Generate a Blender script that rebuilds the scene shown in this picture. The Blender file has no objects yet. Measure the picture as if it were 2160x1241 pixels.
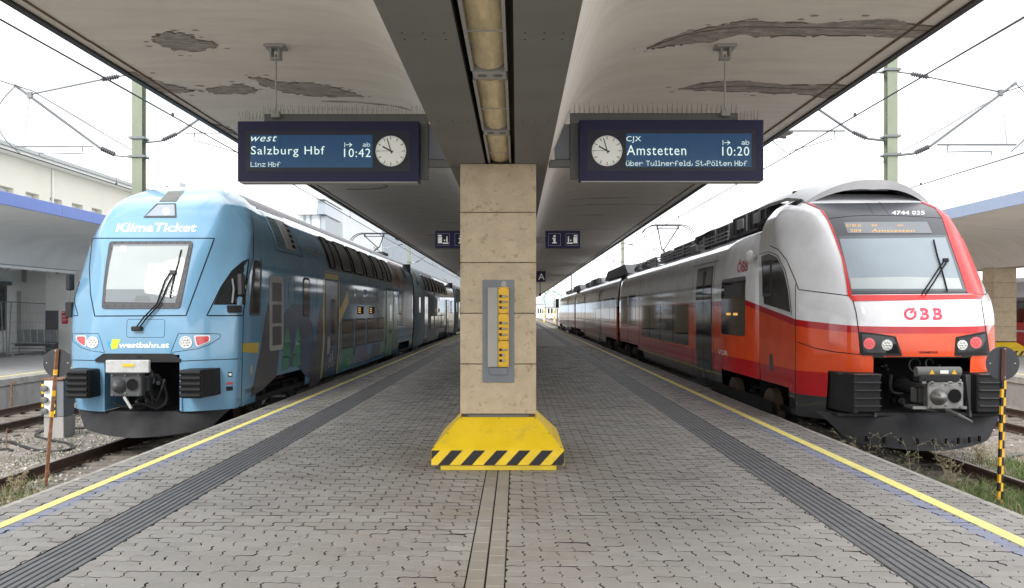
import bpy, bmesh, math, random
import numpy as np
from mathutils import Vector, Matrix
from mathutils.bvhtree import BVHTree
from mathutils.geometry import tessellate_polygon
R = random.Random(7)
SC = bpy.context.scene
COL = SC.collection
rad = math.radians

# ---------------------------------------------------------------- camera
H = 1.65                       # eye height above the platform
F = 1850.0                     # focal length in pixels of a 2160 wide picture
cam_d = bpy.data.cameras.new('camera'); cam = bpy.data.objects.new('camera', cam_d); COL.objects.link(cam)
cam.location = (0, 0, H); cam.rotation_euler = (rad(90), 0, 0)
cam_d.sensor_width = 36; cam_d.lens = 36 * F / 2160
cam_d.shift_x = -10 / 2160; cam_d.shift_y = 36.5 / 2160
cam_d.clip_start = 0.05; cam_d.clip_end = 3000
SC.camera = cam

# ---------------------------------------------------------------- sky and sun
SUN_EL, SUN_AZ = 34, 196       # degrees; azimuth clockwise from +Y
w = bpy.data.worlds.new('World'); SC.world = w; w.use_nodes = True
nt = w.node_tree; N = nt.nodes; L = nt.links
bg = N['Background']; bg.inputs['Strength'].default_value = 0.1
sky = N.new('ShaderNodeTexSky'); sky.sky_type = 'NISHITA'; sky.sun_disc = False
sky.sun_elevation = rad(SUN_EL); sky.sun_rotation = rad(SUN_AZ); sky.air_density = 1.2; sky.dust_density = 3
hs = N.new('ShaderNodeHueSaturation'); hs.inputs['Saturation'].default_value = 0.25; hs.inputs['Value'].default_value = 0.55
L.new(sky.outputs[0], hs.inputs['Color'])
tc = N.new('ShaderNodeTexCoord'); mp = N.new('ShaderNodeMapping'); mp.inputs['Scale'].default_value = (1, 1, 2.6)
L.new(tc.outputs['Generated'], mp.inputs['Vector'])
nz = N.new('ShaderNodeTexNoise'); nz.inputs['Scale'].default_value = 2.6; nz.inputs['Detail'].default_value = 5; nz.inputs['Roughness'].default_value = .55
L.new(mp.outputs[0], nz.inputs['Vector'])
cr = N.new('ShaderNodeValToRGB'); cr.color_ramp.elements[0].position = .3; cr.color_ramp.elements[1].position = .7
cr.color_ramp.elements[0].color = (4.4, 4.6, 4.95, 1); cr.color_ramp.elements[1].color = (19.5, 19.6, 19.8, 1)
L.new(nz.outputs['Fac'], cr.inputs['Fac'])
mx = N.new('ShaderNodeMix'); mx.data_type = 'RGBA'; mx.inputs['Factor'].default_value = .82
L.new(hs.outputs[0], mx.inputs['A']); L.new(cr.outputs[0], mx.inputs['B'])
L.new(mx.outputs['Result'], bg.inputs['Color'])
sd = bpy.data.lights.new('sun', 'SUN'); sd.energy = 1.5; sd.angle = rad(18); sd.color = (1, .96, .9)
so = bpy.data.objects.new('sun', sd); COL.objects.link(so)
az, el = rad(SUN_AZ), rad(SUN_EL)
sdir = Vector((math.sin(az) * math.cos(el), math.cos(az) * math.cos(el), math.sin(el)))
so.rotation_euler = sdir.to_track_quat('Z', 'Y').to_euler()
vs = SC.view_settings; vs.view_transform = 'Standard'; vs.look = 'None'; vs.exposure = 0.98; vs.gamma = 1; vs.use_curve_mapping = False
SC.cycles.max_bounces = 8; SC.cycles.diffuse_bounces = 5; SC.cycles.glossy_bounces = 4; SC.cycles.transparent_max_bounces = 8
SC.cycles.use_denoising = True
try: SC.cycles.sample_clamp_indirect = 8
except Exception: pass

# ---------------------------------------------------------------- helpers
def at(px, py, Y):             # photo pixel seen at depth Y
    return Vector(((px - 1090) * Y / F, Y, H - (py - 657) * Y / F))
def ground(px, py, z=0.0):     # photo pixel on a horizontal plane
    Y = F * (H - z) / (py - 657); return Vector(((px - 1090) * Y / F, Y, z))
def pside(px, py, X):          # photo pixel on a vertical plane parallel to the tracks -> (Y, z)
    Y = F * X / (px - 1090); return (Y, H - (py - 657) * Y / F)
def pchip(xs, ys):
    xs = np.array(xs, float); ys = np.array(ys, float)
    h = np.diff(xs); d = np.diff(ys) / h; m = np.zeros(len(xs))
    for i in range(1, len(xs) - 1):
        if d[i-1] * d[i] > 0:
            w1 = 2*h[i] + h[i-1]; w2 = h[i] + 2*h[i-1]; m[i] = (w1 + w2) / (w1/d[i-1] + w2/d[i])
    m[0] = d[0]; m[-1] = d[-1]
    def f(x):
        x = min(max(x, xs[0]), xs[-1]); i = min(max(int(np.searchsorted(xs, x)) - 1, 0), len(h) - 1)
        t = (x - xs[i]) / h[i]; t2 = t*t; t3 = t2*t
        return float((2*t3-3*t2+1)*ys[i] + (t3-2*t2+t)*h[i]*m[i] + (-2*t3+3*t2)*ys[i+1] + (t3-t2)*h[i]*m[i+1])
    return f

def setp(o, label=None, cat=None, group=None, kind=None):
    if label: o['label'] = label
    if cat: o['category'] = cat
    if group: o['group'] = group
    if kind: o['kind'] = kind
    return o
def thing(name, label, cat, loc, group=None):
    o = bpy.data.objects.new(name, None); COL.objects.link(o); o.location = loc; o.empty_display_size = .2
    return setp(o, label, cat, group)
def struct(name, loc=(0, 0, 0)):
    o = bpy.data.objects.new(name, None); COL.objects.link(o); o.location = loc; o['kind'] = 'structure'; return o
def adopt(o, parent):
    o.parent = parent
    # chain of pure translations
    tot = Vector((0, 0, 0)); p = parent
    while p is not None:
        tot += p.location; tot += p.matrix_parent_inverse.to_translation() if p.parent else Vector((0, 0, 0)); p = p.parent
    o.matrix_parent_inverse = Matrix.Translation(-tot)
    return o

class MB:
    def __init__(s): s.v = []; s.f = []; s.m = []
    def add(s, vs, fs, mi=0):
        b = len(s.v); s.v += [tuple(p) for p in vs]; s.f += [tuple(i + b for i in f) for f in fs]; s.m += [mi] * len(fs); return s
    def box(s, x0, x1, y0, y1, z0, z1, mi=0):
        x0, x1 = sorted((x0, x1)); y0, y1 = sorted((y0, y1)); z0, z1 = sorted((z0, z1))
        v = [(x0,y0,z0),(x1,y0,z0),(x1,y1,z0),(x0,y1,z0),(x0,y0,z1),(x1,y0,z1),(x1,y1,z1),(x0,y1,z1)]
        return s.add(v, [(0,3,2,1),(4,5,6,7),(0,1,5,4),(1,2,6,5),(2,3,7,6),(3,0,4,7)], mi)
    def bbox(s, x0, x1, y0, y1, z0, z1, b=.01, mi=0):     # box with chamfered edges
        x0, x1 = sorted((x0, x1)); y0, y1 = sorted((y0, y1)); z0, z1 = sorted((z0, z1))
        bm = bmesh.new(); bmesh.ops.create_cube(bm, size=1)
        for v in bm.verts:
            v.co = Vector(((x0+x1)/2 + v.co.x*(x1-x0), (y0+y1)/2 + v.co.y*(y1-y0), (z0+z1)/2 + v.co.z*(z1-z0)))
        bmesh.ops.bevel(bm, geom=bm.edges[:], offset=b, segments=1, affect='EDGES')
        return s.bm(bm, mi)
    def bm(s, bm, mi=0):
        bm.verts.ensure_lookup_table(); bm.verts.index_update()
        s.add([v.co.copy() for v in bm.verts], [[v.index for v in f.verts] for f in bm.faces], mi); bm.free(); return s
    def cyl(s, a, b, r, r2=None, n=12, cap=True, mi=0):
        a = Vector(a); b = Vector(b); r2 = r if r2 is None else r2
        d = (b - a).normalized(); u = d.orthogonal().normalized(); w_ = d.cross(u)
        vs = []
        for c, q in ((a, r), (b, r2)):
            for i in range(n):
                t = 2*math.pi*i/n; vs.append(c + (u*math.cos(t) + w_*math.sin(t)) * q)
        fs = [(i, (i+1) % n, n + (i+1) % n, n + i) for i in range(n)]
        if cap: fs += [tuple(range(n))[::-1], tuple(range(n, 2*n))]
        return s.add(vs, fs, mi)
    def tube(s, pts, r, n=6, mi=0, cap=True):
        pts = [Vector(p) for p in pts]; vs = []; k = len(pts); up = None
        for i, p in enumerate(pts):
            d = (pts[min(i+1, k-1)] - pts[max(i-1, 0)]).normalized()
            if up is None: up = d.orthogonal().normalized()
            up = (up - d * up.dot(d)); up = up.normalized() if up.length > 1e-6 else d.orthogonal().normalized()
            w_ = d.cross(up); q = r[i] if isinstance(r, (list, tuple)) else r
            for j in range(n):
                t = 2*math.pi*(j+.5)/n; vs.append(p + (up*math.cos(t) + w_*math.sin(t)) * q)
        fs = [(i*n+j, i*n+(j+1) % n, (i+1)*n+(j+1) % n, (i+1)*n+j) for i in range(k-1) for j in range(n)]
        if cap: fs += [tuple(range(n))[::-1], tuple(range((k-1)*n, k*n))]
        return s.add(vs, fs, mi)
    def lathe(s, a, b, prof, n=14, mi=0):   # prof: (t along a->b in metres, radius)
        a = Vector(a); b = Vector(b); d = (b - a).normalized(); u = d.orthogonal().normalized(); w_ = d.cross(u); vs = []
        for t, q in prof:
            for i in range(n):
                g = 2*math.pi*i/n; vs.append(a + d*t + (u*math.cos(g) + w_*math.sin(g)) * q)
        k = len(prof)
        fs = [(i*n+j, i*n+(j+1) % n, (i+1)*n+(j+1) % n, (i+1)*n+j) for i in range(k-1) for j in range(n)]
        fs += [tuple(range(n))[::-1], tuple(range((k-1)*n, k*n))]
        return s.add(vs, fs, mi)
    def prism(s, poly, axis, a, b, mi=0):   # poly in the other two axes (cyclic order), extruded along axis
        def P(p, t):
            return {'x': (t, p[0], p[1]), 'y': (p[0], t, p[1]), 'z': (p[0], p[1], t)}[axis]
        n = len(poly); vs = [P(p, a) for p in poly] + [P(p, b) for p in poly]
        fs = [(i, (i+1) % n, n + (i+1) % n, n + i) for i in range(n)]
        if n <= 4: caps = [tuple(range(n))]
        else: caps = tessellate_polygon([[Vector((p[0], p[1], 0)) for p in poly]])
        fs += [tuple(c)[::-1] for c in caps] + [tuple(n + i for i in c) for c in caps]
        return s.add(vs, fs, mi)
    def build(s, name, mats, parent=None, smooth=False, fix=True, angle=None):
        me = bpy.data.meshes.new(name); me.from_pydata(s.v, [], s.f)
        for m_ in (mats if isinstance(mats, (list, tuple)) else [mats]): me.materials.append(m_)
        if any(s.m): me.polygons.foreach_set('material_index', s.m)
        if fix and len(s.f) < 60000:
            bm = bmesh.new(); bm.from_mesh(me); bmesh.ops.recalc_face_normals(bm, faces=bm.faces); bm.to_mesh(me); bm.free()
        if smooth:
            me.polygons.foreach_set('use_smooth', [True] * len(me.polygons))
            if angle: me.set_sharp_from_angle(angle=rad(angle))
        me.validate(); me.update()
        o = bpy.data.objects.new(name, me); COL.objects.link(o)
        if parent is not None: adopt(o, parent)
        return o

def copy_tree(o, parent=None):
    kids = [c for c in o.children]
    c = o.copy(); COL.objects.link(c); c.parent = parent if parent else None
    for k in kids: copy_tree(k, c)
    return c

def gridpoly(poly, sx, sy):
    """planar polygon (2D) cut along a grid, triangulated; returns bmesh with coordinates (u, v, 0)"""
    bm = bmesh.new()
    vs = [bm.verts.new((p[0], p[1], 0)) for p in poly]
    tris = tessellate_polygon([[Vector((p[0], p[1], 0)) for p in poly]])
    for t in tris:
        try: bm.faces.new([vs[i] for i in t])
        except ValueError: pass
    xs = [p[0] for p in poly]; ys = [p[1] for p in poly]
    for ax, lo, hi, st in ((0, min(xs), max(xs), sx), (1, min(ys), max(ys), sy)):
        if not st: continue
        k = int((hi - lo) / st)
        for i in range(1, k + 1):
            c = lo + (hi - lo) * i / (k + 1)
            co = (c, 0, 0) if ax == 0 else (0, c, 0); no = (1, 0, 0) if ax == 0 else (0, 1, 0)
            bmesh.ops.bisect_plane(bm, geom=bm.verts[:] + bm.edges[:] + bm.faces[:], plane_co=co, plane_no=no, dist=1e-6)
    return bm
def rpoly(pts, r, n=4):        # round a polygon's corners
    out = []; k = len(pts)
    for i in range(k):
        a, b, c = (Vector(pts[i-1][:2]), Vector(pts[i][:2]), Vector(pts[(i+1) % k][:2]))
        q = min(r, (a-b).length*.45, (c-b).length*.45)
        p0 = b + (a-b).normalized()*q; p1 = b + (c-b).normalized()*q
        for j in range(n+1):
            t = j/n; p = p0*(1-t)**2 + b*2*t*(1-t) + p1*t*t; out.append((p.x, p.y))
    return out
def rect(x0, x1, y0, y1, r=0, n=4):
    p = [(x0, y0), (x1, y0), (x1, y1), (x0, y1)]
    return rpoly(p, r, n) if r else p
def circ(x, y, r, n=16, ry=None):
    ry = ry or r
    return [(x + r*math.cos(2*math.pi*i/n), y + ry*math.sin(2*math.pi*i/n)) for i in range(n)]

def mapped(bm, fn, name, mats, parent, depth=0.0, smooth=True):
    """vertices (u,v) -> fn -> (point, normal); rim pushed inward by depth so the sheet has thickness"""
    pts = []
    bm.verts.ensure_lookup_table(); bm.verts.index_update()
    nrm = []
    for v in bm.verts:
        p, n_ = fn(v.co.x, v.co.y); pts.append(p); nrm.append(n_)
    fs = [[v.index for v in f.verts] for f in bm.faces]
    bnd = [(e.verts[0].index, e.verts[1].index) for e in bm.edges if len(e.link_faces) == 1]
    o = MB(); o.add(pts, fs)
    if depth:
        idx = {}
        for a, b in bnd:
            for i in (a, b):
                if i not in idx: idx[i] = len(o.v); o.v.append(tuple(pts[i])); o.v.append(tuple(pts[i] - nrm[i]*depth))
            o.f.append((idx[a], idx[b], idx[b]+1, idx[a]+1)); o.m.append(0)
    for f in range(len(fs)): pass
    bm.free()
    # orient faces along the normal
    me = bpy.data.meshes.new(name); me.from_pydata(o.v, [], o.f)
    for m_ in (mats if isinstance(mats, (list, tuple)) else [mats]): me.materials.append(m_)
    b2 = bmesh.new(); b2.from_mesh(me); b2.faces.ensure_lookup_table()
    for i, f in enumerate(fs):
        n_ = nrm[f[0]]; fc = b2.faces[i]; fc.normal_update()
        if fc.normal.dot(n_) < 0: fc.normal_flip()
        fc.smooth = smooth
    b2.to_mesh(me); b2.free(); me.update()
    ob = bpy.data.objects.new(name, me); COL.objects.link(ob)
    if parent is not None: adopt(ob, parent)
    return ob

def camray(bvh, eps, Yd):
    """a photo pixel is carried onto the body shell it shows; (point, outward normal)"""
    o = Vector((0, 0, H))
    def fn(u, v):
        d = Vector(((u-1090)/F, 1, (657-v)/F)).normalized()
        h = bvh.ray_cast(o, d)
        if h[0] is None:
            for q in range(1, 40):       # beyond the outline: slide towards the middle of the face
                d = Vector(((u+(Yd-u)*q*.012-1090)/F, 1, (657-(v+(560-v)*q*.012))/F)).normalized(); h = bvh.ray_cast(o, d)
                if h[0] is not None: break
        p, n_ = h[0], h[1]
        if n_.dot(d) > 0: n_ = -n_
        return p + n_*eps, n_
    return fn
def text_bm(s, shear=0.0, bold=0.0, spacing=1.0):
    c = bpy.data.curves.new('lettering', 'FONT'); c.body = s; c.size = 1; c.shear = shear; c.offset = bold; c.space_character = spacing; c.resolution_u = 3
    o = bpy.data.objects.new('lettering', c); COL.objects.link(o)
    dg = bpy.context.evaluated_depsgraph_get()
    me = bpy.data.meshes.new_from_object(o.evaluated_get(dg))
    bm = bmesh.new(); bm.from_mesh(me)
    bpy.data.objects.remove(o); bpy.data.curves.remove(c); bpy.data.meshes.remove(me)
    bmesh.ops.triangulate(bm, faces=bm.faces[:])
    xs = [v.co.x for v in bm.verts]; ys = [v.co.y for v in bm.verts]
    return bm, min(xs), max(xs), min(ys), max(ys)
def text_fit(s, x0, x1, yb, yt, **k):      # text stretched into a rectangle (yb bottom, yt top)
    bm, a, b, c, d = text_bm(s, **k)
    for v in bm.verts:
        v.co = Vector((x0 + (v.co.x-a)/(b-a)*(x1-x0), yb + (v.co.y-c)/(d-c)*(yt-yb), 0))
    return bm

# ---------------------------------------------------------------- materials
def mat(name, col, rough=.6, metal=0., coat=0., var=.0, vscale=3., bump=0., bscale=40., emit=None, estr=0., rvar=0., spec=.5, obj=True, alpha=None, island=0., dirt=None, stretch=None):
    m = bpy.data.materials.new(name); m.use_nodes = True; T = m.node_tree; n = T.nodes; l = T.links; b = n['Principled BSDF']
    b.inputs['Base Color'].default_value = (*col, 1); b.inputs['Roughness'].default_value = rough; b.inputs['Metallic'].default_value = metal
    b.inputs['Coat Weight'].default_value = coat; b.inputs['Coat Roughness'].default_value = .04; b.inputs['Specular IOR Level'].default_value = spec
    if alpha is not None: b.inputs['Alpha'].default_value = alpha
    if emit: b.inputs['Emission Color'].default_value = (*emit, 1); b.inputs['Emission Strength'].default_value = estr
    t = n.new('ShaderNodeTexCoord'); src = t.outputs['Object']
    if stretch:
        q = n.new('ShaderNodeMapping'); q.inputs['Scale'].default_value = stretch; l.new(src, q.inputs['Vector']); src = q.outputs[0]
    last = None
    if var or rvar:
        z = n.new('ShaderNodeTexNoise'); z.inputs['Scale'].default_value = vscale; z.inputs['Detail'].default_value = 6; z.inputs['Roughness'].default_value = .62; l.new(src, z.inputs['Vector'])
        if var:
            r_ = n.new('ShaderNodeMapRange'); r_.inputs[1].default_value = .3; r_.inputs[2].default_value = .7; r_.inputs[3].default_value = 1-var; r_.inputs[4].default_value = 1+var
            l.new(z.outputs['Fac'], r_.inputs[0])
            x = n.new('ShaderNodeVectorMath'); x.operation = 'SCALE'; x.inputs[0].default_value = col; l.new(r_.outputs[0], x.inputs['Scale']); last = x.outputs[0]
        if rvar:
            r2 = n.new('ShaderNodeMapRange'); r2.inputs[1].default_value = .3; r2.inputs[2].default_value = .7; r2.inputs[3].default_value = max(.02, rough-rvar); r2.inputs[4].default_value = rough+rvar
            l.new(z.outputs['Fac'], r2.inputs[0]); l.new(r2.outputs[0], b.inputs['Roughness'])
    if island:
        g = n.new('ShaderNodeNewGeometry'); oi = n.new('ShaderNodeObjectInfo'); ad = n.new('ShaderNodeMath'); ad.operation = 'ADD'
        l.new(g.outputs['Random Per Island'], ad.inputs[0]); l.new(oi.outputs['Random'], ad.inputs[1])
        fr = n.new('ShaderNodeMath'); fr.operation = 'FRACT'; l.new(ad.outputs[0], fr.inputs[0])
        r3 = n.new('ShaderNodeMapRange'); r3.inputs[3].default_value = 1-island; r3.inputs[4].default_value = 1+island; l.new(fr.outputs[0], r3.inputs[0])
        x = n.new('ShaderNodeVectorMath'); x.operation = 'SCALE'
        if last is not None: l.new(last, x.inputs[0])
        else: x.inputs[0].default_value = col
        l.new(r3.outputs[0], x.inputs['Scale']); last = x.outputs[0]
    if dirt:      # (colour, amount, scale, lo, hi) : blotches of another colour
        z = n.new('ShaderNodeTexNoise'); z.inputs['Scale'].default_value = dirt[2]; z.inputs['Detail'].default_value = 7; z.inputs['Roughness'].default_value = .68; l.new(src, z.inputs['Vector'])
        r_ = n.new('ShaderNodeMapRange'); r_.inputs[1].default_value = dirt[3]; r_.inputs[2].default_value = dirt[4]; r_.inputs[4].default_value = dirt[1]; l.new(z.outputs['Fac'], r_.inputs[0])
        x = n.new('ShaderNodeMix'); x.data_type = 'RGBA'; l.new(r_.outputs[0], x.inputs['Factor'])
        if last is not None: l.new(last, x.inputs['A'])
        else: x.inputs['A'].default_value = (*col, 1)
        x.inputs['B'].default_value = (*dirt[0], 1); last = x.outputs['Result']
    if last is not None: l.new(last, b.inputs['Base Color'])
    if bump:
        z = n.new('ShaderNodeTexNoise'); z.inputs['Scale'].default_value = bscale; z.inputs['Detail'].default_value = 4; l.new(src, z.inputs['Vector'])
        q = n.new('ShaderNodeBump'); q.inputs['Strength'].default_value = bump; q.inputs['Distance'].default_value = .01; l.new(z.outputs['Fac'], q.inputs['Height']); l.new(q.outputs[0], b.inputs['Normal'])
    return m
M = {}
def D(k, *a, **kw): M[k] = mat(k, *a, **kw)
D('paver', (.285, .277, .265), .6, var=.12, vscale=1.1, bump=.8, bscale=160, island=.09, dirt=((.185, .172, .155), .6, 1.3, .45, .72), rvar=.12)
D('paver_channel', (.25, .235, .21), .62, var=.15, vscale=2, bump=.5, bscale=120, island=.12)
D('joint_sand', (.012, .011, .010), .95)
D('tactile', (.105, .11, .12), .5, var=.15, vscale=3, bump=.4, bscale=150, island=.1, dirt=((.17, .165, .155), .5, 6, .5, .7))
D('groove', (.015, .015, .018), .9)
D('kerb', (.36, .35, .32), .8, var=.2, vscale=4, bump=.8, bscale=60, dirt=((.15, .13, .1), .7, 5, .48, .7))
D('wall_concrete', (.33, .32, .30), .9, var=.2, vscale=1.4, bump=.6, bscale=30, dirt=((.12, .1, .08), .6, 2.5, .5, .75), stretch=(1, 1, .5))
D('yellow_line', (.82, .73, .22), .6, var=.12, vscale=6, dirt=((.35, .32, .25), .55, 14, .55, .72))
D('blue_paint', (.17, .21, .36), .6, var=.12, vscale=9, island=.1, dirt=((.24, .235, .23), .9, 5, .42, .62), bump=.4, bscale=140)
D('soffit', (.76, .725, .665), .85, var=.09, vscale=2.2, bump=.5, bscale=10, dirt=((.52, .48, .42), .5, 1.1, .55, .8), stretch=(.45, 1.6, 1))
D('patch', (.40, .38, .345), .95, var=.3, vscale=9, bump=1.5, bscale=30, dirt=((.22, .205, .18), .8, 12, .46, .62), stretch=(.6, 1.6, 1))
D('crack', (.14, .125, .105), .95)
D('rust_line', (.16, .10, .06), .9, var=.4, vscale=5)
D('beam', (.185, .185, .178), .7, var=.08, vscale=1.5, bump=.2, bscale=30)
D('beam_side', (.42, .39, .345), .85, var=.08, vscale=1.5, bump=.3, bscale=18)
D('fascia', (.03, .032, .036), .6)
D('fascia_face', (.20, .21, .23), .5)
D('diffuser', (.66, .55, .32), .35, var=.25, vscale=5, bump=.3, bscale=14, stretch=(3, .5, 1), dirt=((.25, .18, .08), .6, 6, .5, .75), coat=.3)
D('lamp_metal', (.33, .33, .32), .5, var=.15)
D('black', (.006, .006, .007), .8, spec=.2)
D('rubber', (.014, .0145, .017), .6, spec=.35, var=.25, vscale=6, bump=.2, bscale=60)
D('dark_gear', (.02, .021, .023), .55, metal=.3, var=.4, vscale=9, bump=.6, bscale=30)
D('stone', (.52, .425, .295), .7, var=.14, vscale=6, bump=.9, bscale=60, dirt=((.24, .17, .10), .8, 17, .56, .70), island=.07)
D('stone_joint', (.07, .055, .04), .9)
D('yellow', (.76, .52, .012), .45, var=.08, vscale=3, coat=.1, rvar=.15, dirt=((.42, .31, .07), .7, 5, .54, .74), bump=.15, bscale=25)
D('stripe_black', (.010, .010, .011), .45)
D('yellow_dark', (.60, .44, .02), .5, var=.15)
D('plate_grey', (.17, .185, .205), .45, metal=.2, var=.1)
D('cover_beige', (.36, .35, .315), .5, var=.06)
D('panel_yellow', (.72, .42, .012), .4, var=.1, vscale=8)
D('lock_metal', (.30, .28, .24), .35, metal=.8)
D('board_blue', (.007, .006, .045), .35, spec=.3)
D('board_bezel', (.014, .016, .028), .3, spec=.3)
D('lcd', (.012, .045, .105), .22, emit=(.02, .085, .20), estr=.16, spec=.3, var=.06)
D('lcd_text', (.5, .6, .6), .5, emit=(.55, .72, .68), estr=.42)
D('clock_face', (.75, .76, .72), .4, emit=(.8, .85, .75), estr=.05)
D('clock_hand', (.01, .01, .012), .4)
D('frame_grey', (.12, .125, .12), .55, var=.1)
D('frame_light', (.34, .34, .32), .5, var=.1)
D('steel', (.26, .27, .28), .45, metal=.7, var=.2)
D('mast', (.21, .24, .175), .6, var=.14, vscale=2, dirt=((.2, .22, .2), .5, 4, .5, .7))
D('wire', (.03, .03, .033), .6)
D('insulator', (.085, .082, .092), .35, var=.2)
D('galv', (.17, .18, .185), .4, metal=.6, var=.15)
D('rail', (.085, .055, .042), .7, metal=.3, var=.3, vscale=6, bump=.4, bscale=50)
D('rail_top', (.36, .33, .31), .3, metal=.8, var=.2)
D('sleeper', (.17, .15, .13), .9, var=.3, vscale=5, bump=.6, bscale=40)
D('ballast', (.25, .225, .20), .95, var=.35, vscale=9, bump=1., bscale=22, dirt=((.12, .095, .07), .75, 2.2, .45, .7))
D('stones', (.36, .34, .31), .9, island=.45, var=.15)
D('dark_soil', (.045, .04, .035), .95, var=.4)
D('kiss_blue', (.15, .315, .475), .16, coat=.5, var=.05, vscale=1.2, dirt=((.17, .29, .38), .45, 2.2, .48, .75), stretch=(1, 1, .4))
D('kiss_side', (.14, .30, .44), .06, spec=.5, var=.10, vscale=.7, dirt=((.10, .16, .2), .5, 1.1, .45, .7))
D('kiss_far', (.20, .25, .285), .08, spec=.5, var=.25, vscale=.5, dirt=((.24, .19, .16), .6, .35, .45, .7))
D('kiss_roof', (.27, .27, .29), .55, var=.12, vscale=2)
D('kiss_dark_blue', (.045, .09, .16), .22, coat=.1)
D('kiss_charcoal', (.075, .075, .088), .25, coat=.1)
D('kiss_green', (.06, .25, .15), .25, coat=.1)
D('kiss_pale_green', (.16, .30, .22), .25, coat=.1)
D('kiss_red', (.30, .07, .06), .25, coat=.1)
D('kiss_yellow', (.62, .45, .03), .3, coat=.6)
D('kiss_violet', (.17, .16, .28), .25, coat=.1)
D('seam', (.008, .009, .012), .8, spec=.2)
D('white_paint', (.78, .79, .79), .35, coat=.3)
D('lime', (.52, .72, .03), .4); D('cyan', (.02, .30, .62), .4)
D('glass_dark', (.012, .014, .016), .05, spec=.5, var=.3, vscale=.8)
D('glass_warm', (.05, .044, .038), .07, spec=.5, var=.5, vscale=1.3)
D('glass_clear', (.25, .30, .33), .04, coat=.6, alpha=.25)
D('blind', (.50, .54, .54), .5, var=.04)  # pale tone of the blue train's blind, sky reflection painted in
D('blind_grey', (.26, .31, .36), .3, var=.05, coat=.4)  # pale glass tone; stands for reflected sky on the red train's windscreen
D('dash', (.20, .22, .235), .6)
D('gasket', (.05, .052, .06), .55, var=.2)
D('lens_red', (.50, .05, .06), .2, coat=1., var=.4, vscale=60)
D('lens_white', (.55, .55, .52), .15, coat=1., var=.45, vscale=50)
D('lens_red_on', (.55, .04, .05), .2, coat=1., emit=(1, .08, .08), estr=.12, var=.4, vscale=70)
D('chrome', (.55, .55, .55), .2, metal=1)
D('amber_led', (.3, .16, .03), .5, emit=(1, .55, .15), estr=.35)
D('obb_red', (.60, .025, .025), .3, coat=.1, var=.04)
D('obb_logo', (.55, .05, .10), .3)
D('obb_white', (.74, .75, .78), .24, coat=.6, var=.04)
D('obb_mask', (.05, .053, .062), .35, coat=.1, var=.1)
D('hood_grey', (.36, .37, .39), .4, var=.12)
D('cover_plate', (.42, .43, .43), .5, var=.15, vscale=8, dirt=((.2, .2, .2), .5, 9, .5, .7))
D('obb_grey', (.06, .063, .068), .45, var=.1)
D('roof_gear', (.055, .058, .062), .55, var=.35, vscale=2.5, bump=.3)
D('roof_gear_light', (.30, .31, .33), .5, var=.2)
D('plow', (.02, .0205, .023), .6, var=.4, vscale=3, spec=.35)
D('coupler', (.25, .25, .245), .38, metal=.75, var=.3, vscale=12, bump=.3)
D('render_white', (.76, .755, .73), .85, var=.06, vscale=.8, bump=.15, dirt=((.42, .40, .36), .5, .8, .5, .8))
D('render_cream', (.70, .68, .60), .85, var=.05, vscale=.5, dirt=((.52, .49, .42), .45, .5, .5, .8))
D('grey_wall', (.78, .79, .80), .85, var=.07, vscale=.8)
D('paint_dark_grey', (.12, .12, .13), .6, var=.1)
D('blue_fascia', (.14, .22, .56), .45, var=.05)
D('blue_fascia_pale', (.30, .38, .53), .45, var=.05)
D('sheet_roof', (.40, .42, .42), .45, metal=.3, var=.1)
D('window_white', (.72, .73, .74), .5)
D('window_glass', (.03, .035, .04), .06, coat=1.)
D('asphalt', (.34, .34, .335), .9, var=.15, vscale=3)
D('red_sign', (.62, .02, .035), .4)
D('rusty', (.20, .095, .05), .85, var=.45, vscale=14, bump=.6, bscale=80)
D('disc_dark', (.028, .03, .036), .5, var=.12, vscale=6)
D('amber_paint', (.72, .40, .02), .5, var=.15, vscale=12)
D('hose', (.022, .022, .024), .45)
D('grass', (.085, .14, .03), .7, island=.4); D('dry', (.32, .27, .17), .8, island=.35)
D('moss', (.085, .10, .045), .9, var=.4, vscale=8, bump=1)
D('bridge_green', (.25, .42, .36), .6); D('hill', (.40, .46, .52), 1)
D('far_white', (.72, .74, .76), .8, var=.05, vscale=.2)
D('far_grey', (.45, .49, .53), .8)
D('hivis', (.55, .75, .05), .6)
D('fence_wire', (.20, .20, .20), .5, metal=.6)
# ================================================================ PLATFORM
XL, XR = -4.37, 4.10           # platform edges
ZG = -0.74                     # ground between the tracks
Y0, Y1 = 3.6, 190.0
plat = struct('platform', (0, 4, 0))
MB().box(XL+.03, XR-.03, Y0, Y1, ZG-.3, -.016).build('platform_slab', M['joint_sand'], plat)
for x0, x1, nm in ((XL, XL+.075, 'edge_kerb'), (XR-.075, XR, 'edge_kerb')):
    y = Y0
    while y < 60:
        MB().bbox(x0, x1, y+.004, y+.996, -.20, R.uniform(-.002, .001), .008).build(nm, M['kerb'], plat); y += 1.0
    MB().box(x0, x1, 60, Y1, -.20, 0).build(nm, M['kerb'], plat)
for x0, x1 in ((XL+.004, XL+.03), (XR-.03, XR-.004)):
    MB().box(x0, x1, Y0, Y1, ZG-.3, -.20).build('platform_side', M['wall_concrete'], plat)

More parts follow.
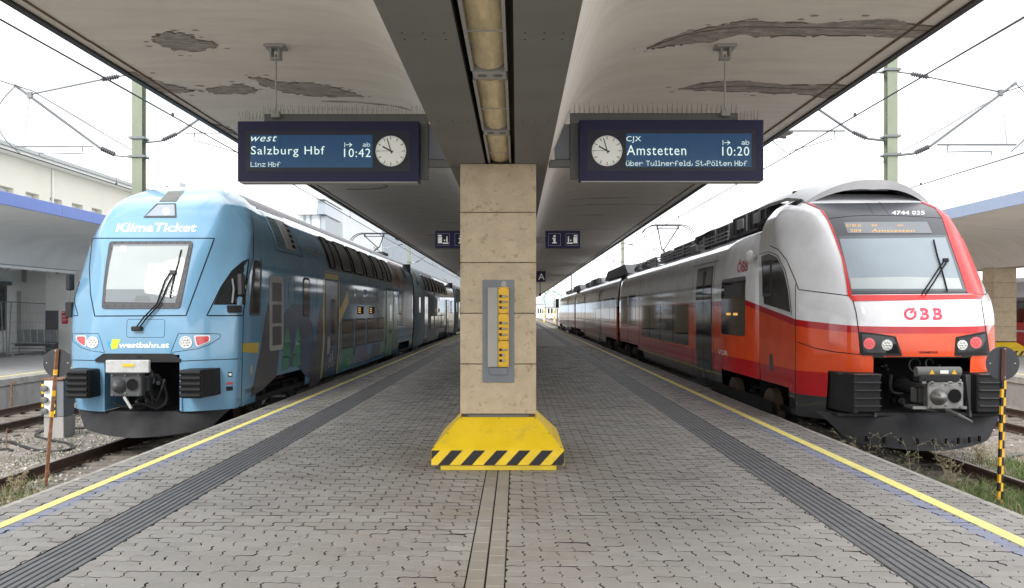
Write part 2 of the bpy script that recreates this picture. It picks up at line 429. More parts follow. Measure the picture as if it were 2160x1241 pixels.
# interlocking pavers
PL, PW = .232, .117
def paver_poly(gl=.0026, ge=.0045):
    a, b = .006, .011; f = lambda x: (a if (x % (PL/2)) < PL/4 else -a)
    lo = [(PL/8*k, f(PL/8*k)) for k in (1, 3, 5, 7)]
    P = [(0, 0)] + lo + [(PL, 0), (PL+b, PW*.3), (PL-b, PW*.7), (PL, PW)] + [(x, y+PW) for x, y in lo[::-1]] + [(0, PW), (-b, PW*.7), (b, PW*.3)]
    cx, cy = PL/2, PW/2
    out = []
    for x, y in P:
        # pull in from the joints
        ex = ge if x > cx else -ge; ey = gl if y > cy else -gl
        kx = 1 if (abs(x-cx) > PL/2-.03) else 0
        if abs(x-cx) > PL/2-.02 and .2*PW < y < .8*PW: ey = 0
        out.append((x-ex*kx, y-ey))
    return out
PAV = paver_poly()
PTRI = tessellate_polygon([[Vector((p[0], p[1], 0)) for p in PAV]])
NP_ = len(PAV)
def paver_mb(ox, oy, dz, tx, ty, lo=None, hi=None, bev=True):
    q = [(min(max(x+ox, lo), hi) if lo is not None else x+ox, y+oy) for x, y in PAV]
    cx = sum(p[0] for p in q)/NP_; cy = sum(p[1] for p in q)/NP_
    z = lambda x, y: dz + (x-cx)*tx + (y-cy)*ty
    return q, z, cx, cy
zones = [(XL+.078, -3.235), (-2.815, -.318), (-.068, 2.385), (2.83, XR-.078)]
meshes = []
for k in range(5):            # five paver meshes with a worn rim, shared by all near pavers
    q, z, cx, cy = paver_mb(0, 0, 0, 0, 0)
    top = [(cx+(x-cx)*.992, cy+(y-cy)*.984, 0) for x, y in q]; rim = [(x, y, -.002) for x, y in q]; bot = [(x, y, -.03) for x, y in q]
    mb = MB(); n = NP_
    fs = [tuple(t) for t in PTRI] + [(i, (i+1) % n, n+(i+1) % n, n+i) for i in range(n)] + [(n+i, n+(i+1) % n, 2*n+(i+1) % n, 2*n+i) for i in range(n)]
    mb.add(top + rim + bot, fs); mb.m = [0]*(len(PTRI)+n) + [1]*n; o = mb.build('paver', [M['paver'], M['joint_sand']]); meshes.append(o.data); bpy.data.objects.remove(o)
near = []; rest_v = []; rest_f = []
rows = int((42-4.4)/PW)
for j in range(rows):
    yy = 4.4 + j*PW
    for (lo, hi) in zones:
        ox = lo - (PL/2 if j % 2 else 0)
        while ox < hi - .01:
            whole = ox > lo-.02 and ox+PL < hi+.02
            vis = yy > 5.12 and abs(ox+PL/2) < 0.60*(yy+.1) and abs(ox) < 4.3
            dz = R.gauss(0, .0010); tx = R.gauss(0, .009); ty = R.gauss(0, .012)
            if whole and vis and len(near) < 298:
                o = bpy.data.objects.new('paver', meshes[R.randrange(5)]); COL.objects.link(o)
                o.location = (ox+R.gauss(0, .0013), yy+R.gauss(0, .0009), dz); o.rotation_euler = (ty, -tx, R.gauss(0, .005)); adopt(o, plat); near.append(o)
            else:
                q, z, cx, cy = paver_mb(ox+R.gauss(0, .0013), yy+R.gauss(0, .0009), dz, tx, ty, lo, hi)
                b = len(rest_v)
                rest_v += [(x, y, z(x, y)) for x, y in q] + [(x, y, -.02) for x, y in q]
                rest_f += [tuple(b+i for i in t) for t in PTRI] + [(b+i, b+(i+1) % NP_, b+NP_+(i+1) % NP_, b+NP_+i) for i in range(NP_)]
            ox += PL
# paint over the pavers is part of their material: blue stripe beside the yellow line
def paint_pavers(m, spans, col, wear=.9):
    T = m.node_tree; n = T.nodes; l = T.links; b = n['Principled BSDF']
    src = b.inputs['Base Color'].links[0].from_socket
    g = n.new('ShaderNodeNewGeometry'); sx = n.new('ShaderNodeSeparateXYZ'); l.new(g.outputs['Position'], sx.inputs[0])
    z = n.new('ShaderNodeTexNoise'); z.inputs['Scale'].default_value = 9; z.inputs['Detail'].default_value = 6; l.new(g.outputs['Position'], z.inputs['Vector'])
    tot = None
    for x0, x1, am in spans:
        a = n.new('ShaderNodeMath'); a.operation = 'COMPARE'; a.inputs[1].default_value = (x0+x1)/2; a.inputs[2].default_value = abs(x1-x0)/2; l.new(sx.outputs['X'], a.inputs[0])
        c = n.new('ShaderNodeMath'); c.operation = 'MULTIPLY'; c.inputs[1].default_value = am; l.new(a.outputs[0], c.inputs[0])
        if tot is None: tot = c.outputs[0]
        else:
            d = n.new('ShaderNodeMath'); d.operation = 'ADD'; l.new(tot, d.inputs[0]); l.new(c.outputs[0], d.inputs[1]); tot = d.outputs[0]
    r_ = n.new('ShaderNodeMapRange'); r_.inputs[1].default_value = .30; r_.inputs[2].default_value = .6; r_.inputs[3].default_value = .55; l.new(z.outputs['Fac'], r_.inputs[0])
    e = n.new('ShaderNodeMath'); e.operation = 'MULTIPLY'; l.new(tot, e.inputs[0]); l.new(r_.outputs[0], e.inputs[1])
    x = n.new('ShaderNodeMix'); x.data_type = 'RGBA'; l.new(e.outputs[0], x.inputs['Factor']); l.new(src, x.inputs['A']); x.inputs['B'].default_value = (*col, 1)
    l.new(x.outputs['Result'], b.inputs['Base Color'])
def wear_shade_pavers(m):
    T = m.node_tree; n = T.nodes; l = T.links; b = n['Principled BSDF']
    src = b.inputs['Base Color'].links[0].from_socket
    g = n.new('ShaderNodeNewGeometry'); sx = n.new('ShaderNodeSeparateXYZ'); l.new(g.outputs['Position'], sx.inputs[0])
    def noise(sc, lo, hi, amt, det=5):
        z = n.new('ShaderNodeTexNoise'); z.inputs['Scale'].default_value = sc; z.inputs['Detail'].default_value = det; l.new(g.outputs['Position'], z.inputs['Vector'])
        r_ = n.new('ShaderNodeMapRange'); r_.inputs[1].default_value = lo; r_.inputs[2].default_value = hi; r_.inputs[4].default_value = amt; l.new(z.outputs['Fac'], r_.inputs[0]); return r_.outputs[0]
    def mix(f, A, col):
        x = n.new('ShaderNodeMix'); x.data_type = 'RGBA'; l.new(f, x.inputs['Factor']); l.new(A, x.inputs['A']); x.inputs['B'].default_value = (*col, 1); return x.outputs['Result']
    # brown trodden dirt, with canopy shade painted in, along the pillar row
    a = n.new('ShaderNodeMath'); a.operation = 'ADD'; a.inputs[1].default_value = .15; l.new(sx.outputs['X'], a.inputs[0])
    ab = n.new('ShaderNodeMath'); ab.operation = 'ABSOLUTE'; l.new(a.outputs[0], ab.inputs[0])
    r_ = n.new('ShaderNodeMapRange'); r_.inputs[1].default_value = 1.9; r_.inputs[2].default_value = .4; r_.inputs[3].default_value = 0; r_.inputs[4].default_value = 1; l.new(ab.outputs[0], r_.inputs[0])
    ml = n.new('ShaderNodeMath'); ml.operation = 'MULTIPLY'; l.new(r_.outputs[0], ml.inputs[0]); l.new(noise(1.3, .25, .65, .5), ml.inputs[1])
    c = mix(ml.outputs[0], src, (.235, .195, .15))
    c = mix(noise(7, .60, .72, .35), c, (.13, .12, .11))
    v = n.new('ShaderNodeTexVoronoi'); v.inputs['Scale'].default_value = 3.2; l.new(g.outputs['Position'], v.inputs['Vector'])
    lt = n.new('ShaderNodeMath'); lt.operation = 'LESS_THAN'; lt.inputs[1].default_value = .055; l.new(v.outputs['Distance'], lt.inputs[0])
    m2 = n.new('ShaderNodeMath'); m2.operation = 'MULTIPLY'; l.new(lt.outputs[0], m2.inputs[0]); l.new(noise(2.1, .45, .6, .55), m2.inputs[1])
    c = mix(m2.outputs[0], c, (.11, .105, .10))
    v = n.new('ShaderNodeTexVoronoi'); v.inputs['Scale'].default_value = 5.1; l.new(g.outputs['Position'], v.inputs['Vector'])
    lt = n.new('ShaderNodeMath'); lt.operation = 'LESS_THAN'; lt.inputs[1].default_value = .045; l.new(v.outputs['Distance'], lt.inputs[0])
    m2 = n.new('ShaderNodeMath'); m2.operation = 'MULTIPLY'; l.new(lt.outputs[0], m2.inputs[0]); l.new(noise(3.1, .5, .62, .9), m2.inputs[1])
    c = mix(m2.outputs[0], c, (.55, .55, .52))
    l.new(c, b.inputs['Base Color'])
wear_shade_pavers(M['paver']); wear_shade_pavers(M['paver_channel'])
paint_pavers(M['paver'], [(3.40, 3.54, .75), (-3.92, -3.79, .7)], (.19, .23, .38))
me = bpy.data.meshes.new('paver_field'); me.from_pydata(rest_v, [], rest_f); me.materials.append(M['paver']); me.materials.append(M['joint_sand']); me.polygons.foreach_set('material_index', ([0]*len(PTRI)+[1]*NP_)*(len(rest_f)//(len(PTRI)+NP_))); me.update()
o = bpy.data.objects.new('paver_field', me); COL.objects.link(o); o['kind'] = 'stuff'; adopt(o, plat)
mfar = mat('paver_far', (.26, .248, .232), .62, var=.12, vscale=1.2, stretch=(1, .4, 1), bump=.3, bscale=12)
for lo, hi in zones:
    MB().box(lo, hi, 4.4+rows*PW, Y1, -.02, -.001).build('far_paving', mfar, plat)
    MB().box(lo, hi, Y0, 4.4, -.02, -.001).build('far_paving', mfar, plat)
# drainage row of small blocks down the middle
mb = MB()
for cidx, (x0, x1) in enumerate(((-.312, -.197), (-.189, -.074))):
    y = 4.3 + cidx*.09; k = 0
    while y < 60:
        ln = .218 + R.uniform(-.008, .008); z = R.gauss(-.002, .0012)
        if y < 9.0 and y > 5.0 :
            MB().bbox(x0+.002, x1-.002, y+.002, y+ln-.003, -.03, z, .004).build('channel_block', M['paver_channel'], plat)
        else: mb.box(x0+.002, x1-.002, y+.002, y+ln-.003, -.03, z)
        y += ln
o = mb.build('channel_block_row', M['paver_channel'], plat); o['kind'] = 'stuff'
# ribbed guidance plates
def tact_mesh(wd, ln):
    mb = MB(); mb.box(0, wd, .003, ln-.003, -.03, -.006); n = 7; p = wd/n
    for i in range(n):
        x0 = i*p + .007; x1 = (i+1)*p - .007
        mb.add([(x0, .003, -.007), (x1, .003, -.007), (x1, ln-.003, -.007), (x0, ln-.003, -.007), (x0+.004, .005, 0), (x1-.004, .005, 0), (x1-.004, ln-.005, 0), (x0+.004, ln-.005, 0)],
               [(4, 5, 6, 7), (0, 1, 5, 4), (1, 2, 6, 5), (2, 3, 7, 6), (3, 0, 4, 7)])
    return mb
for x0, wd in ((-3.228, .405), (2.392, .430)):
    mm = tact_mesh(wd, .42)
    mm.m = [1]*6 + [0]*(len(mm.f)-6)
    o = mm.build('guidance_plate', [M['tactile'], M['groove']]); base = o.data; bpy.data.objects.remove(o)
    y = 4.2
    while y < 36:
        o = bpy.data.objects.new('guidance_plate', base); COL.objects.link(o); o.location = (x0, y, R.gauss(.0015, .001)); adopt(o, plat); y += .42
    mm = tact_mesh(wd, 150); mm.m = [1]*6 + [0]*(len(mm.f)-6); mm.v = [(a+x0, b+y, c) for a, b, c in mm.v]
    mm.build('guidance_strip', [M['tactile'], M['groove']], plat)
def slab(name, x0, x1, y0, y1, z, mt, parent=None, step=None):
    mb = MB(); mb.add([(x0, y0, z), (x1, y0, z), (x1, y1, z), (x0, y1, z)], [(0, 1, 2, 3)]); return mb.build(name, mt, parent, fix=False)
for x0, x1 in ((-4.02, -3.925), (3.55, 3.665)):
    mb = MB(); mb.box(x0, x1, Y0, Y1, .0012, .0042); mb.build('yellow_line', M['yellow_line'], plat)

# ================================================================ CANOPY
CX = -.19
can = thing('platform_canopy', 'wide concrete canopy roof with flaking underside over the middle platform', 'canopy', (CX, 20, 3.2))
CY0, CY1 = 1.9, 165.0
# soffit height above the eye against distance from the centre line
prof = [(.53, 1.6), (.70, 2.02), (.86, 2.40), (1.02, 2.62), (1.25, 2.76), (1.6, 2.85), (2.2, 2.89), (3.2, 2.90), (4.40, 2.88)]
fz = pchip([p[0] for p in prof], [p[1] for p in prof])
def zsof(x):
    return H + fz(abs(x-CX))
xs = [.53, .58, .64, .7, .76, .82, .88, .95, 1.02, 1.1, 1.18, 1.27, 1.4, 1.6, 1.9, 2.3, 3.0, 3.7, 4.34]
for sgn, lim in ((-1, 4.48), (1, 4.40)):
    vs = []; fs = []
    ys = [CY0 + i*(CY1-CY0)/40 for i in range(41)]
    xx = xs + [lim]
    for y in ys:
        for x in xx: vs.append((CX+sgn*x, y, H+fz(x)))
    n = len(xx)
    for j in range(40):
        for i in range(n-1): fs.append((j*n+i, j*n+i+1, (j+1)*n+i+1, (j+1)*n+i))
    MB().add(vs, fs).build('soffit', M['soffit'], can, smooth=True, fix=False)
    # eaves: drip groove, fascia
    ex = CX+sgn*lim; e2 = CX+sgn*(lim+.075)
    MB().box(ex, e2, CY0, CY1, H+2.85, H+3.16).build('fascia', [M['fascia']], can)
    MB().box(e2, e2+sgn*.02, CY0, CY1, H+2.90, H+3.20).build('fascia_trim', M['fascia_face'], can)
    gx = ex - sgn*(.12 if sgn < 0 else .19)
    mb = MB(); y = CY0
    while y < CY1:
        l_ = R.uniform(.8, 2.4); g = R.uniform(-.008, .008)
        mb.box(gx+g-.012, gx+g+.012, y, min(y+l_, CY1), H+2.868, H+2.90); y += l_
    mb.build('drip_groove', M['rust_line'], can)
MB().box(CX-4.5, CX+4.4, CY0, CY1, H+3.0, H+3.1).build('roof_deck', M['fascia_face'], can)
MB().box(CX-4.4, CX+4.3, CY1, CY1+.1, H+2.7, H+3.1).build('end_fascia', M['fascia_face'], can)
# the beam clad with grey panels, channel in the middle
y = 1.95 + .83; mt = M['beam']
MB().box(CX-.55, CX+.53, 1.92, 2.775, H+1.6, H+1.64).build('beam_panel', mt, can)
while y < 120:
    y2 = y + 2.32
    for sx, (a, b) in ((-1, (CX-.55, CX-.147)), (1, (CX+.167, CX+.53))):
        MB().bbox(a, b, y+.004, y2-.004, H+1.6, H+1.64, .003).build('beam_panel', mt, can)
        if y < 25:
            mb = MB()
            for yy in (y+.06, y2-.06):
                for t in (.2, .5, .8): mb.cyl((a+(b-a)*t, yy, H+1.598), (a+(b-a)*t, yy, H+1.602), .0055, n=8)
            mb.build('screw_row', M['black'], can)
    y = y2
MB().box(CX-.53, CX+.53, CY0, CY1, H+1.78, H+1.82).build('beam_core', M['fascia'], can)
for a in (CX-.147, CX+.167): MB().box(a-.004, a+.004, CY0, CY1, H+1.6, H+1.79).build('channel_side', M['black'], can)

def soff(eps):
    def fn(u, v):
        z = zsof(u); dx = .01; s = (zsof(u+dx)-zsof(u-dx))/(2*dx)
        n_ = Vector((s, 0, -1)).normalized()
        return Vector((u, v, z)) + n_*eps, n_
    return fn
def blob(pts, jag=.02, sub=6):
    out = []
    k = len(pts)
    for i in range(k):
        a = Vector(pts[i]); b = Vector(pts[(i+1) % k])
        for j in range(sub):
            p = a.lerp(b, j/sub); nrm_ = Vector((-(b-a).y, (b-a).x)).normalized()*R.gauss(0, jag) if j else Vector((0, 0))
            out.append((p.x+nrm_.x, p.y+nrm_.y))
    return out
def cp(px, py, Z=2.9):
    k = (657-py)/Z; return ((px-1090)/k, F/k)
def patch(pxs, jag=.02, m='patch', Z=2.9, eps=.006, sub=6):
    pts = [cp(a, b, Z) for a, b in pxs]; pts = blob(pts, jag, sub)
    o = mapped(gridpoly(pts, .25, 0), soff(eps), 'bare_plaster_patch', M[m], can, .01, smooth=False)
    # broken rim: short dark edge pieces and loose flakes of paint
    k = len(pts); mb = MB(); i = 0
    while i < k:
        ln = R.randint(2, 7); seg = [pts[(i+j) % k] for j in range(ln)]
        if R.random() < .75: mb.tube([soff(eps+.002)(x+R.gauss(0, .006), y+R.gauss(0, .01))[0] for x, y in seg], R.choice((.003, .005, .008)), n=4)
        i += ln
    if mb.v: mb.build('flaking_edge', M['crack'], o)['kind'] = 'stuff'
    fl = MB()
    for q in range(26):
        x, y = R.choice(pts); x += R.gauss(0, .10); y += R.gauss(0, .10)
        if abs(x-CX) > 4.3 or abs(x-CX) < .6: continue
        s_ = R.uniform(.006, .035); c = soff(.004)(x, y)[0]; a0 = R.uniform(0, 6)
        fl.add([c+Vector((s_*math.cos(a0+g)*1.6, s_*math.sin(a0+g), 0)) for g in (0, 1.3, 2.7, 4.1, 5.2)], [(0, 1, 2, 3, 4)])
    if fl.v: fl.build('paint_flakes', M[m], o)['kind'] = 'stuff'
    return o
patch([(320, 75), (345, 67), (390, 69), (412, 80), (452, 90), (456, 100), (407, 108), (360, 103), (328, 88)])
patch([(436, 187), (465, 180), (503, 177), (535, 184), (540, 192), (500, 197), (455, 196)])
patch([(524, 161), (560, 165), (588, 172), (640, 172), (690, 178), (740, 192), (770, 200), (700, 203), (640, 199), (595, 193), (556, 180)])
patch([(272, 148), (300, 155), (345, 172), (378, 181), (412, 188), (380, 194), (345, 192), (318, 180)])
patch([(445, 257), (470, 262), (490, 270), (499, 279), (482, 280), (462, 270)])
patch([(1366, 92), (1400, 76), (1450, 62), (1520, 50), (1570, 41), (1640, 45), (1740, 48), (1800, 42), (1880, 38), (1915, 46), (1972, 52), (1960, 66), (1935, 76), (1800, 72), (1700, 75), (1610, 76), (1560, 72), (1500, 86), (1440, 90), (1390, 92)], .012)
patch([(1430, 187), (1480, 173), (1520, 171), (1580, 170), (1650, 178), (1760, 175), (1790, 178), (1745, 204), (1700, 196), (1600, 194), (1500, 190)], .012)
patch([(1630, 290), (1650, 275), (1672, 276), (1660, 288)])
for pts in ([(1366, 91), (1450, 66), (1560, 54), (1700, 57), (1850, 57), (1965, 60)], [(1430, 186), (1550, 180), (1700, 186), (1770, 182)]):
    q = [cp(a, b) for a, b in pts]
    mb = MB(); mb.tube([(x, y, zsof(x)-.006) for x, y in q], .007, n=4); mb.build('crack', M['crack'], can)
# ring shaped crack and hair cracks further back
ring = []
for i in range(26):
    t = -2.3 + 4.4*i/25; ring.append(cp(760+57*math.cos(t), 396+6.3*math.sin(t), 2.86))
MB().tube([(x, y, zsof(x)-.004) for x, y in ring], .012, n=4).build('crack', M['crack'], can)
for i in range(34):
    y = 12.5 + i*2.35 + R.uniform(-.6, .6); s = R.choice((-1, 1)) if i > 5 else (1 if i % 3 else -1); a = R.uniform(1.2, 2.6); b = min(4.3, a + R.uniform(.5, 2.6))
    if 17 < y < 23 and s < 0: continue
    n = 9; up = []; dn = []
    for j in range(n):
        x = CX + s*(a+(b-a)*j/(n-1)); wd = R.uniform(.02, .10)*math.sin(math.pi*(j+.6)/(n+.2)); yy = y + R.gauss(0, .03); up.append((x, yy+wd)); dn.append((x, yy-wd))
    mapped(gridpoly(up + dn[::-1], .4, 0), soff(.005), 'bare_plaster_patch', M['patch'], can, .008, smooth=False)

# long lamps in the beam channel
ly = 4.19; i = 0
while ly < 13.5:
    t = thing('beam_lamp', '', 'lamp', (CX, ly, 3.2), 'long strip lamps set into the canopy beam')
    mb = MB(); n = 8; x0, x1 = CX-.098, CX+.108; vs = []
    for yy in (ly+.05, ly+1.68):
        for j in range(n+1):
            u = j/n; vs.append((x0+(x1-x0)*u, yy, H+1.665-.045*math.sin(math.pi*u)**.6 if 0 < u < 1 else H+1.665))
    fs = [(j, j+1, n+1+j+1, n+1+j) for j in range(n)] + [tuple(range(n+1)), tuple(range(n+1, 2*n+2))]
    mb.add(vs, fs); mb.build('diffuser', M['diffuser'], t, smooth=True, angle=40)
    mb = MB(); mb.box(x0-.02, x0, ly, ly+1.7, H+1.612, H+1.74); mb.box(x1, x1+.02, ly, ly+1.7, H+1.612, H+1.74)
    mb.build('side_rail', M['lamp_metal'], t)
    MB().box(x0-.01, x1+.01, ly+.84, ly+.848, H+1.606, H+1.612).build('retaining_clip', M['lamp_metal'], t)
    mb = MB(); mb.bbox(x0-.012, x1+.012, ly+1.72, ly+1.90, H+1.61, H+1.72, .004); mb.build('end_housing', M['lamp_metal'], t)
    mb = MB(); mb.cyl((CX-.045, ly+1.80, H+1.606), (CX-.045, ly+1.80, H+1.611), .032, n=16); mb.cyl((CX+.062, ly+1.80, H+1.606), (CX+.062, ly+1.80, H+1.611), .032, n=16); mb.build('sensor_cap', M['frame_grey'], t)
    t['label'] = ['yellowed strip lamp in the beam cut by the top of the picture', 'middle one of the three yellowed strip lamps in the beam before the pillar', 'yellowed strip lamp in the beam ending right above the stone pillar'][i] if i < 3 else 'strip lamp in the beam beyond the front stone pillar'
    ly += 1.93; i += 1

# ================================================================ PILLARS
def pillar(y, label, group=None):
    t = thing('stone_pillar', label, 'pillar', (CX, y, 0), group)
    px0, px1 = -.612, .210
    zt = [.505, .529] ; zz = [.535, 1.079, 1.628, 2.178, 2.722, 3.252]
    MB().box(px0+.012, px1-.012, y+.012, y+.81, .45, 3.25).build('core', M['stone_joint'], t)
    for k in range(5):
        MB().bbox(px0, px1, y, y+.822, zz[k]+.004, zz[k+1]-.004, .006).build('stone_block', M['stone'], t)
    return t
def pillar_base(y, label, group=None):
    t = thing('pillar_base_guard', label, 'base guard', (CX, y, 0), group)
    a0, a1, b0, b1 = -.885, .493, y-.42, y+1.24
    p0, p1, q0, q1 = -.612, .212, y-.006, y+.83
    v = [(a0, b0, .212), (a1, b0, .212), (a1, b1, .212), (a0, b1, .212), (p0, q0, .505), (p1, q0, .505), (p1, q1, .505), (p0, q1, .505), (a0, b0, .056), (a1, b0, .056), (a1, b1, .056), (a0, b1, .056)]
    mb = MB(); mb.add(v, [(0, 1, 5, 4), (1, 2, 6, 5), (2, 3, 7, 6), (3, 0, 4, 7), (0, 8, 9, 1), (1, 9, 10, 2), (2, 10, 11, 3), (3, 11, 8, 0), (8, 11, 10, 9), (4, 5, 6, 7)])
    bm = bmesh.new(); me = bpy.data.meshes.new('t'); me.from_pydata(mb.v, [], mb.f); bm.from_mesh(me); bpy.data.meshes.remove(me)
    bmesh.ops.recalc_face_normals(bm, faces=bm.faces); bmesh.ops.bevel(bm, geom=bm.edges[:], offset=.004, segments=2, affect='EDGES')
    MB().bm(bm).build('cover_sheet', M['yellow'], t)
    MB().box(-.79, .412, b0+.02, b1-.02, .002, .05).build('plinth', M['yellow_dark'], t)
    # diagonal black bars on the lip
    n = 6; bw = (a1-a0)/11.2
    def bars(axis, lo, hi, face, s):
        sh = .14; p = .2345; x = lo - sh - .03
        while x < hi:
            poly = [(x, .058), (x+p*.5, .058), (x+p*.5+sh, .21), (x+sh, .21)]
            bm = bmesh.new(); vs = [bm.verts.new((q[0], q[1], 0)) for q in poly]; bm.faces.new(vs)
            for c, no in ((lo, (-1, 0, 0)), (hi, (1, 0, 0))):
                bmesh.ops.bisect_plane(bm, geom=bm.verts[:]+bm.edges[:]+bm.faces[:], plane_co=(c, 0, 0), plane_no=no, clear_outer=True)
            if len(bm.faces):
                pl = [(v.co.x, v.co.y) for v in bm.faces[0 if True else 0].verts] if (bm.faces.ensure_lookup_table() or True) else None
                mb = MB(); mb.prism(pl, 'y' if axis == 'x' else 'x', face, face+s*.0025)
                mb.build('black_stripe', M['stripe_black'], t)
            bm.free(); x += p
    bars('x', a0+.003, a1-.003, b0, -1)
    bars('y', b0+.003, b1-.003, a1, 1); bars('y', b0+.003, b1-.003, a0, -1)
    mb = MB()
    for x, f in ((-.60, .03), (-.19, .04), (.20, .03), (-.73, .5), (.34, .5), (-.86, .93), (.46, .93)):
        yy = q0 + (b0-q0)*f; zz_ = .505 + (.212-.505)*f; nn = Vector((0, -.293, .414)).normalized()
        c = Vector((x, yy, zz_)); mb.cyl(c, c + nn*.003, .0065, n=8)
    mb.build('screw_row', M['stripe_black'], t)
    return t
PY = 9.5
p1 = pillar(PY, 'beige natural stone pillar in front with an electrical socket panel')
MB().box(-.53, .13, PY-.005, PY+.02, .508, .530).build('lead_strip', M['frame_grey'], p1)  # grey strip put in for the dark recess between pillar and guard
pillar_base(PY, 'yellow sheet metal guard with black stripes around the foot of the front pillar')
for k in range(1, 6):
    pillar(PY+12*k, 'beige stone pillar hidden in line behind the front pillar', 'stone pillars behind the front one')
# socket panel
def PP(px, py, Y=PY): return at(px, py, Y)
sp = thing('switch_box', 'grey plate with yellow key switch column fixed to the front stone pillar', 'switch panel', (-.19, PY, 1.3))
def pbox(x0, x1, y0, y1, d0, d1, name, m, parent, b=.003):
    a = at(x0, y1, PY); c = at(x1, y0, PY); return MB().bbox(a.x, c.x, PY-d1, PY-d0, a.z, c.z, b).build(name, M[m], parent)
pbox(1018, 1084.5, 591, 807, .0, .012, 'back_plate', 'plate_grey', sp)
pbox(1029, 1050.5, 607, 774, .0125, .05, 'blank_cover', 'cover_beige', sp, .004)
pbox(1033, 1070, 775, 791, .0125, .035, 'cable_hood', 'plate_grey', sp, .006)
for y0, y1, ks, kind in ((606.5, 661, (625, 637, 649), 0), (662, 717, (681.5, 693.5, 706), 0), (718.5, 773.5, (738, 749.5, 761), 1)):
    o = pbox(1051.2, 1073.4, y0, y1, .0125, .058, 'switch_plate', 'panel_yellow', sp, .003)
    mb = MB()
    for x in (1053, 1071.5):
        for y in (y0+2, y1-2): p = at(x, y, PY-.058); mb.cyl(p, p+Vector((0, -.003, 0)), .005, n=8)
    mb.build('screw', M['black'], o)
    for i, ky in enumerate(ks):
        p = at(1056, ky, PY-.058)
        mb = MB(); mb.bbox(p.x-.014, p.x+.014, p.y-.012, p.y, p.z-.014, p.z+.014, .002); mb.build('lock', M['rubber'], o)
        mb = MB()
        if kind and i: mb.cyl(p+Vector((.032, -.014, 0)), p+Vector((.032, -.002, 0)), .014, n=12)
        else: mb.bbox(p.x+.012, p.x+.062, p.y-.018, p.y-.004, p.z-.012, p.z+.008, .004); mb.cyl(p+Vector((.062, -.011, -.002)), p+Vector((.075, -.011, -.002)), .006, n=8)
        mb.build('key_handle', M['lock_metal'], o)
st = at(1063, 599, PY-.0125)
MB().prism([(st.x-.03, st.z-.035), (st.x+.028, st.z-.035), (st.x+.02, st.z+.02), (st.x-.005, st.z+.035), (st.x-.028, st.z+.01)], 'y', st.y-.001, st.y).build('sticker', M['cover_beige'], sp)

# ================================================================ DEPARTURE BOARDS
F57 = {
'A':'0e11111f111111','B':'1e11111e11111e','C':'0e11101010110e','D':'1e11111111111e','F':'1f10101e101010','H':'1111111f111111','J':'07020202021 20c'.replace(' ',''),'L':'1010101010101f','P':'1e11111e101010','S':'0f10100e01011e','T':'1f040404040404','X':'11110a040a1111',
'a':'00000e010f110f','b':'10101619111 11e'.replace(' ',''),'c':'00000e1010110e','d':'01010d13 11110f'.replace(' ',''),'e':'00000e111f100e','f':'0609081c080808','i':'04000c0404040e','l':'0c04040404040e','m':'00001a15151515','n':'00001619111111','o':'00000e1111110e','r':'00001619101010','s':'00000e100e011e','t':'08081c0808 0906'.replace(' ',''),'u':'0000111111130d','z':'00001f0204081f','g':'000f11110f010e','w':'0000111115150a',
'0':'0e11111111110e','1':'040c040404040e','2':'0e11010204081f','4':'02060a121f0202',':':'00000400000400'.replace(' ',''),',':'00000000040408','.':'000000000c0c00'.replace(' ',''),' ':'00000000000000','ö':'0a000e1111110e','ü':'0a00111111130d','>':'0002ff'}
def dots(s, x0, x1, zb, zt, y, narrow=' :.,'):
    """dot matrix writing inside a rectangle"""
    cols = []; 
    for ch in s:
        h = F57.get(ch, F57[' ']); rows_ = [int(h[i*2:i*2+2], 16) for i in range(7)]
        used = [c for c in range(5) if any((r_ >> (4-c)) & 1 for r_ in rows_)]
        if ch == ' ': cols += [[0]*7]*3; continue
        for c in range(min(used), max(used)+1): cols.append([(r_ >> (4-c)) & 1 for r_ in rows_])
        cols.append([0]*7)
    n = len(cols)-1; dx = (x1-x0)/n; dz = (zt-zb)/7; mb = MB()
    for c in range(n):
        r0 = 0
        for r_ in range(7):
            if cols[c][r_]:
                a = x0+c*dx; b = zt-(r_+1)*dz
                mb.add([(a+dx*.08, y, b+dz*.08), (a+dx*.95, y, b+dz*.08), (a+dx*.95, y, b+dz*.95), (a+dx*.08, y, b+dz*.95)], [(0, 1, 2, 3)])
    return mb
BY = 9.42
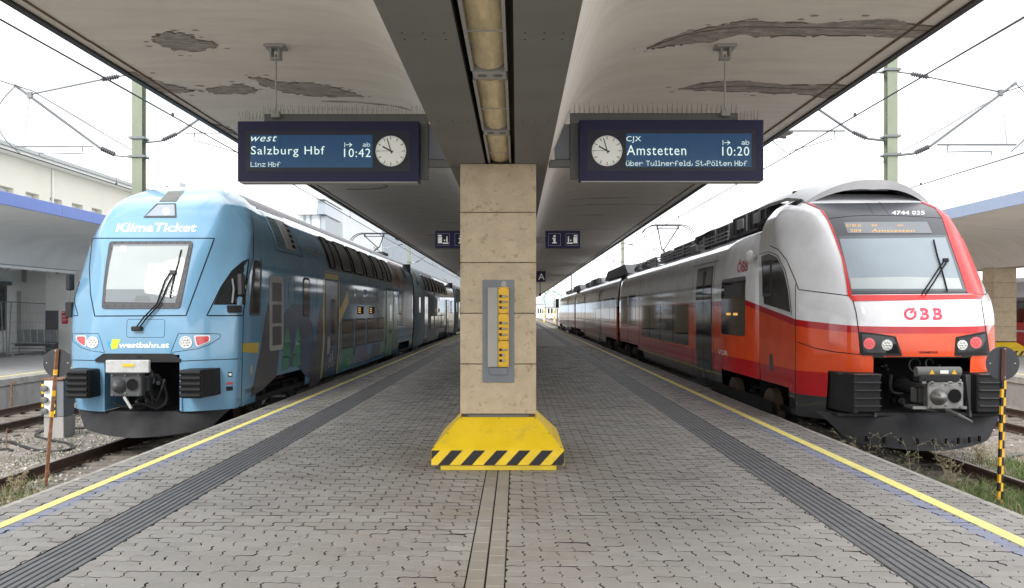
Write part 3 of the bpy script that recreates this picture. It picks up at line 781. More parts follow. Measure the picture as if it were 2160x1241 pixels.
def board(left, label):
    s = -1 if left else 1
    X0, X1 = (501, 884) if left else (1222, 1611)
    zt = (256, 253)[not left]; zb = (383, 381.5)[not left]
    A = at(X0, zb, BY); B = at(X1, zt, BY); kx = F/BY
    t = thing('departure_board', label, 'departure board', ((A.x+B.x)/2, BY, B.z))
    MB().bbox(A.x, B.x, BY, BY+.17, A.z, B.z, .006).build('housing', M['board_blue'], t)
    MB().box(A.x+.02, B.x-.02, BY+.01, BY+.165, A.z-.012, A.z+.001).build('underside', M['frame_light'], t)
    def bx(x0, x1, y0, y1, d, name, m, par=None):
        a = at(x0, y1, BY); b = at(x1, y0, BY); return MB().box(a.x, b.x, BY-d, BY+.002, a.z, b.z).build(name, M[m], par or t)
    if left: g = (518, 866, 276, 362); lc = (528, 786, 285, 354); ck = (824.8, 319.5)
    else: g = (1239, 1594, 274, 361); lc = (1320, 1585, 282, 353); ck = (1280.3, 319)
    scr = bx(g[0], g[1], g[2], g[3], .003, 'screen_frame', 'board_bezel')
    n = 4; wd = (lc[1]-lc[0])/n
    for i in range(n): bx(lc[0]+i*wd+.25, lc[0]+(i+1)*wd-.25, lc[2], lc[3], .006, 'display_module', 'lcd')
    c = at(ck[0], ck[1], BY); r_ = 32/kx
    clock = MB().cyl((c.x, BY-.003, c.z), (c.x, BY-.016, c.z), r_, n=40).build('clock', M['clock_face'], t)
    mb = MB(); yc = BY-.0175
    def mark(ang, r0, r1, wd, mb=mb, yy=yc):
        d = Vector((math.sin(ang), 0, math.cos(ang))); q = Vector((d.z, 0, -d.x))
        P = [Vector((c.x, yy, c.z)) + d*a_ + q*b_ for a_, b_ in ((r0, -wd), (r1, -wd), (r1, wd), (r0, wd))]
        mb.add(P, [(0, 1, 2, 3)])
    for i in range(60): mark(i*math.pi/30, r_*(.74 if i % 5 == 0 else .90), r_*.97, r_*(.022 if i % 5 == 0 else .008))
    mb.build('minute_marks', M['clock_hand'], clock)
    mb = MB(); mark(rad(299), -r_*.16, r_*.62, r_*.045, mb, BY-.019); mb.build('hour_hand', M['clock_hand'], clock)
    mb = MB(); mark(rad(344), -r_*.18, r_*.86, r_*.03, mb, BY-.0205); mb.build('minute_hand', M['clock_hand'], clock)
    mb = MB(); mark(rad(270), -r_*.2, r_*.93, r_*.010, mb, BY-.022); mb.build('second_hand', M['clock_hand'], clock)
    yt = BY-.0085
    def dt(s_, x0, x1, y0, y1):
        a = at(x0, y1, BY); b = at(x1, y0, BY); dots(s_, a.x, b.x, a.z, b.z, yt).build('lettering', M['lcd_text'], t, fix=False)
    def big(s_, x0, x1, y0, y1, b_=.0, sh=0.):
        a = at(x0, y1, BY); b = at(x1, y0, BY)
        mapped(text_fit(s_, a.x, b.x, a.z, b.z, bold=b_, shear=sh, spacing=1.12), lambda u, v: (Vector((u, yt, v)), Vector((0, -1, 0))), 'lettering', M['lcd_text'], t, smooth=False)
    if left:
        big('west', 530, 585, 287, 299, .0, .35); big('Salzburg Hbf', 530, 685, 309, 332); dt('Linz Hbf', 529, 592, 342, 352.5)
        dt('ab', 765, 781, 301, 310); big('10:42', 726, 782, 314, 332); ar = (727, 743, 306)
    else:
        big('CJX', 1321, 1352, 288, 302); big('Amstetten', 1322, 1447, 307, 328); dt('über Tullnerfeld, St.Pölten Hbf', 1320, 1576, 339.5, 350.5)
        dt('ab', 1563, 1580, 296, 306); big('10:20', 1523, 1580, 310, 329); ar = (1524, 1540, 301.5)
    a = at(ar[0], ar[2], BY); b = at(ar[1], ar[2], BY); mb = MB(); y = yt; h_ = .003
    mb.add([(a.x, y, a.z-.026), (a.x+.006, y, a.z-.026), (a.x+.006, y, a.z+.026), (a.x, y, a.z+.026)], [(0, 1, 2, 3)])
    mb.add([(a.x+.014, y, a.z-h_), (b.x, y, a.z-h_), (b.x, y, a.z+h_), (a.x+.014, y, a.z+h_)], [(0, 1, 2, 3)])
    for q in (1, -1): mb.add([(b.x, y, a.z), (b.x-.028, y, a.z+q*.024), (b.x-.032, y, a.z+q*.018), (b.x-.008, y, a.z-.0)], [(0, 1, 2, 3)])
    mb.build('arrow_mark', M['lcd_text'], t, fix=False)
    # bird spikes on top
    mb = MB(); xs0, xs1 = (A.x+.03, B.x+.07) if left else (A.x-.1, B.x-.02)
    x = xs0
    while x < xs1:
        out = (x < A.x+.27) if left else (x > B.x-.27)
        zb_ = B.z if out else B.z+.075
        for q in (-.02, .0, .03):
            mb.cyl((x+q*.3, BY+.08+q*2, zb_), (x+q*.5+R.gauss(0, .006), BY+.08+q*3.2, zb_+R.uniform(.085, .125)), .0013, n=3, cap=False)
        x += .053 if not out else .036
    mb.build('bird_spikes', M['wire'], t)['kind'] = 'stuff'
    # grey carrying frame behind
    fy0, fy1 = BY+.175, BY+.26
    def fb(x0, x1, y0, y1, name, m='frame_grey', yy0=fy0, yy1=fy1):
        a = at(x0, y1, (yy0)); b = at(x1, y0, (yy0)); return MB().bbox(a.x, b.x, yy0, yy1, a.z, b.z, .004).build(name, M[m], t)
    if left:
        fb(557, 903, 240.5, 262, 'top_rail'); fb(886, 903, 262, 378, 'side_rail'); fb(903.3, 955, 337, 352, 'lower_arm'); fb(903.3, 940, 262, 336.5, 'web_plate', 'fascia_face', fy0+.05, fy0+.07); rod = (582, 105, 240)
    else:
        fb(1203, 1557, 238.5, 262, 'top_rail'); fb(1203, 1220, 262, 377, 'side_rail'); fb(1158, 1202.7, 337, 352, 'lower_arm'); fb(1170, 1202.7, 262, 336.5, 'web_plate', 'fascia_face', fy0+.05, fy0+.07); rod = (1529, 95, 237)
    e = at(rod[0], rod[2], BY+.15); top = zsof(e.x)
    MB().cyl((e.x, e.y, e.z-.02), (e.x, e.y, top-.09), .011, n=8).build('hanger_rod', M['frame_light'], t)
    MB().bbox(e.x-.045, e.x+.05, e.y-.04, e.y+.03, e.z-.05, e.z+.02, .006).build('rod_clamp', M['frame_light'], t)
    mb = MB(); mb.bbox(e.x-.11, e.x+.11, e.y-.10, e.y+.10, top-.03, top-.003, .004); mb.bbox(e.x-.055, e.x-.035, e.y-.06, e.y+.06, top-.13, top-.03, .002); mb.bbox(e.x+.035, e.x+.055, e.y-.06, e.y+.06, top-.13, top-.03, .002); mb.bbox(e.x-.06, e.x+.06, e.y-.05, e.y+.05, top-.15, top-.13, .003)
    for q in (-.08, .08): mb.cyl((e.x+q, e.y-.07, top-.045), (e.x+q, e.y-.07, top-.03), .014, n=6)
    mb.build('ceiling_bracket', M['frame_light'], t)
    return t
board(True, 'dark blue departure board reading Salzburg Hbf with a clock on its right')
board(False, 'dark blue departure board reading Amstetten with a clock on its left')

# hanging pictogram signs
SY = 15.4
def sign(x0, x1, label, icons, Y, y0, y1, flip=False):
    a = at(x0, y1, Y); b = at(x1, y0, Y)
    t = thing('platform_sign', label, 'sign', ((a.x+b.x)/2, Y, a.z))
    MB().bbox(a.x, b.x, Y, Y+.08, a.z, b.z, .004).build('sign_box', M['board_blue'], t)
    return t, a, b
def icon_i(t, x, z, s, Y):
    mb = MB(); y = Y-.006
    mb.cyl((x, y, z+s*.30), (x, y+.004, z+s*.30), s*.11, n=12)
    for q in ((-.1, .1, -.32, .12), (-.2, .1, .04, .14), (-.22, .22, -.36, -.28)): mb.box(x+q[0]*s, x+q[1]*s, y, y+.004, z+q[2]*s, z+q[3]*s)
    mb.build('information_symbol', M['clock_face'], t)
def icon_frame(t, x, z, s, Y):
    mb = MB(); y = Y-.004; h = s*.56; w_ = .004
    for q in ((-h, h, h-w_, h), (-h, h, -h, -h+w_), (-h, -h+w_, -h, h), (h-w_, h, -h, h)): mb.box(x+q[0], x+q[1], y, y+.003, z+q[2], z+q[3])
    mb.build('symbol_frame', M['frame_light'], t)
def icon_lift(t, x, z, s, Y, m=1):
    mb = MB(); y = Y-.006
    mb.box(x+m*.14*s, x+m*.5*s, y, y+.004, z-.35*s, z+.22*s); mb.box(x+m*.18*s, x+m*.5*s, y, y+.004, z+.27*s, z+.42*s)
    mb.cyl((x-m*.32*s, y, z+.24*s), (x-m*.32*s, y+.004, z+.24*s), .06*s, n=8); mb.box(x-m*.38*s, x-m*.26*s, y, y+.004, z-.22*s, z+.16*s)
    mb.box(x-m*.45*s, x+m*.08*s, y, y+.004, z-.40*s, z-.28*s); mb.box(x-m*.16*s, x-m*.04*s, y, y+.004, z-.14*s, z-.02*s)
    mb.build('waiting_room_symbol', M['clock_face'], t)
for rt in (1, 0):
    if rt: t, a, b = sign(1150.5, 1224, 'blue hanging sign with an i and a waiting room symbol right of the pillar', None, SY, 487, 524)
    else: t, a, b = sign(918, 991, 'blue hanging sign with a waiting room symbol left of the pillar', None, SY, 487, 524)
    zc = (a.z+b.z)/2; s_ = .19; xi = a.x + (b.x-a.x)*(.26 if rt else .74); xl = a.x + (b.x-a.x)*(.76 if rt else .24)
    icon_i(t, xi, zc, s_, SY); icon_frame(t, xi, zc, s_, SY); icon_lift(t, xl, zc, s_, SY, 1 if rt else -1); icon_frame(t, xl, zc, s_, SY)
    if rt: MB().box(.25, a.x, SY+.01, SY+.07, zc-.045, zc+.045).build('support_arm', M['frame_grey'], t)
    else: MB().box(b.x, -.3, SY+.01, SY+.07, zc-.045, zc+.045).build('support_arm', M['frame_grey'], t)
t, a, b = sign(1117, 1151, 'small blue sign with the letter A beyond the right edge of the pillar', None, 33, 572, 595)
cc = at(1142, 584, 33)
mapped(text_fit('A', cc.x-.12, cc.x+.12, cc.z-.12, cc.z+.12), lambda u, v: (Vector((u, 32.99, v)), Vector((0, -1, 0))), 'letter', M['clock_face'], t, smooth=False)
MB().box(a.x+.05, a.x+.1, 33.01, 33.05, b.z, H+1.62).build('hanger', M['frame_grey'], t)
s_ = at(1139.5, 622, 60)
t = thing('loudspeaker', 'small dark fitting hanging below the far end of the canopy', 'loudspeaker', (s_.x, 60, s_.z))
mb = MB(); mb.bbox(s_.x-.07, s_.x+.07, 60, 60.2, s_.z-.1, s_.z+.1, .01); mb.build('case', M['rubber'], t); MB().cyl((s_.x, 60.1, s_.z+.1), (s_.x, 60.1, zsof(s_.x)), .02).build('stem', M['rubber'], t)
# ================================================================ GROUND AND TRACKS
gr = MB()
def hgt(x, y): return ZG + .02*math.sin(x*1.7+y*.6) + .015*math.sin(y*1.3-x*.8)
for (xa, xb) in ((XL-.01, -60), (XR+.01, 60)):
    nx, ny = 90, 90
    xs_ = [xa + (xb-xa)*(i/nx)**1.8 for i in range(nx+1)]; ys_ = [2 + 398*(j/ny)**2 for j in range(ny+1)]
    vs = [(x, y, hgt(x, y)+R.gauss(0, .008)) for y in ys_ for x in xs_]
    gr.add(vs, [(j*(nx+1)+i, j*(nx+1)+i+1, (j+1)*(nx+1)+i+1, (j+1)*(nx+1)+i) for j in range(ny) for i in range(nx)])
gr.add([(-1500, -40, ZG-.12), (1500, -40, ZG-.12), (1500, 2500, ZG-.12), (-1500, 2500, ZG-.12)], [(0, 1, 2, 3)])
g = gr.build('track_bed', M['ballast'], smooth=True); g['kind'] = 'structure'
TR = [(-6.03, 'left'), (5.77, 'right'), (-10.8, 'farleft'), (10.42, 'farright')]
sl = MB().bbox(-1.25, 1.25, 0, .24, -.10, .02, .012).build('sleeper', M['sleeper']); slm = sl.data; bpy.data.objects.remove(sl)
for i, (tx, nm) in enumerate(TR):
    t = struct('railway_track', (tx, 20, ZG))
    for s in (-1, 1):
        x = tx + s*.752
        mb = MB()
        prof_ = [(-.062, 0), (.062, 0), (.062, .012), (.012, .03), (.010, .115), (.035, .128), (.035, .160), (-.035, .160), (-.035, .128), (-.010, .115), (-.012, .03), (-.062, .012)]
        mb.prism([(x+a, ZG+.035+b) for a, b in prof_], 'y', 2, 300, 0)
        mb.box(x-.030, x+.030, 2, 300, ZG+.1955, ZG+.197, 1)
        mb.build('rail', [M['rail'], M['rail_top']], t)
    y = 6.0; mb = MB()
    lim = 36 if abs(tx) < 8 else 46
    while y < 120:
        if y < lim and (y > (8 if abs(tx) < 8 else 14)):
            o = bpy.data.objects.new('sleeper', slm); COL.objects.link(o); o.location = (tx+R.uniform(-.03, .03), y, ZG+R.uniform(.008, .02)); o.rotation_euler.z = R.gauss(0, .008); adopt(o, t)
        else: mb.box(tx-1.25, tx+1.25, y, y+.24, ZG-.1, ZG+.02)
        y += .63
    o = mb.build('sleeper_row', M['sleeper'], t, fix=False); o['kind'] = 'stuff'
    if abs(tx) < 8:     # rail clips on the near sleepers
        mb = MB(); y = 6.12
        while y < 20:
            for s in (-1, 1):
                for q in (-.1, .1): mb.box(tx+s*.752+q-.03, tx+s*.752+q+.03, y-.05, y+.05, ZG+.03, ZG+.065)
            y += .63
        o = mb.build('rail_clips', M['rail'], t, fix=False)
# loose stones of the ballast
def stones(n, fx, name, mt, rs=(.012, .034), zf=None):
    vs = []; fs = []
    for i in range(n):
        x, y = fx(); s = R.uniform(*rs); z = (zf or hgt)(x, y) + s*.3
        b = len(vs); a = R.uniform(0, 6.28)
        pts = [(0, 0, 1), (1, 0, 0), (.1, 1, 0), (-1, .1, 0), (0, -1, .1), (0, 0, -1)]
        for p in pts:
            q = (p[0]*R.uniform(.7, 1.3), p[1]*R.uniform(.7, 1.3), p[2]*R.uniform(.5, .9))
            vs.append((x + s*(q[0]*math.cos(a)-q[1]*math.sin(a)), y + s*(q[0]*math.sin(a)+q[1]*math.cos(a)), z+s*q[2]))
        fs += [(b, b+1, b+2), (b, b+2, b+3), (b, b+3, b+4), (b, b+4, b+1), (b+5, b+2, b+1), (b+5, b+3, b+2), (b+5, b+4, b+3), (b+5, b+1, b+4)]
    me = bpy.data.meshes.new(name); me.from_pydata(vs, [], fs); me.materials.append(mt); me.update()
    o = bpy.data.objects.new(name, me); COL.objects.link(o); o['kind'] = 'stuff'; return o
def fL():
    y = 8 + 30*R.random()**1.6; u = R.random()
    x = R.gauss(-6.03, .9) if u < .5 else (R.gauss(-7.2, .3) if u < .75 else R.uniform(-12.3, -7))
    return x, y
def fR():
    y = 7.5 + 30*R.random()**1.6; u = R.random()
    x = R.gauss(5.77, .9) if u < .4 else (R.gauss(7.0, .35) if u < .7 else R.uniform(7, 12.3))
    return x, y
def clampx(f, lo, hi):
    def g_():
        while True:
            x, y = f()
            if lo < x < hi: return x, y
    return g_
stones(15000, clampx(fL, -12.4, XL-.03), 'ballast_stones', M['stones'])
stones(15000, clampx(fR, XR+.03, 12.6), 'ballast_stones', M['stones'])
# tufts, grass and dry weeds
def grass(name, n, fx, h, mt, spread=.3, wd=.004):
    vs = []; fs = []
    for i in range(n):
        x, y = fx(); z = hgt(x, y); a = R.uniform(0, 6.28); hh = h*R.uniform(.4, 1.3); lx, ly = R.gauss(0, spread)*hh, R.gauss(0, spread)*hh; b = len(vs)
        dx, dy = math.cos(a)*wd, math.sin(a)*wd
        vs += [(x-dx, y-dy, z), (x+dx, y+dy, z), (x+lx*.4+dx*.8, y+ly*.4+dy*.8, z+hh*.6), (x+lx*.4-dx*.8, y+ly*.4-dy*.8, z+hh*.6), (x+lx, y+ly, z+hh)]
        fs += [(b, b+1, b+2, b+3), (b+3, b+2, b+4)]
    me = bpy.data.meshes.new(name); me.from_pydata(vs, [], fs); me.materials.append(mt); me.update()
    o = bpy.data.objects.new(name, me); COL.objects.link(o); o['kind'] = 'stuff'; return o
def clump(cs, sx, sy):
    def g_():
        c = R.choice(cs); return c[0]+R.gauss(0, sx), c[1]+R.gauss(0, sy)
    return g_
gL = [(-6.5, 11.2), (-6.2, 11.0), (-6.6, 11.6), (-5.6, 11.6), (-5.2, 12.2), (-6.9, 11.9), (-6.3, 10.7)]
grass('grass', 1300, clampx(clump(gL, .2, .3), -9, XL-.02), .08, M['grass'], .5)
grass('dry_grass', 700, clampx(clump(gL, .25, .35), -9, XL-.02), .12, M['dry'], .6)
gR = [(6.1, 10.5), (6.3, 11.0), (5.9, 10.9), (5.6, 10.8), (5.4, 11.4), (5.2, 11.9), (6.3, 11.6), (7.2, 12.2), (7.5, 13.2), (7.3, 11.8), (7.7, 12.6), (5.8, 11.5), (6.6, 10.8)]
grass('grass', 9000, clampx(clump(gR, .24, .4), XR+.02, 9), .14, M['grass'], .45)
grass('dry_grass', 2600, clampx(clump(gR + [(7.5, 14), (8.4, 13), (8, 15)], .3, .6), XR+.02, 10), .15, M['dry'], .7)
grass('dry_grass', 3000, clampx(clump([(-9, 17), (-8.3, 21), (-9.8, 20), (-12, 25), (-12.1, 22), (-12.2, 28), (-7.6, 14.5), (-8.5, 19)], .35, 1.2), -12.3, -7.1), .07, M['moss'], .9, .006)
def weed(name, x, y, h, label, cols, n=7, leaf=.02, seed=1, green=.3):
    r_ = random.Random(seed); t = thing(name, label, 'weed', (x, y, ZG))
    mb = MB(); lf = MB(); z0 = ZG
    for i in range(n):
        a = r_.uniform(0, 6.28); tl = r_.uniform(.1, .55); p = Vector((x, y, z0)); pts = [p]; hh = h*r_.uniform(.55, 1.05); k = 6
        for j in range(1, k+1):
            u = j/k; pts.append(Vector((x+math.cos(a)*tl*hh*u**1.3+r_.gauss(0, .012), y+math.sin(a)*tl*hh*u**1.3+r_.gauss(0, .012), z0+hh*u)))
        mb.tube(pts, [.0035*(1-.7*j/k) for j in range(k+1)], n=4)
        for j in range(2, k+1):
            for q in range(3):
                b = r_.uniform(0, 6.28); ln = h*r_.uniform(.05, .2); c = pts[j]; e = c + Vector((math.cos(b)*ln, math.sin(b)*ln, ln*r_.uniform(.1, .9)))
                mb.tube([c, c.lerp(e, .5)+Vector((0, 0, .01)), e], .0013, n=3)
                for w_ in range(4):
                    f = c.lerp(e, r_.uniform(.3, 1)); d = Vector((r_.gauss(0, 1), r_.gauss(0, 1), r_.gauss(0, 1))).normalized()*leaf*r_.uniform(.4, 1); g2 = d.orthogonal().normalized()*leaf*.3
                    lf.add([f, f+d*.5+g2, f+d, f+d*.5-g2], [(0, 1, 2, 3)])
    mb.build('stems', M['dry'], t, fix=False); lf.build('leaves', cols, t, fix=False)
weed('dry_weed', 4.42, 11.2, .86, 'pale dry weed rising past the platform edge under the snow plough', M['dry'], 8, .02, 3)
weed('dry_weed', 4.3, 11.7, .7, 'small bare weed at the platform edge left of the other dry weeds', M['dry'], 4, .015, 8)
weed('green_weed', 4.72, 10.35, .76, 'greenish bushy weed beside the platform edge in front of the red train', M['moss'], 8, .03, 5)
weed('dry_weed', 5.75, 11.6, .62, 'tall spindly brown weed between the rails before the red train', M['dry'], 10, .02, 6)
weed('dry_weed', 7.2, 13.6, .35, 'low brown weed outside the rail right of the snow plough', M['dry'], 9, .03, 9)
weed('dry_weed', -6.45, 11.3, .4, 'thin dry weed by the platform edge at the left border', M['dry'], 8, .02, 12)
# white rag on the ground
mb = MB(); c = ground(78, 1033, ZG+.03)
for i in range(10):
    a = [Vector((c.x+R.uniform(-.13, .13), c.y+R.uniform(-.16, .16), ZG+R.uniform(.02, .1))) for _ in range(3)]
    mb.add(a, [(0, 1, 2)])
o = mb.build('crumpled_rag', M['far_white']); setp(o, 'crumpled white scrap of foil lying by the left platform edge', 'litter')

# stop discs between the rails
def disc(x, y, z1, zc, dx, rr, label, checked, base_dx):
    t = thing('stop_disc', label, 'stop disc', (x, y, ZG))
    b = Vector((x, y, ZG)); top = Vector((x+dx, y, z1))
    d = (top-b).normalized(); r_ = .021
    n = 14; L_ = (top-b).length
    if checked:
        a = MB(); k = MB(); cells = 15; hh = (zc-rr-.0-b.z)/cells
        for i in range(cells):
            p = b + d*(i*hh); q = b + d*((i+1)*hh)
            for s in (0, 1):
                m_ = a if (i+s) % 2 else k
                x0 = -r_*1.3 + s*r_*1.3
                m_.add([p+Vector((x0, -r_, 0)), p+Vector((x0+r_*1.3, -r_, 0)), p+Vector((x0+r_*1.3, r_, 0)), p+Vector((x0, r_, 0)), q+Vector((x0, -r_, 0)), q+Vector((x0+r_*1.3, -r_, 0)), q+Vector((x0+r_*1.3, r_, 0)), q+Vector((x0, r_, 0))],
                       [(0, 3, 2, 1), (4, 5, 6, 7), (0, 1, 5, 4), (1, 2, 6, 5), (2, 3, 7, 6), (3, 0, 4, 7)])
        k.build('black_checks', M['stripe_black'], t); a.build('orange_checks', M['amber_paint'], t)
        p = b + d*(cells*hh)
        MB().tube([p, top], .03, n=4).build('pole_top', mat('maroon_steel', (.09, .035, .03), .6, var=.3), t)
    else:
        MB().tube([b, top], r_*1.25, n=4).build('pole', M['rusty'], t)
        for i in range(9):
            u = .98 - i*.075; p = b + d*L_*(u-.165)
            if i % 2 == 0: MB().tube([p, p+d*.075], r_*1.38 if i else r_*1.42, n=4).build('yellow_band', M['amber_paint'] if i < 5 else M['rusty'], t)
    c = Vector((x+dx*((zc-ZG)/(z1-ZG)), y+.028, zc))
    o = MB().cyl(c, c+Vector((0, .004, 0)), rr, n=48).build('disc', M['disc_dark'], t)
    mb = MB(); pts = [(0, rr*.86), (rr*.74, 0), (-rr*.74, 0), (0, -rr*.8)]
    for q in pts:
        yo = -.056 if q[0] == 0 else -.003
        mb.cyl(c+Vector((q[0], yo, q[1])), c+Vector((q[0], yo+.004, q[1])), .006, n=8)
    mb.build('bolts', M['white_paint'], t)
disc(5.86, 10.65, H-(735-657)*10.65/F, H-(767-657)*10.65/F, .062, .205, 'dark round disc on a black and orange checked pole between the right rails', True, 0)
disc(-6.34, 11.8, H-(737-657)*11.8/F, H-(766-657)*11.8/F, .158, .192, 'dark round disc on a leaning rusty pole between the left rails', False, 0)

# electrical box between the left tracks
bx, by = -8.78, 16.4
t = thing('socket_pedestal', 'small white and grey pedestal with striped edges between the left tracks', 'pedestal', (bx, by, ZG))
def pb(x0, x1, y0, y1, Y): a = at(x0, y1, Y); b = at(x1, y0, Y); return a.x, b.x, a.z, b.z
a = pb(92, 134, 880, 925, by); MB().bbox(a[0], a[1], by, by+.45, ZG-.1, a[3], .01).build('concrete_foot', M['wall_concrete'], t)
a = pb(90, 116, 801, 879, by); MB().bbox(a[0], a[1], by-.02, by+.02, a[2], a[3], .004).build('socket_plate', M['white_paint'], t)
a = pb(117, 134, 803, 879, by); MB().bbox(a[0], a[1], by, by+.4, a[2], a[3], .006).build('cabinet', M['plate_grey'], t)
a = pb(88, 135, 799, 801.5, by); MB().bbox(a[0], a[1], by-.05, by+.42, a[2], a[3], .002).build('top_cap', M['rusty'], t)
for x0 in (87.5, 112): 
    y = 803; k = 0
    while y < 879:
        a = pb(x0, x0+4.5, y, min(y+7, 879), by-.03); MB().box(a[0], a[1], by-.035, by-.021, a[2], a[3]).build('edge_stripe', M['yellow'] if k % 2 else M['stripe_black'], t); y += 7; k += 1
for yy in (819, 843, 867):
    p = at(98.5, yy, by); mb = MB(); mb.lathe((p.x, by-.02, p.z), (p.x, by-.2, p.z), [(0, .045), (.05, .045), (.055, .06), (.09, .06), (.10, .03)], 14); mb.build('socket', M['frame_grey'], t)
# hoses and stakes
def gline(pts, z=ZG+.03): return [ground(a, b, z) for a, b in pts]
def smooth_path(P, k=6):
    out = []
    for i in range(len(P)-1):
        p0 = P[max(i-1, 0)]; p1 = P[i]; p2 = P[i+1]; p3 = P[min(i+2, len(P)-1)]
        for j in range(k):
            t_ = j/k; out.append(.5*((2*p1)+(p2-p0)*t_+(2*p0-5*p1+4*p2-p3)*t_*t_+(3*p1-p0-3*p2+p3)*t_**3))
    out.append(P[-1]); return out
hp = smooth_path(gline([(-20, 934), (20, 933), (45, 942), (80, 951), (120, 953), (148, 949), (154, 943), (140, 936), (110, 930), (82, 924), (76, 918), (85, 911), (110, 907), (150, 905), (205, 902)]))
o = MB().tube(hp, .032, n=8).build('cable_hose', M['hose'], smooth=True); setp(o, 'thick black hose snaking over the ground by the white pedestal', 'hose')
hp = smooth_path(gline([(-20, 949), (10, 948), (26, 951)])); o = MB().tube(hp, .026, n=8).build('cable_hose', M['hose'], smooth=True); setp(o, 'short black hose end behind the thick hose at the left border', 'hose')
hp = smooth_path(gline([(2180, 957), (2150, 959), (2135, 961), (2131, 966), (2138, 973), (2160, 980), (2190, 984)])); o = MB().tube(hp, .03, n=8).build('cable_hose', M['galv'], smooth=True); setp(o, 'grey curved pipe end lying in the grass at the right border', 'pipe')
p = ground(14, 953, ZG); o = MB().tube([p, p+Vector((.0, 0, .38)), p+Vector((.03, .0, .39))], .011, n=6).build('marker_stake', M['rusty']); setp(o, 'short rusty stake in the ground at the left border', 'stake')
p = Vector((-11.75, 20.4, ZG)); o = MB().tube([p, p+Vector((0, 0, .72)), p+Vector((.1, 0, .73))], .02, n=6).build('marker_stake', M['rusty']); setp(o, 'dark stake standing against the far left platform wall', 'stake')

# ================================================================ MASTS AND OVERHEAD LINES
def insul(mb, a, b, r=.055):
    a = Vector(a); b = Vector(b); Ln = (b-a).length; pr = [(0, .02)]; n = 7
    for i in range(n):
        t_ = .08*Ln + (Ln*.84)*i/n; st = Ln*.84/n; pr += [(t_, .03), (t_+st*.35, r), (t_+st*.6, r), (t_+st*.8, .03)]
    pr += [(Ln, .02)]
    mb.lathe(a, b, pr, 12)
def mast(x, y, sgn_out, label, group, near=True, top=7.7):
    """sgn_out: side (+1 right, -1 left) on which the outer track lies"""
    t = thing('catenary_mast', label, 'mast', (x, y, ZG), group)
    s = sgn_out; w_ = .11
    mb = MB()
    for q in (-1, 1): mb.box(x-w_, x+w_, y+q*.1-.009, y+q*.1+.009, ZG-.3, top)
    mb.box(x-.008, x+.008, y-.091, y+.091, ZG-.3, top)
    mb.build('post', M['mast'], t)
    mb = MB(); mb.bbox(x-.3, x+.3, y-.3, y+.3, ZG-.3, ZG+.12, .02); mb.build('footing', M['wall_concrete'], t)
    for z in (6.86, 5.43, 5.03):
        MB().box(x-.17, x+.17, y-.15, y-.112, z-.025, z+.025).box(x-.17, x+.17, y+.112, y+.15, z-.025, z+.025).box(x-.17, x-.115, y-.112, y+.112, z-.02, z+.02).box(x+.115, x+.17, y-.112, y+.112, z-.02, z+.02).build('bracket', M['galv'], t)
    def arm(s, full):
        xo = x+s*.11; n = 1 if near else 0
        zb = 5.03 if s == sgn_out else 5.35; xe = 2.62 if s == sgn_out else 2.3
        # inclined tube
        A = Vector((xo+s*.02, y, zb)); B1 = Vector((x+s*.50, y, zb+.04)); B2 = Vector((x+s*.86, y, zb+.20)); E = Vector((x+s*xe, y, 6.53))
        mb = MB(); mb.tube([A, B1], .03, n=6); mb.tube([B2, E], .028, n=8); mb.build('bracket_tube', M['galv'], t)
        mb = MB(); insul(mb, B1, B2); mb.build('insulator', M['insulator'], t, smooth=True, angle=50)
        # top tie
        C = Vector((xo, y, 6.84)); D1 = Vector((x+s*.42, y, 6.80)); D2 = Vector((x+s*.84, y, 6.72)); G = Vector((x+s*(xe-.24), y, 6.40))
        mb = MB(); mb.tube([C, D1], .02, n=6); mb.tube([D2, G], .019, n=6); mb.build('tie_rod', M['galv'], t)
        mb = MB(); insul(mb, D1, D2); mb.build('insulator', M['insulator'], t, smooth=True, angle=50)
        # registration tube and steady arm
        P = B2 + (E-B2)*.07; Q = Vector((x+s*2.72, y, P.z+.0)) 
        mb = MB(); mb.tube([P+Vector((s*.03, 0, -.06)), Q+Vector((0, 0, -.06))], .022, n=6)
        hx = P.x + s*.26; mb.tube([Vector((hx, y, P.z-.06)), Vector((hx-s*.02, y, P.z-.20))], .014, n=5); mb.build('registration_tube', M['galv'], t); mb = MB()
        mb.tube([Vector((hx-s*.02, y, P.z-.22)), Vector((x+s*2.18, y, 5.12))], .012, n=5); mb.tube([Vector((x+s*2.18, y, 5.12)), Vector((x+s*2.18, y, 5.03))], .012, n=5); mb.build('steady_arm', M['galv'], t); mb = MB()
        mb.tube([E, E+(E-B2).normalized()*.12], .034, n=8); mb.build('tube_cap', M['galv'], t); mb = MB(); mb.bbox(G.x-.05, G.x+.05, y-.04, y+.04, G.z-.09, G.z+.05, .008)
        mb.build('wire_clamp', M['galv'], t)
        if near:
            loop = [E+(E-B2).normalized()*.1, Vector((x+s*(xe+.42), y, 6.2)), Vector((x+s*(xe+.5), y, 5.8)), Vector((x+s*(xe+.30), y, 5.4)), Vector((x+s*(xe-.02), y, 5.10))]
            MB().tube(smooth_path(loop), .010, n=5).build('jumper_wire', M['wire'], t)
            MB().tube([G, Q+Vector((-s*.2, 0, -.06))], .005, n=4).build('hanger_wire', M['wire'], t)
    arm(s, True); arm(-s, True)
    return t
MY = [19.0, 67, 130, 190, 250]
mast(8.10, MY[0], 1, 'olive green lattice free mast with insulators rising behind the red train', None)
mast(-8.27, MY[0]+.2, -1, 'olive green mast with insulators rising behind the blue train', None)
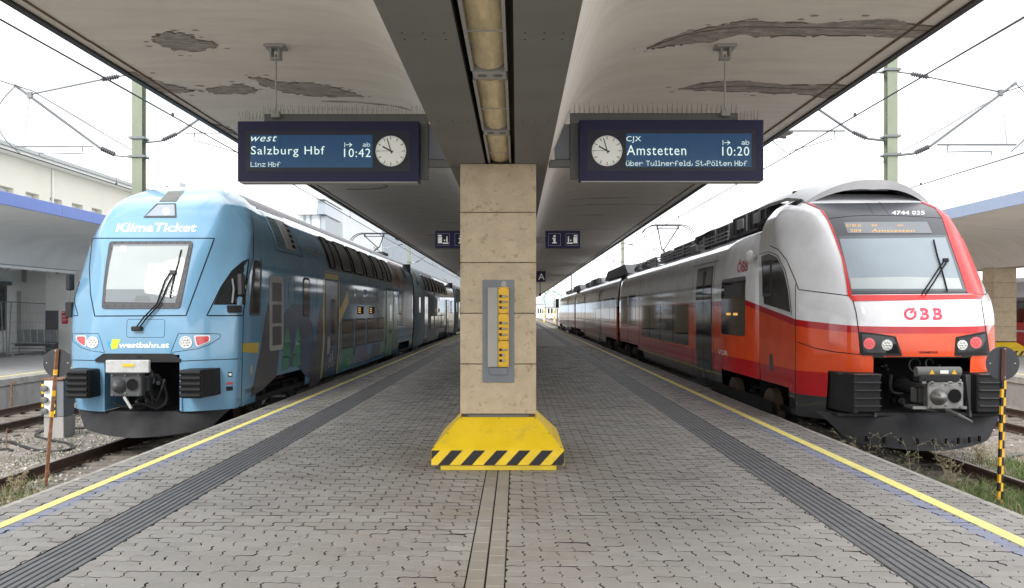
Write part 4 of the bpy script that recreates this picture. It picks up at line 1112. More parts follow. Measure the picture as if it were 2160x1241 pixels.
for i, y in enumerate(MY[1:]):
    mast(8.10, y, 1, ['thin grey mast beyond the pantograph of the red train', 'second small mast along the right line above the last carriage', 'far small mast just left of the last carriage', 'farthest tiny mast near the bridge right of the pillar'][i], None, False)
    if i < 3: mast(-8.27, y+.2, -1, 'distant mast behind the roof of the blue double deck train', 'distant masts beyond the blue train', False)
def wires(x, label):
    t = thing('overhead_line', label, 'overhead wire', (x, 20, 5.2))
    ys = [-30] + MY; off = .12
    pts = []; mp_ = []; dr = MB()
    for i in range(len(ys)-1):
        a, b = ys[i], ys[i+1]
        for j in range(13):
            u = j/12; y = a+(b-a)*u; xx = x + off*(1 if i % 2 else -1)*(1-2*u)
            sag = 1.25*4*u*(1-u)*(min(1, (b-a)/60)); pts.append(Vector((xx, y, 4.97))); zz = 6.42-sag; mp_.append(Vector((xx, y, zz)))
            if 0 < j < 12 and j % 2: MB().tube([(xx, y, 4.97), (xx, y, zz)], .005, n=3).box(xx-.015, xx+.015, y-.03, y+.03, 4.96, 5.02).build('dropper', M['wire'], t)
    MB().tube(pts, .013, n=5).build('contact_wire', M['wire'], t)
    MB().tube(mp_, .010, n=5).build('catenary_wire', M['wire'], t)
wires(5.65, 'overhead wire running above the red train beside the canopy edge')
wires(-5.95, 'overhead wire running above the blue train beside the canopy edge')
wires(10.5, 'overhead wire of the empty track beyond the red train')
wires(-10.6, 'overhead wire of the empty track beyond the blue train')

# ================================================================ NEIGHBOUR PLATFORMS
def side_platform(s, xe, xc, label):
    """s: -1 left, +1 right; xe platform edge, xc pillar centre line"""
    far = xc + (xc-xe)
    pf = struct('side_platform', (xc, 30, 0))
    MB().box(xe+s*.3, far if s > 0 else -24, 8, 180, ZG-.3, 0).build('paving', M['asphalt'], pf)
    y = 8
    while y < 60:
        MB().bbox(xe, xe+s*.3, y+.006, y+1.99, -.16, .012, .01).build('edge_kerb', M['kerb'], pf); y += 2
    MB().box(xe, xe+s*.3, 60, 180, -.16, .012).build('edge_kerb', M['kerb'], pf)
    MB().box(xe+s*.03, xe+s*.28, 8, 180, ZG-.3, -.162).build('retaining_wall', M['wall_concrete'], pf)
    MB().box(xe+s*.60, xe+s*.72, 8, 180, 0, .004).build('yellow_line', M['yellow_line'], pf)
    return pf
side_platform(-1, -12.35, -17.6, ''); side_platform(1, 12.55, 18.3, '')
def side_canopy(s, xe, xc, y0, y1, mt, fm, label):
    t = thing('side_canopy', label, 'canopy', (xc, 30, 3.3))
    half = abs(xc-xe); n = 20; vs = []; fs = []
    xsn = [1-(i/n) for i in range(n+1)]
    pr = pchip([0, .08, .16, .3, .5, 1.0], [1.60, 2.0, 2.28, 2.5, 2.62, 2.74])
    for k, yy in enumerate((y0, y1)):
        for i in range(n+1):
            u = i/n; d = .45 + (half-.45)*u; vs.append((xc-s*d, yy, H+pr(u)))
    fs = [(i, i+1, n+1+i+1, n+1+i) for i in range(n)]
    MB().add(vs, fs).build('soffit', mt, t, smooth=True, fix=False)
    mb = MB(); y = y0
    while y < y1:
        MB().bbox(xe-s*.05, xe, y+.006, min(y+6, y1)-.006, H+2.70, H+3.03, .006).build('fascia_panel', fm, t) if y < 60 else mb.box(xe-s*.05, xe, y, min(y+6, y1), H+2.70, H+3.03); y += 6
    if mb.v: mb.build('fascia', fm, t)
    MB().box(xe, xc+s*half, y0, y1, H+2.92, H+3.0).build('roof_deck', M['sheet_roof'], t)
    MB().box(xc-.45, xc+.45, y0, y1, H+1.60, H+1.9).build('beam', M['beam_side'] if s > 0 else M['grey_wall'], t)
    # far half of the butterfly
    vs = [(xc+s*(.45+(half-.45)*i/n), yy, H+pr(i/n)) for yy in (y0, y1) for i in range(n+1)]
    MB().add(vs, [(i, i+1, n+1+i+1, n+1+i) for i in range(n)]).build('soffit', mt, t, smooth=True, fix=False)
    return t
side_canopy(-1, -13.0, -17.75, 19, 170, M['grey_wall'], M['blue_fascia'], 'pale canopy with a bright blue fascia over the platform at far left')
side_canopy(1, 12.75, 18.2, 19, 170, M['soffit'], M['blue_fascia_pale'], 'beige canopy with a pale blue fascia behind the red train at far right')
# left column (painted) with red notice
Yc = 34.5
a = at(96, 743, Yc); b = at(124, 560, Yc)
t = thing('painted_column', 'white column with dark grey lower part behind the blue train', 'column', ((a.x+b.x)/2, Yc, 0))
MB().box(a.x, b.x+.9, Yc, Yc+1.1, 1.68, 3.26).build('upper_shaft', M['render_white'], t)
MB().box(a.x-.004, b.x-.01, Yc-.004, Yc+1.1, .0, 1.679).build('lower_shaft', M['paint_dark_grey'], t)
MB().box(b.x-.009, b.x+.904, Yc-.003, Yc+1.1, .0, 1.678).build('lower_shaft', M['render_white'], t)
a = at(131, 683, Yc); b = at(144, 657, Yc)
o = MB().bbox(a.x, b.x, Yc-.03, Yc-.005, a.z, b.z, .002).build('notice', M['red_sign']); setp(o, 'narrow red notice on the white column left of the blue train', 'notice')
mb = MB()
for q in ((.12, .4, .85, .93), (.6, .85, .85, .93), (.12, .88, .6, .66), (.12, .8, .5, .55), (.12, .85, .32, .36), (.12, .7, .2, .24)): mb.box(a.x+(b.x-a.x)*q[0], a.x+(b.x-a.x)*q[1], Yc-.034, Yc-.0305, a.z+(b.z-a.z)*q[2], a.z+(b.z-a.z)*q[3])
mb.build('notice_text', M['white_paint'], o)
for k in range(1, 4):
    t = thing('painted_column', 'white column further along the left platform hidden by the blue train', 'column', (-17.75, Yc+12*k, 0), 'hidden white columns on the left platform')
    MB().box(-18.1, -17.3, Yc+12*k, Yc+12*k+1, 0, 3.26).build('shaft', M['render_white'], t)
# conduit under the left beam
t = thing('light_trunking', 'white light trunking under the beam of the left canopy', 'light fitting', (-17.4, 30, 3.2))
mb = MB(); mb.box(-17.5, -17.3, 20, Yc-.05, 3.12, 3.22); mb.build('trunking', M['white_paint'], t)
y = 22
while y < Yc: MB().bbox(-17.47, -17.33, y, y+.5, 3.06, 3.12, .01).build('lamp_head', M['frame_light'], t); y += 1.6
# left building behind: long wall with eaves and a row of windows
bl = thing('station_building', 'long cream building with small upper windows behind the left platform', 'building', (-21.4, 40, 0))
XW = -21.0
WT, WBm = H+5.13, H+3.9
wy = 37.5-1.95*8; ypos = []
while wy < 112: ypos.append(wy); wy += 1.95
mb = MB(); mb.box(XW-8, XW, 12, 118, WT, H+6.45)
mb.box(XW-8, XW, 12, 118, 0, WBm)
prev = 12
for y in ypos: mb.box(XW-.4, XW, prev, y, WBm+.0, WT); prev = y+1.05
mb.box(XW-.4, XW, prev, 118, WBm, WT)
mb.box(XW-8, XW-.401, 12, 118, WBm, WT); mb.box(XW-8, XW-.4, 11.9, 12, 0, H+6.4)
mb.build('facade', M['render_cream'], bl, fix=False)
MB().box(XW-8.2, XW+.55, 11.7, 118.3, H+6.46, H+6.62).build('eaves', M['render_white'], bl)
MB().box(XW-8.2, XW+.65, 11.6, 118.4, H+6.63, H+6.78).build('gutter', M['sheet_roof'], bl)
MB().prism([(XW-8.3, H+6.79), (XW+.5, H+6.79), (XW-.6, H+7.15), (XW-8.3, H+7.6)], 'y', 11.8, 118).build('roof', M['sheet_roof'], bl)
for y in ypos:
    o = MB().box(XW-.36, XW-.30, y+.02, y+1.03, WBm+.02, WT-.02).build('window', M['window_white'], bl)
    MB().box(XW-.31, XW-.29, y+.08, y+.97, WBm+.1, WT-.42).build('pane', M['window_glass'], o)
mb = MB(); mb.cyl((XW+.05, 39.6, 3), (XW+.05, 39.6, H+6.4), .05, n=8); mb.build('downpipe', M['render_white'], bl)
for a_, b_, c_ in ((355, 380, 384), (318, 350, 391)):
    p = at(a_, c_, 62); q = at(b_, 410, 62); MB().bbox(p.x, q.x, 62, 63, H+7.0, p.z, .02).build('chimney', M['far_grey'], bl)
# waiting area wall, window, bench, mesh fence under the left canopy
XB = -19.6
t = thing('waiting_room_wall', 'white painted wall with a brown framed window under the left canopy', 'wall', (XB, 30, 0))
MB().box(XB-1.3, XB-.02, 14, 37.0, 0, 4.6).build('wall_panel', M['render_white'], t)
MB().box(XB-1.28, -18.3, 37.0, 37.3, 0, 4.4).build('wall_panel', M['render_white'], t)
o = MB().box(XB-.019, XB+.10, 31.6, 33.55, .92, 2.62).build('window_frame', mat('brown_frame', (.09, .075, .06), .6, var=.2), t)
MB().box(XB+.1, XB+.11, 31.7, 33.35, 1.05, 2.5).build('pane', M['window_glass'], o)
MB().bbox(XB-.01, XB+.22, 31.4, 33.7, 2.64, 2.78, .02).build('lintel_ledge', M['frame_grey'], t)
MB().box(XB-.015, XB+.05, 34.4, 34.6, .3, 2.45).build('pilaster_strip', M['frame_light'], t)
MB().box(XB-.015, XB+.05, 34.75, 35.0, 2.8, 3.3).build('pilaster_strip', M['frame_light'], t)
Yb = 33.2
t = thing('bench', 'grey perforated metal bench with joined seats under the left canopy', 'bench', (-18.9, Yb, 0))
for i in range(6):
    x = at(24+14.5*i, 700, Yb).x
    o = MB(); o.bbox(x, x+.235, Yb+.36, Yb+.39, .46, .95, .008); o.v = [(a+(.95-c)*-.12*-1, b-(.95-c)*.10, c) for a, b, c in o.v]; o.build('backrest', M['steel'], t)
    MB().bbox(x, x+.235, Yb-.08, Yb+.34, .41, .44, .008).build('seat', M['steel'], t)
x0 = at(22, 700, Yb).x; x1 = at(108, 700, Yb).x
MB().box(x0+.1, x1, Yb+.1, Yb+.18, .33, .41).build('beam', M['frame_grey'], t)
MB().box(x0+.1, x1, Yb-.05, Yb-.0, .22, .26).build('beam', M['steel'], t)
for x in (x0+.25, x1-.3):
    MB().tube([(x, Yb+.14, .33), (x, Yb+.14, .02)], .025, n=6).build('leg', M['steel'], t); MB().box(x-.04, x+.04, Yb-.12, Yb+.38, 0, .03).build('foot', M['frame_grey'], t)
Yf = 31.5
t = thing('mesh_fence', 'temporary wire mesh fence panels leaning together at the left border', 'fence', (at(10, 700, Yf).x, Yf, 0))
for px0, px1 in ((2, 8), (13, 14), (24, 18), (-6, -2)):
    MB().tube([at(px0, 637, Yf), at(px1, 745, Yf)], .022, n=6).build('fence_post', M['fence_wire'], t)
MB().tube([at(-5, 636, Yf), at(96, 641, Yf+1.2)], .02, n=6).build('top_rail', M['fence_wire'], t)
MB().tube([at(-5, 745, Yf), at(90, 741, Yf+1.2)], .015, n=6).build('bottom_rail', M['fence_wire'], t)
MB().bbox(at(-4, 750, Yf).x, at(18, 750, Yf).x, Yf-.15, Yf+.15, 0, .13, .02).build('concrete_foot', M['frame_grey'], t)
mb = MB()
for i in range(34): p = -4+i*3.0; mb.tube([at(p, 640, Yf+.01*i), at(p, 743, Yf+.01*i)], .0028, n=3)
for y in (660, 680, 702, 722): mb.tube([at(-5, y, Yf), at(95, y+1, Yf+.4)], .004, n=3)
mb.build('wire_mesh', M['fence_wire'], t)
# right platform pillars
for k in range(3):
    yk = 32.5+12*k; xk = 18.1
    t = thing('stone_pillar', 'beige stone pillar on the neighbouring platform behind the red train' if k == 0 else 'beige stone pillar hidden behind the red train', 'pillar', (xk, yk, 0), None if k == 0 else 'hidden stone pillars on the right platform')
    MB().box(xk-.40, xk+.40, yk+.02, yk+.8, .4, 3.26).build('core', M['stone_joint'], t)
    for j in range(5): MB().bbox(xk-.42, xk+.42, yk, yk+.82, .535+.545*j+.004, .535+.545*(j+1)-.004, .006).build('stone_block', M['stone'], t)
    if k: continue
    t = thing('pillar_base_guard', 'yellow striped base guard of the pillar behind the right stop disc' if k == 0 else 'yellow base guard hidden behind the red train', 'base guard', (xk, yk, 0), None if k == 0 else 'hidden yellow guards on the right platform')
    a0, a1, b0, b1 = xk-.70, xk+.70, yk-.42, yk+1.24
    MB().add([(a0, b0, .21), (a1, b0, .21), (a1, b1, .21), (a0, b1, .21), (xk-.42, yk, .5), (xk+.42, yk, .5), (xk+.42, yk+.8, .5), (xk-.42, yk+.8, .5), (a0, b0, .03), (a1, b0, .03), (a1, b1, .03), (a0, b1, .03)],
             [(0, 1, 5, 4), (1, 2, 6, 5), (2, 3, 7, 6), (3, 0, 4, 7), (0, 8, 9, 1), (1, 9, 10, 2), (2, 10, 11, 3), (3, 11, 8, 0), (8, 11, 10, 9)]).build('cover_sheet', M['yellow'], t)
    if k == 0:
        for i in range(6):
            x = a0+.02+i*.235; MB().prism([(x, .035), (x+.11, .035), (min(x+.22, a1), .205), (min(x+.12, a1), .205)], 'y', b0-.004, b0-.001).build('black_stripe', M['stripe_black'], t)
# parked red train sliver beyond the right platform
t = thing('parked_train', 'sliver of a red and white train beyond the right pillar at the picture border', 'train', (24.6, 50, ZG))
MB().bbox(23.1, 26, 36, 110, .05, 1.15, .05).build('lower_side', M['obb_red'], t); MB().bbox(23.09, 26.01, 36, 110, .7, .78, .005).build('white_stripe', M['obb_white'], t)
MB().bbox(23.12, 25.98, 36, 110, 1.15, 2.1, .05).build('window_band', M['glass_dark'], t); MB().bbox(23.1, 26, 36, 110, 2.1, 3.2, .2).build('roof', M['obb_white'], t)

# ================================================================ FAR BACKGROUND
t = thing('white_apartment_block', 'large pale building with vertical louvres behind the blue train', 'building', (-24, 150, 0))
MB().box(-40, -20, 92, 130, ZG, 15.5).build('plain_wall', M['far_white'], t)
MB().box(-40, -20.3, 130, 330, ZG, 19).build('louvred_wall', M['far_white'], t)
y = 131; k = 0
fin = MB().box(-20.3, -19.9, 0, .35, 2.6, 19).build('louvre', M['far_grey']); fm = fin.data; bpy.data.objects.remove(fin)
while y < 330 and k < 120:
    o = bpy.data.objects.new('louvre', fm); COL.objects.link(o); o.location = (0, y, 0); adopt(o, t); y += 1.75; k += 1
t = thing('balcony_block', 'low pale flats with balconies and glazing rising over the blue train roof', 'building', (-21.5, 88, 0))
yb = 88.0
p = at(619, 441, yb); q = at(668, 452, yb); MB().box(p.x, q.x, yb, yb+9, q.z, p.z).build('roof_slab', M['render_white'], t)
p = at(628, 452.5, yb); q = at(672, 500, yb); MB().box(p.x, q.x, yb+.8, yb+9, 0, p.z).build('wall', M['far_white'], t)
for x in (640, 653): p = at(x, 454, yb+.79); q = at(x+5, 480, yb+.79); MB().box(p.x, q.x, yb+.74, yb+.79, q.z, p.z).build('window', M['blind_grey'], t)
p = at(669, 424, yb); q = at(686, 452, yb); MB().box(p.x, q.x, yb, yb+9, q.z, p.z).build('balcony_screen', M['blind_grey'], t)
p = at(667, 415, yb); q = at(686, 421, yb); MB().box(p.x, q.x, yb-.5, yb+9, q.z, p.z).build('balcony_slab', M['render_white'], t)
p = at(672, 453, yb); q = at(686, 500, yb); MB().box(p.x, q.x, yb+.4, yb+9, 0, p.z).build('glazed_bay', M['glass_clear'], t); MB().box(p.x+.1, q.x-.1, yb+.6, yb+9, 0, p.z-.1).build('wall', M['far_grey'], t)
# bridge with green truss
t = thing('road_bridge', 'distant bridge with a pale green truss above the tracks', 'bridge', (10, 330, 0))
yb = 330
p = at(1100, 640, yb); q = at(1330, 646, yb); MB().box(p.x, q.x, yb, yb+9, q.z, p.z).build('deck', M['far_grey'], t)
for x in (1140, 1176, 1200, 1232): a = at(x, 646, yb); MB().box(a.x-.5, a.x+.5, yb+1, yb+8, ZG, a.z).build('bridge_pier', M['far_grey'], t)
arc = [(1140, 640), (1150, 622), (1158, 613), (1170, 616), (1186, 625), (1205, 634)]
MB().tube([at(x, y, yb) for x, y in arc], .3, n=5).build('truss_chord', M['bridge_green'], t)
for x in range(1142, 1204, 6):
    y = np.interp(x, [a[0] for a in arc], [a[1] for a in arc]); MB().tube([at(x, y, yb), at(x, 641, yb)], .12, n=4).build('truss_post', M['bridge_green'], t)
hl = []
for i in range(41):
    x = -900+45*i; hl.append((x, 52+26*math.sin(i*.55)+14*math.sin(i*1.3+1)))
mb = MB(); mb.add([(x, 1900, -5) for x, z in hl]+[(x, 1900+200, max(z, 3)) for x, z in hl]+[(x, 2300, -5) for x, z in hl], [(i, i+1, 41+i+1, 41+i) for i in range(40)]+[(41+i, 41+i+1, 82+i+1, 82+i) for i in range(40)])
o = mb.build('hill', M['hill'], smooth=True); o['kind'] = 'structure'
for i, (px, yy, hh, lb) in enumerate(((1147.5, 190, 6, 'left of two yellow and white striped posts beside the far tracks'), (1169.5, 160, 5.2, 'right of two yellow and white striped posts beside the far tracks'))):
    x = at(px, 657, yy).x; t = thing('marker_post', lb, 'post', (x, yy, ZG))
    for k in range(6): MB().box(x-.16, x+.16, yy, yy+.2, ZG+k*.5, ZG+k*.5+.5).build('post_band', M['yellow'] if k % 2 == 0 else M['white_paint'], t)
x = at(1175.5, 640, 120).x; t = thing('signal_head', 'tall dark signal with white border next to the last carriage', 'signal', (x, 120, ZG))
MB().tube([(x, 120.2, ZG), (x, 120.2, 3)], .08, n=6).build('post', M['galv'], t)
MB().box(x-.36, x+.36, 120, 120.1, 2.0, 3.5).build('white_border', M['white_paint'], t); MB().box(x-.22, x+.22, 119.93, 119.99, 2.15, 3.35).build('signal_face', M['black'], t)
# station tracks beyond, low sheds
for i, (px0, px1, zt_, yy, mt, lb) in enumerate(((1131, 1150, 6, 300, 'far_white', 'bright low shed beyond the platform end, left one'), (1152, 1176, 5, 290, 'render_cream', 'bright low shed beyond the platform end, right one'), (1215, 1290, 9, 280, 'far_white', 'long pale building hidden beyond the red train'))):
    a = at(px0, 657, yy).x; b = at(px1, 657, yy).x
    t = thing('shed', lb, 'building', ((a+b)/2, yy, ZG)); MB().box(a, b, yy, yy+20, ZG, zt_-2).build('wall', M[mt], t); MB().prism([(a-.4, zt_-2), (b+.4, zt_-2), ((a+b)/2, zt_-.6)], 'y', yy-.4, yy+20.4).build('roof', M['far_grey'], t)
    for q in range(3): u = a+(b-a)*(.15+.27*q); MB().box(u, u+(b-a)*.15, yy-.06, yy-.01, 1, 2.6).build('window', M['glass_dark'], t)
# ================================================================ TRAINS
def shell(xc, yn, zs, wf, dcf, cf, xef, dend, ncol=34, back=(0.0,)):
    """nose and car body as one height field of plan sections; returns (verts, faces, rows, cols)"""
    px = [0, .5, .8, 1, 1.15, 1.5, 1.8, 2]
    vs = []; nb = len(back)
    us = [i/ncol for i in range(ncol+1)]
    for z in zs:
        w_ = wf(z); dc = dcf(z); c = cf(z); xe = xef(z)
        pf = pchip([0, xe*.55, xe*.88, xe, xe+(1-xe)*.25, xe+(1-xe)*.6, xe+(1-xe)*.88, 1], [0, .018, .07, .125, .27, .56, .83, 1])
        row = []
        for u in us:
            x = u**.9; row.append((x*w_, yn+dc+c*pf(x)))
        side = [(w_, yn+dc+c+(dend-dc-c)*k/12) for k in range(1, 13)]
        half = row + side
        full = [(xc-x, y, z) for x, y in half[::-1][:-1]] + [(xc+x, y, z) for x, y in half]
        vs += full
    nc = len(full); nr = len(zs)
    fs = [(j*nc+i, j*nc+i+1, (j+1)*nc+i+1, (j+1)*nc+i) for j in range(nr-1) for i in range(nc-1)]
    return vs, fs, nr, nc
def to_bm(vs, fs):
    bm = bmesh.new(); V = [bm.verts.new(v) for v in vs]
    for f in fs:
        try: bm.faces.new([V[i] for i in f])
        except ValueError: pass
    bm.normal_update(); return bm
def cut(bm, planes):
    for co, no in planes:
        bmesh.ops.bisect_plane(bm, geom=bm.verts[:]+bm.edges[:]+bm.faces[:], plane_co=co, plane_no=no, dist=1e-5)
def drop(bm, test):
    bmesh.ops.delete(bm, geom=[f for f in bm.faces if test(f.calc_center_median())], context='FACES')
def finish(bm, name, mats, parent, mfn=None, out=None):
    bm.normal_update()
    for f in bm.faces:
        c = f.calc_center_median(); f.smooth = True
        if mfn: f.material_index = mfn(c, f.normal)
    bmesh.ops.recalc_face_normals(bm, faces=bm.faces)
    if out:     # make normals point away from the body axis
        k = sum(1 if (f.calc_center_median()-out(f.calc_center_median())).dot(f.normal) > 0 else -1 for f in bm.faces)
        if k < 0: bmesh.ops.reverse_faces(bm, faces=bm.faces)
    me = bpy.data.meshes.new(name); bm.to_mesh(me); bm.free()
    for m_ in mats: me.materials.append(m_)
    o = bpy.data.objects.new(name, me); COL.objects.link(o)
    if parent: adopt(o, parent)
    return o
def sidemap(xc, sg, wf, eps):
    def fn(u, v):      # u = Y, v = Z
        dz = .01; s = (wf(v+dz)-wf(v-dz))/(2*dz); n_ = Vector((sg, 0, -s)).normalized()
        return Vector((xc+sg*wf(v), u, v)) + n_*eps, n_
    return fn

# ---------------------------------------------------------------- blue double deck train
KX, KY = -6.03, 14.10
e = H
kw = pchip([e-1.62, e-1.2, e-.6, e+.6, e+1.1, e+1.35, e+1.6, e+1.85, e+2.1, e+2.25, e+2.33, e+2.38], [1.33, 1.37, 1.40, 1.40, 1.395, 1.36, 1.28, 1.15, .93, .70, .45, 0.004])
kd = pchip([e-1.62, e-.7, e-.3, e+.05, e+.6, e+1.11, e+1.39, e+1.7, e+1.9, e+2.15, e+2.3, e+2.38], [.06, .0, .0, .02, .16, .36, .55, .82, 1.08, 1.62, 2.15, 2.9])
kc = pchip([e-1.62, e, e+1.2, e+2.0, e+2.38], [.50, .56, .80, .80, .2])
kx = pchip([e-1.62, e-.5, e+.1, e+.75, e+1.4, e+1.9, e+2.38], [.62, .56, .52, .585, .70, .80, .85])
zs = sorted(set([round(e-1.62+i*.06, 4) for i in range(60)] + [e+2.0, e+2.05, e+2.1, e+2.15, e+2.2, e+2.24, e+2.28, e+2.31, e+2.34, e+2.36, e+2.38])); zs = [z for z in zs if z <= e+2.381]
vs, fs, nr, nc = shell(KX, KY, zs, kw, kd, kc, kx, 25.0)
bvhK = BVHTree.FromPolygons([Vector(v) for v in vs], fs)
kt = thing('double_deck_train', 'light blue double deck train with KlimaTicket writing left of the platform', 'train', (KX, KY, ZG))
bm = to_bm(vs, fs)
cut(bm, [((KX-.615, 0, 0), (1, 0, 0)), ((KX+.60, 0, 0), (1, 0, 0)), ((0, 0, e-.70), (0, 0, 1)), ((0, KY+2.35, 0), (0, 1, 0)), ((0, 0, e+2.13), (0, 0, 1)), ((0, KY+1.3, 0), (0, 1, 0)), ((0, 0, e-1.25), (0, 0, 1)),
         ((0, 15.75, 0), (0, 1, 0)), ((0, 19.4, 0), (0, 1, 0)), ((0, 34.6, 0), (0, 1, 0)), ((0, 38, 0), (0, 1, 0))])
drop(bm, lambda c: abs(c.y-KY) < .9 and KX-.615 < c.x < KX+.60 and c.z < e-.70)
drop(bm, lambda c: c.z < e-1.25 and (15.75 < c.y < 19.4 or 34.6 < c.y < 38))
def km(c, n_):
    if c.z > e+2.02 and c.y > KY+2.3: return 1
    if c.y > KY+1.3 and abs(c.x-KX) > 1.0: return 2
    if c.y > KY+2.3: return 2
    return 0
kbody = finish(bm, 'car_body', [M['kiss_blue'], M['kiss_roof'], M['kiss_side']], kt, km, lambda c: Vector((KX, c.y, c.z)) if c.y > KY+1.5 else Vector((KX, KY+6, 1)))
CR = lambda eps: camray(bvhK, eps, 310)
def kp(poly, name, m, eps=.004, depth=.008, step=14, parent=None, r=0):
    if r: poly = rpoly(poly, r)
    return mapped(gridpoly(poly, step, step), CR(eps), name, M[m], parent or kt, depth)
def kseam(pts, name='panel_gap', w_=.005, m='seam', parent=None, closed=False, fn=None, eps=.001):
    fn = fn or CR(eps); q = list(pts) + ([pts[0]] if closed else []); out = []
    for a, b in zip(q[:-1], q[1:]):
        k = max(1, int(max(abs(a[0]-b[0]), abs(a[1]-b[1]))/6))
        for i in range(k): out.append(fn(a[0]+(b[0]-a[0])*i/k, a[1]+(b[1]-a[1])*i/k)[0])
    out.append(fn(*q[-1])[0]); return MB().tube(out, w_, n=6).build(name, M[m], parent or kt)
# recessed coupler bay
MB().box(KX-.63, KX+.615, KY+.9, KY+.95, .0, e-.66).build('coupler_bay', M['black'], kt)
for x in (KX-.64, KX+.60): MB().box(x, x+.03, KY+.03, KY+.9, .05, e-.69).build('bay_side', M['kiss_blue'], kt)
MB().box(KX-.62, KX+.61, KY+.05, KY+.9, e-.70, e-.67).build('bay_roof', M['rubber'], kt)
MB().box(KX-.62, KX+.61, KY+.1, KY+.9, .0, .04).build('bay_floor', M['black'], kt)
MB().box(KX-1.3, KX+1.3, KY+1.0, KY+24.8, -.0, .10).build('underframe', M['rubber'], kt)
kp([(203, 758), (220, 746), (365, 746), (382, 758), (380, 764), (204, 764)], 'bay_hood', 'rubber', .03, .05)
mapped(text_fit('626', 291, 302, 754.5, 750), CR(.034), 'train_number', M['black'], kt)
# windscreen
ws = [(232, 511), (408, 510), (380, 651), (216, 652), (219, 610), (224, 565)]
kp(rpoly(ws, 7), 'windscreen_frame', 'gasket', .022, .05, 7)
gl = [(241, 518), (400, 517.5), (371, 640), (224.5, 638), (228, 600), (233, 560)]
kp(gl, 'windscreen_interior', 'dash', .026, 0, 7)
kp([(242, 522), (399, 521), (377, 612), (226.5, 612), (229, 590), (234, 558)], 'sun_blind', 'blind', .032, 0, 7)  # pale sheet for a blind and for sky reflected in the glass
kp([(285, 636), (290, 625), (313, 625), (320, 636)], 'desk_panel', 'frame_grey', .032, 0, 7)
kp([(256, 521), (269, 521), (268, 533), (254, 533)], 'sticker', 'white_paint', .036, 0, 7)
kp(gl, 'windscreen_glass', 'glass_clear', .042, .004, 7)
mb = MB()
for i in range(10): p = CR(.022)(243+16.5*i, 513.5); mb.cyl(p[0], p[0]+p[1]*.008, .008, n=8)
for i in range(8): p = CR(.022)(236.5-2.0*i, 527+16*i); mb.cyl(p[0], p[0]+p[1]*.008, .008, n=8); p = CR(.022)(402-3.4*i, 527+16*i); mb.cyl(p[0], p[0]+p[1]*.008, .008, n=8)
for i in range(9): p = CR(.022)(228+17*i, 645.5); mb.cyl(p[0], p[0]+p[1]*.008, .008, n=8)
mb.build('frame_bolts', M['rubber'], kt)
kseam([(195, 503), (452, 503), (392, 666), (200, 667), (191, 620), (189, 565)], 'windscreen_panel_gap', .009, closed=True)
# writing
mapped(text_fit('KlimaTicket', 244, 415, 489.5, 471, shear=.22, bold=.018), CR(.003), 'lettering', M['white_paint'], kt, smooth=False)
mapped(text_fit('westbahn.at', 251, 357, 734, 722, shear=.12, bold=.03), CR(.003), 'lettering', M['white_paint'], kt, smooth=False)
kp([(237, 716), (255, 716), (250, 725), (248, 735), (236, 737), (233, 728)], 'logo_mark', 'lime', .004, .004)
kp([(227, 722), (236, 719), (233, 728), (235, 735), (228, 730)], 'logo_mark', 'cyan', .004, .004)
# top lamp and vent
kp([(330, 430), (371.5, 429.5), (373, 460), (302, 460)], 'top_lamp_frame', 'gasket', .006, .012, r=2)
o = kp([(333, 433), (368, 432.5), (369, 456), (308, 456.5)], 'top_lamp_glass', 'blind_grey', .009, .004, r=2)
kp(circ(351, 447, 8), 'top_lamp', 'lens_white', .011, .004, parent=o)
kp([(356, 404), (390, 402), (372, 426), (335, 426)], 'roof_vent', 'frame_grey', .004, .008)
for i in range(11): x = 355+3.2*i; kseam([(x+.8, 404.5), (x-17.6, 425)], 'vent_slat', .006, 'frame_light', eps=.008)
# headlights
def lamp(fnp, x, y, r, mm, name, eps=.010, par=None, chrome=True):
    o = mapped(gridpoly(circ(x, y, r, 20), 8, 8), fnp(eps), name, M[mm], par or kt, .01)
    p = fnp(eps)(x, y); 
    ring = [fnp(eps+.002)(x+r*1.04*math.cos(t_*math.pi/12), y+r*1.04*math.sin(t_*math.pi/12))[0] for t_ in range(25)]
    if chrome: MB().tube(ring, .008, n=5).build('lamp_ring', M['white_paint'] if chrome == 'w' else M['chrome'], o)
    k = 0
    mb = MB()
    for i in range(7):
        a = i*math.pi/3; q = fnp(eps+.002)(x+(r*.55*math.cos(a) if i < 6 else 0), y+(r*.55*math.sin(a) if i < 6 else 0)); mb.lathe(q[0], q[0]+q[1]*.02, [(0, .016), (.006, .014), (.008, .006)], 8)
    mb.build('led_cluster', M['chrome'] if mm == 'lens_white' else M['lens_red_on' if 'on' in mm else 'lens_red'], o)
    return o
for side in (0, 1):
    if side == 0: fr = [(153, 703.5), (208, 704), (221, 744), (196, 741), (172, 734), (153, 719)]; rl = [(160, 708.5), (182, 708), (181.5, 732), (172, 727), (162, 718)]; lp = (196, 722.5, 10.8)
    else: fr = [(376, 704), (455, 704), (465, 706), (464, 713), (440, 728), (417, 736), (360, 744)]; rl = [(409, 708), (443.5, 707.5), (443, 720), (430, 726), (415, 732), (411, 722)]; lp = (392, 722.5, 11.5)
    kseam(fr, 'headlight_panel_gap', .004, closed=True)
    o = kp(rpoly(rl, 3), 'tail_lamp_frame', 'white_paint', .005, .01)
    cx = sum(p[0] for p in rl)/len(rl); cy = sum(p[1] for p in rl)/len(rl)
    kp(rpoly([((x-cx)*.84+cx, (y-cy)*.84+cy) for x, y in rl], 3), 'tail_lamp_lens', 'lens_red', .008, .01, parent=o)
    lamp(CR, lp[0], lp[1], lp[2], 'lens_white', 'headlight', .008, chrome='w')
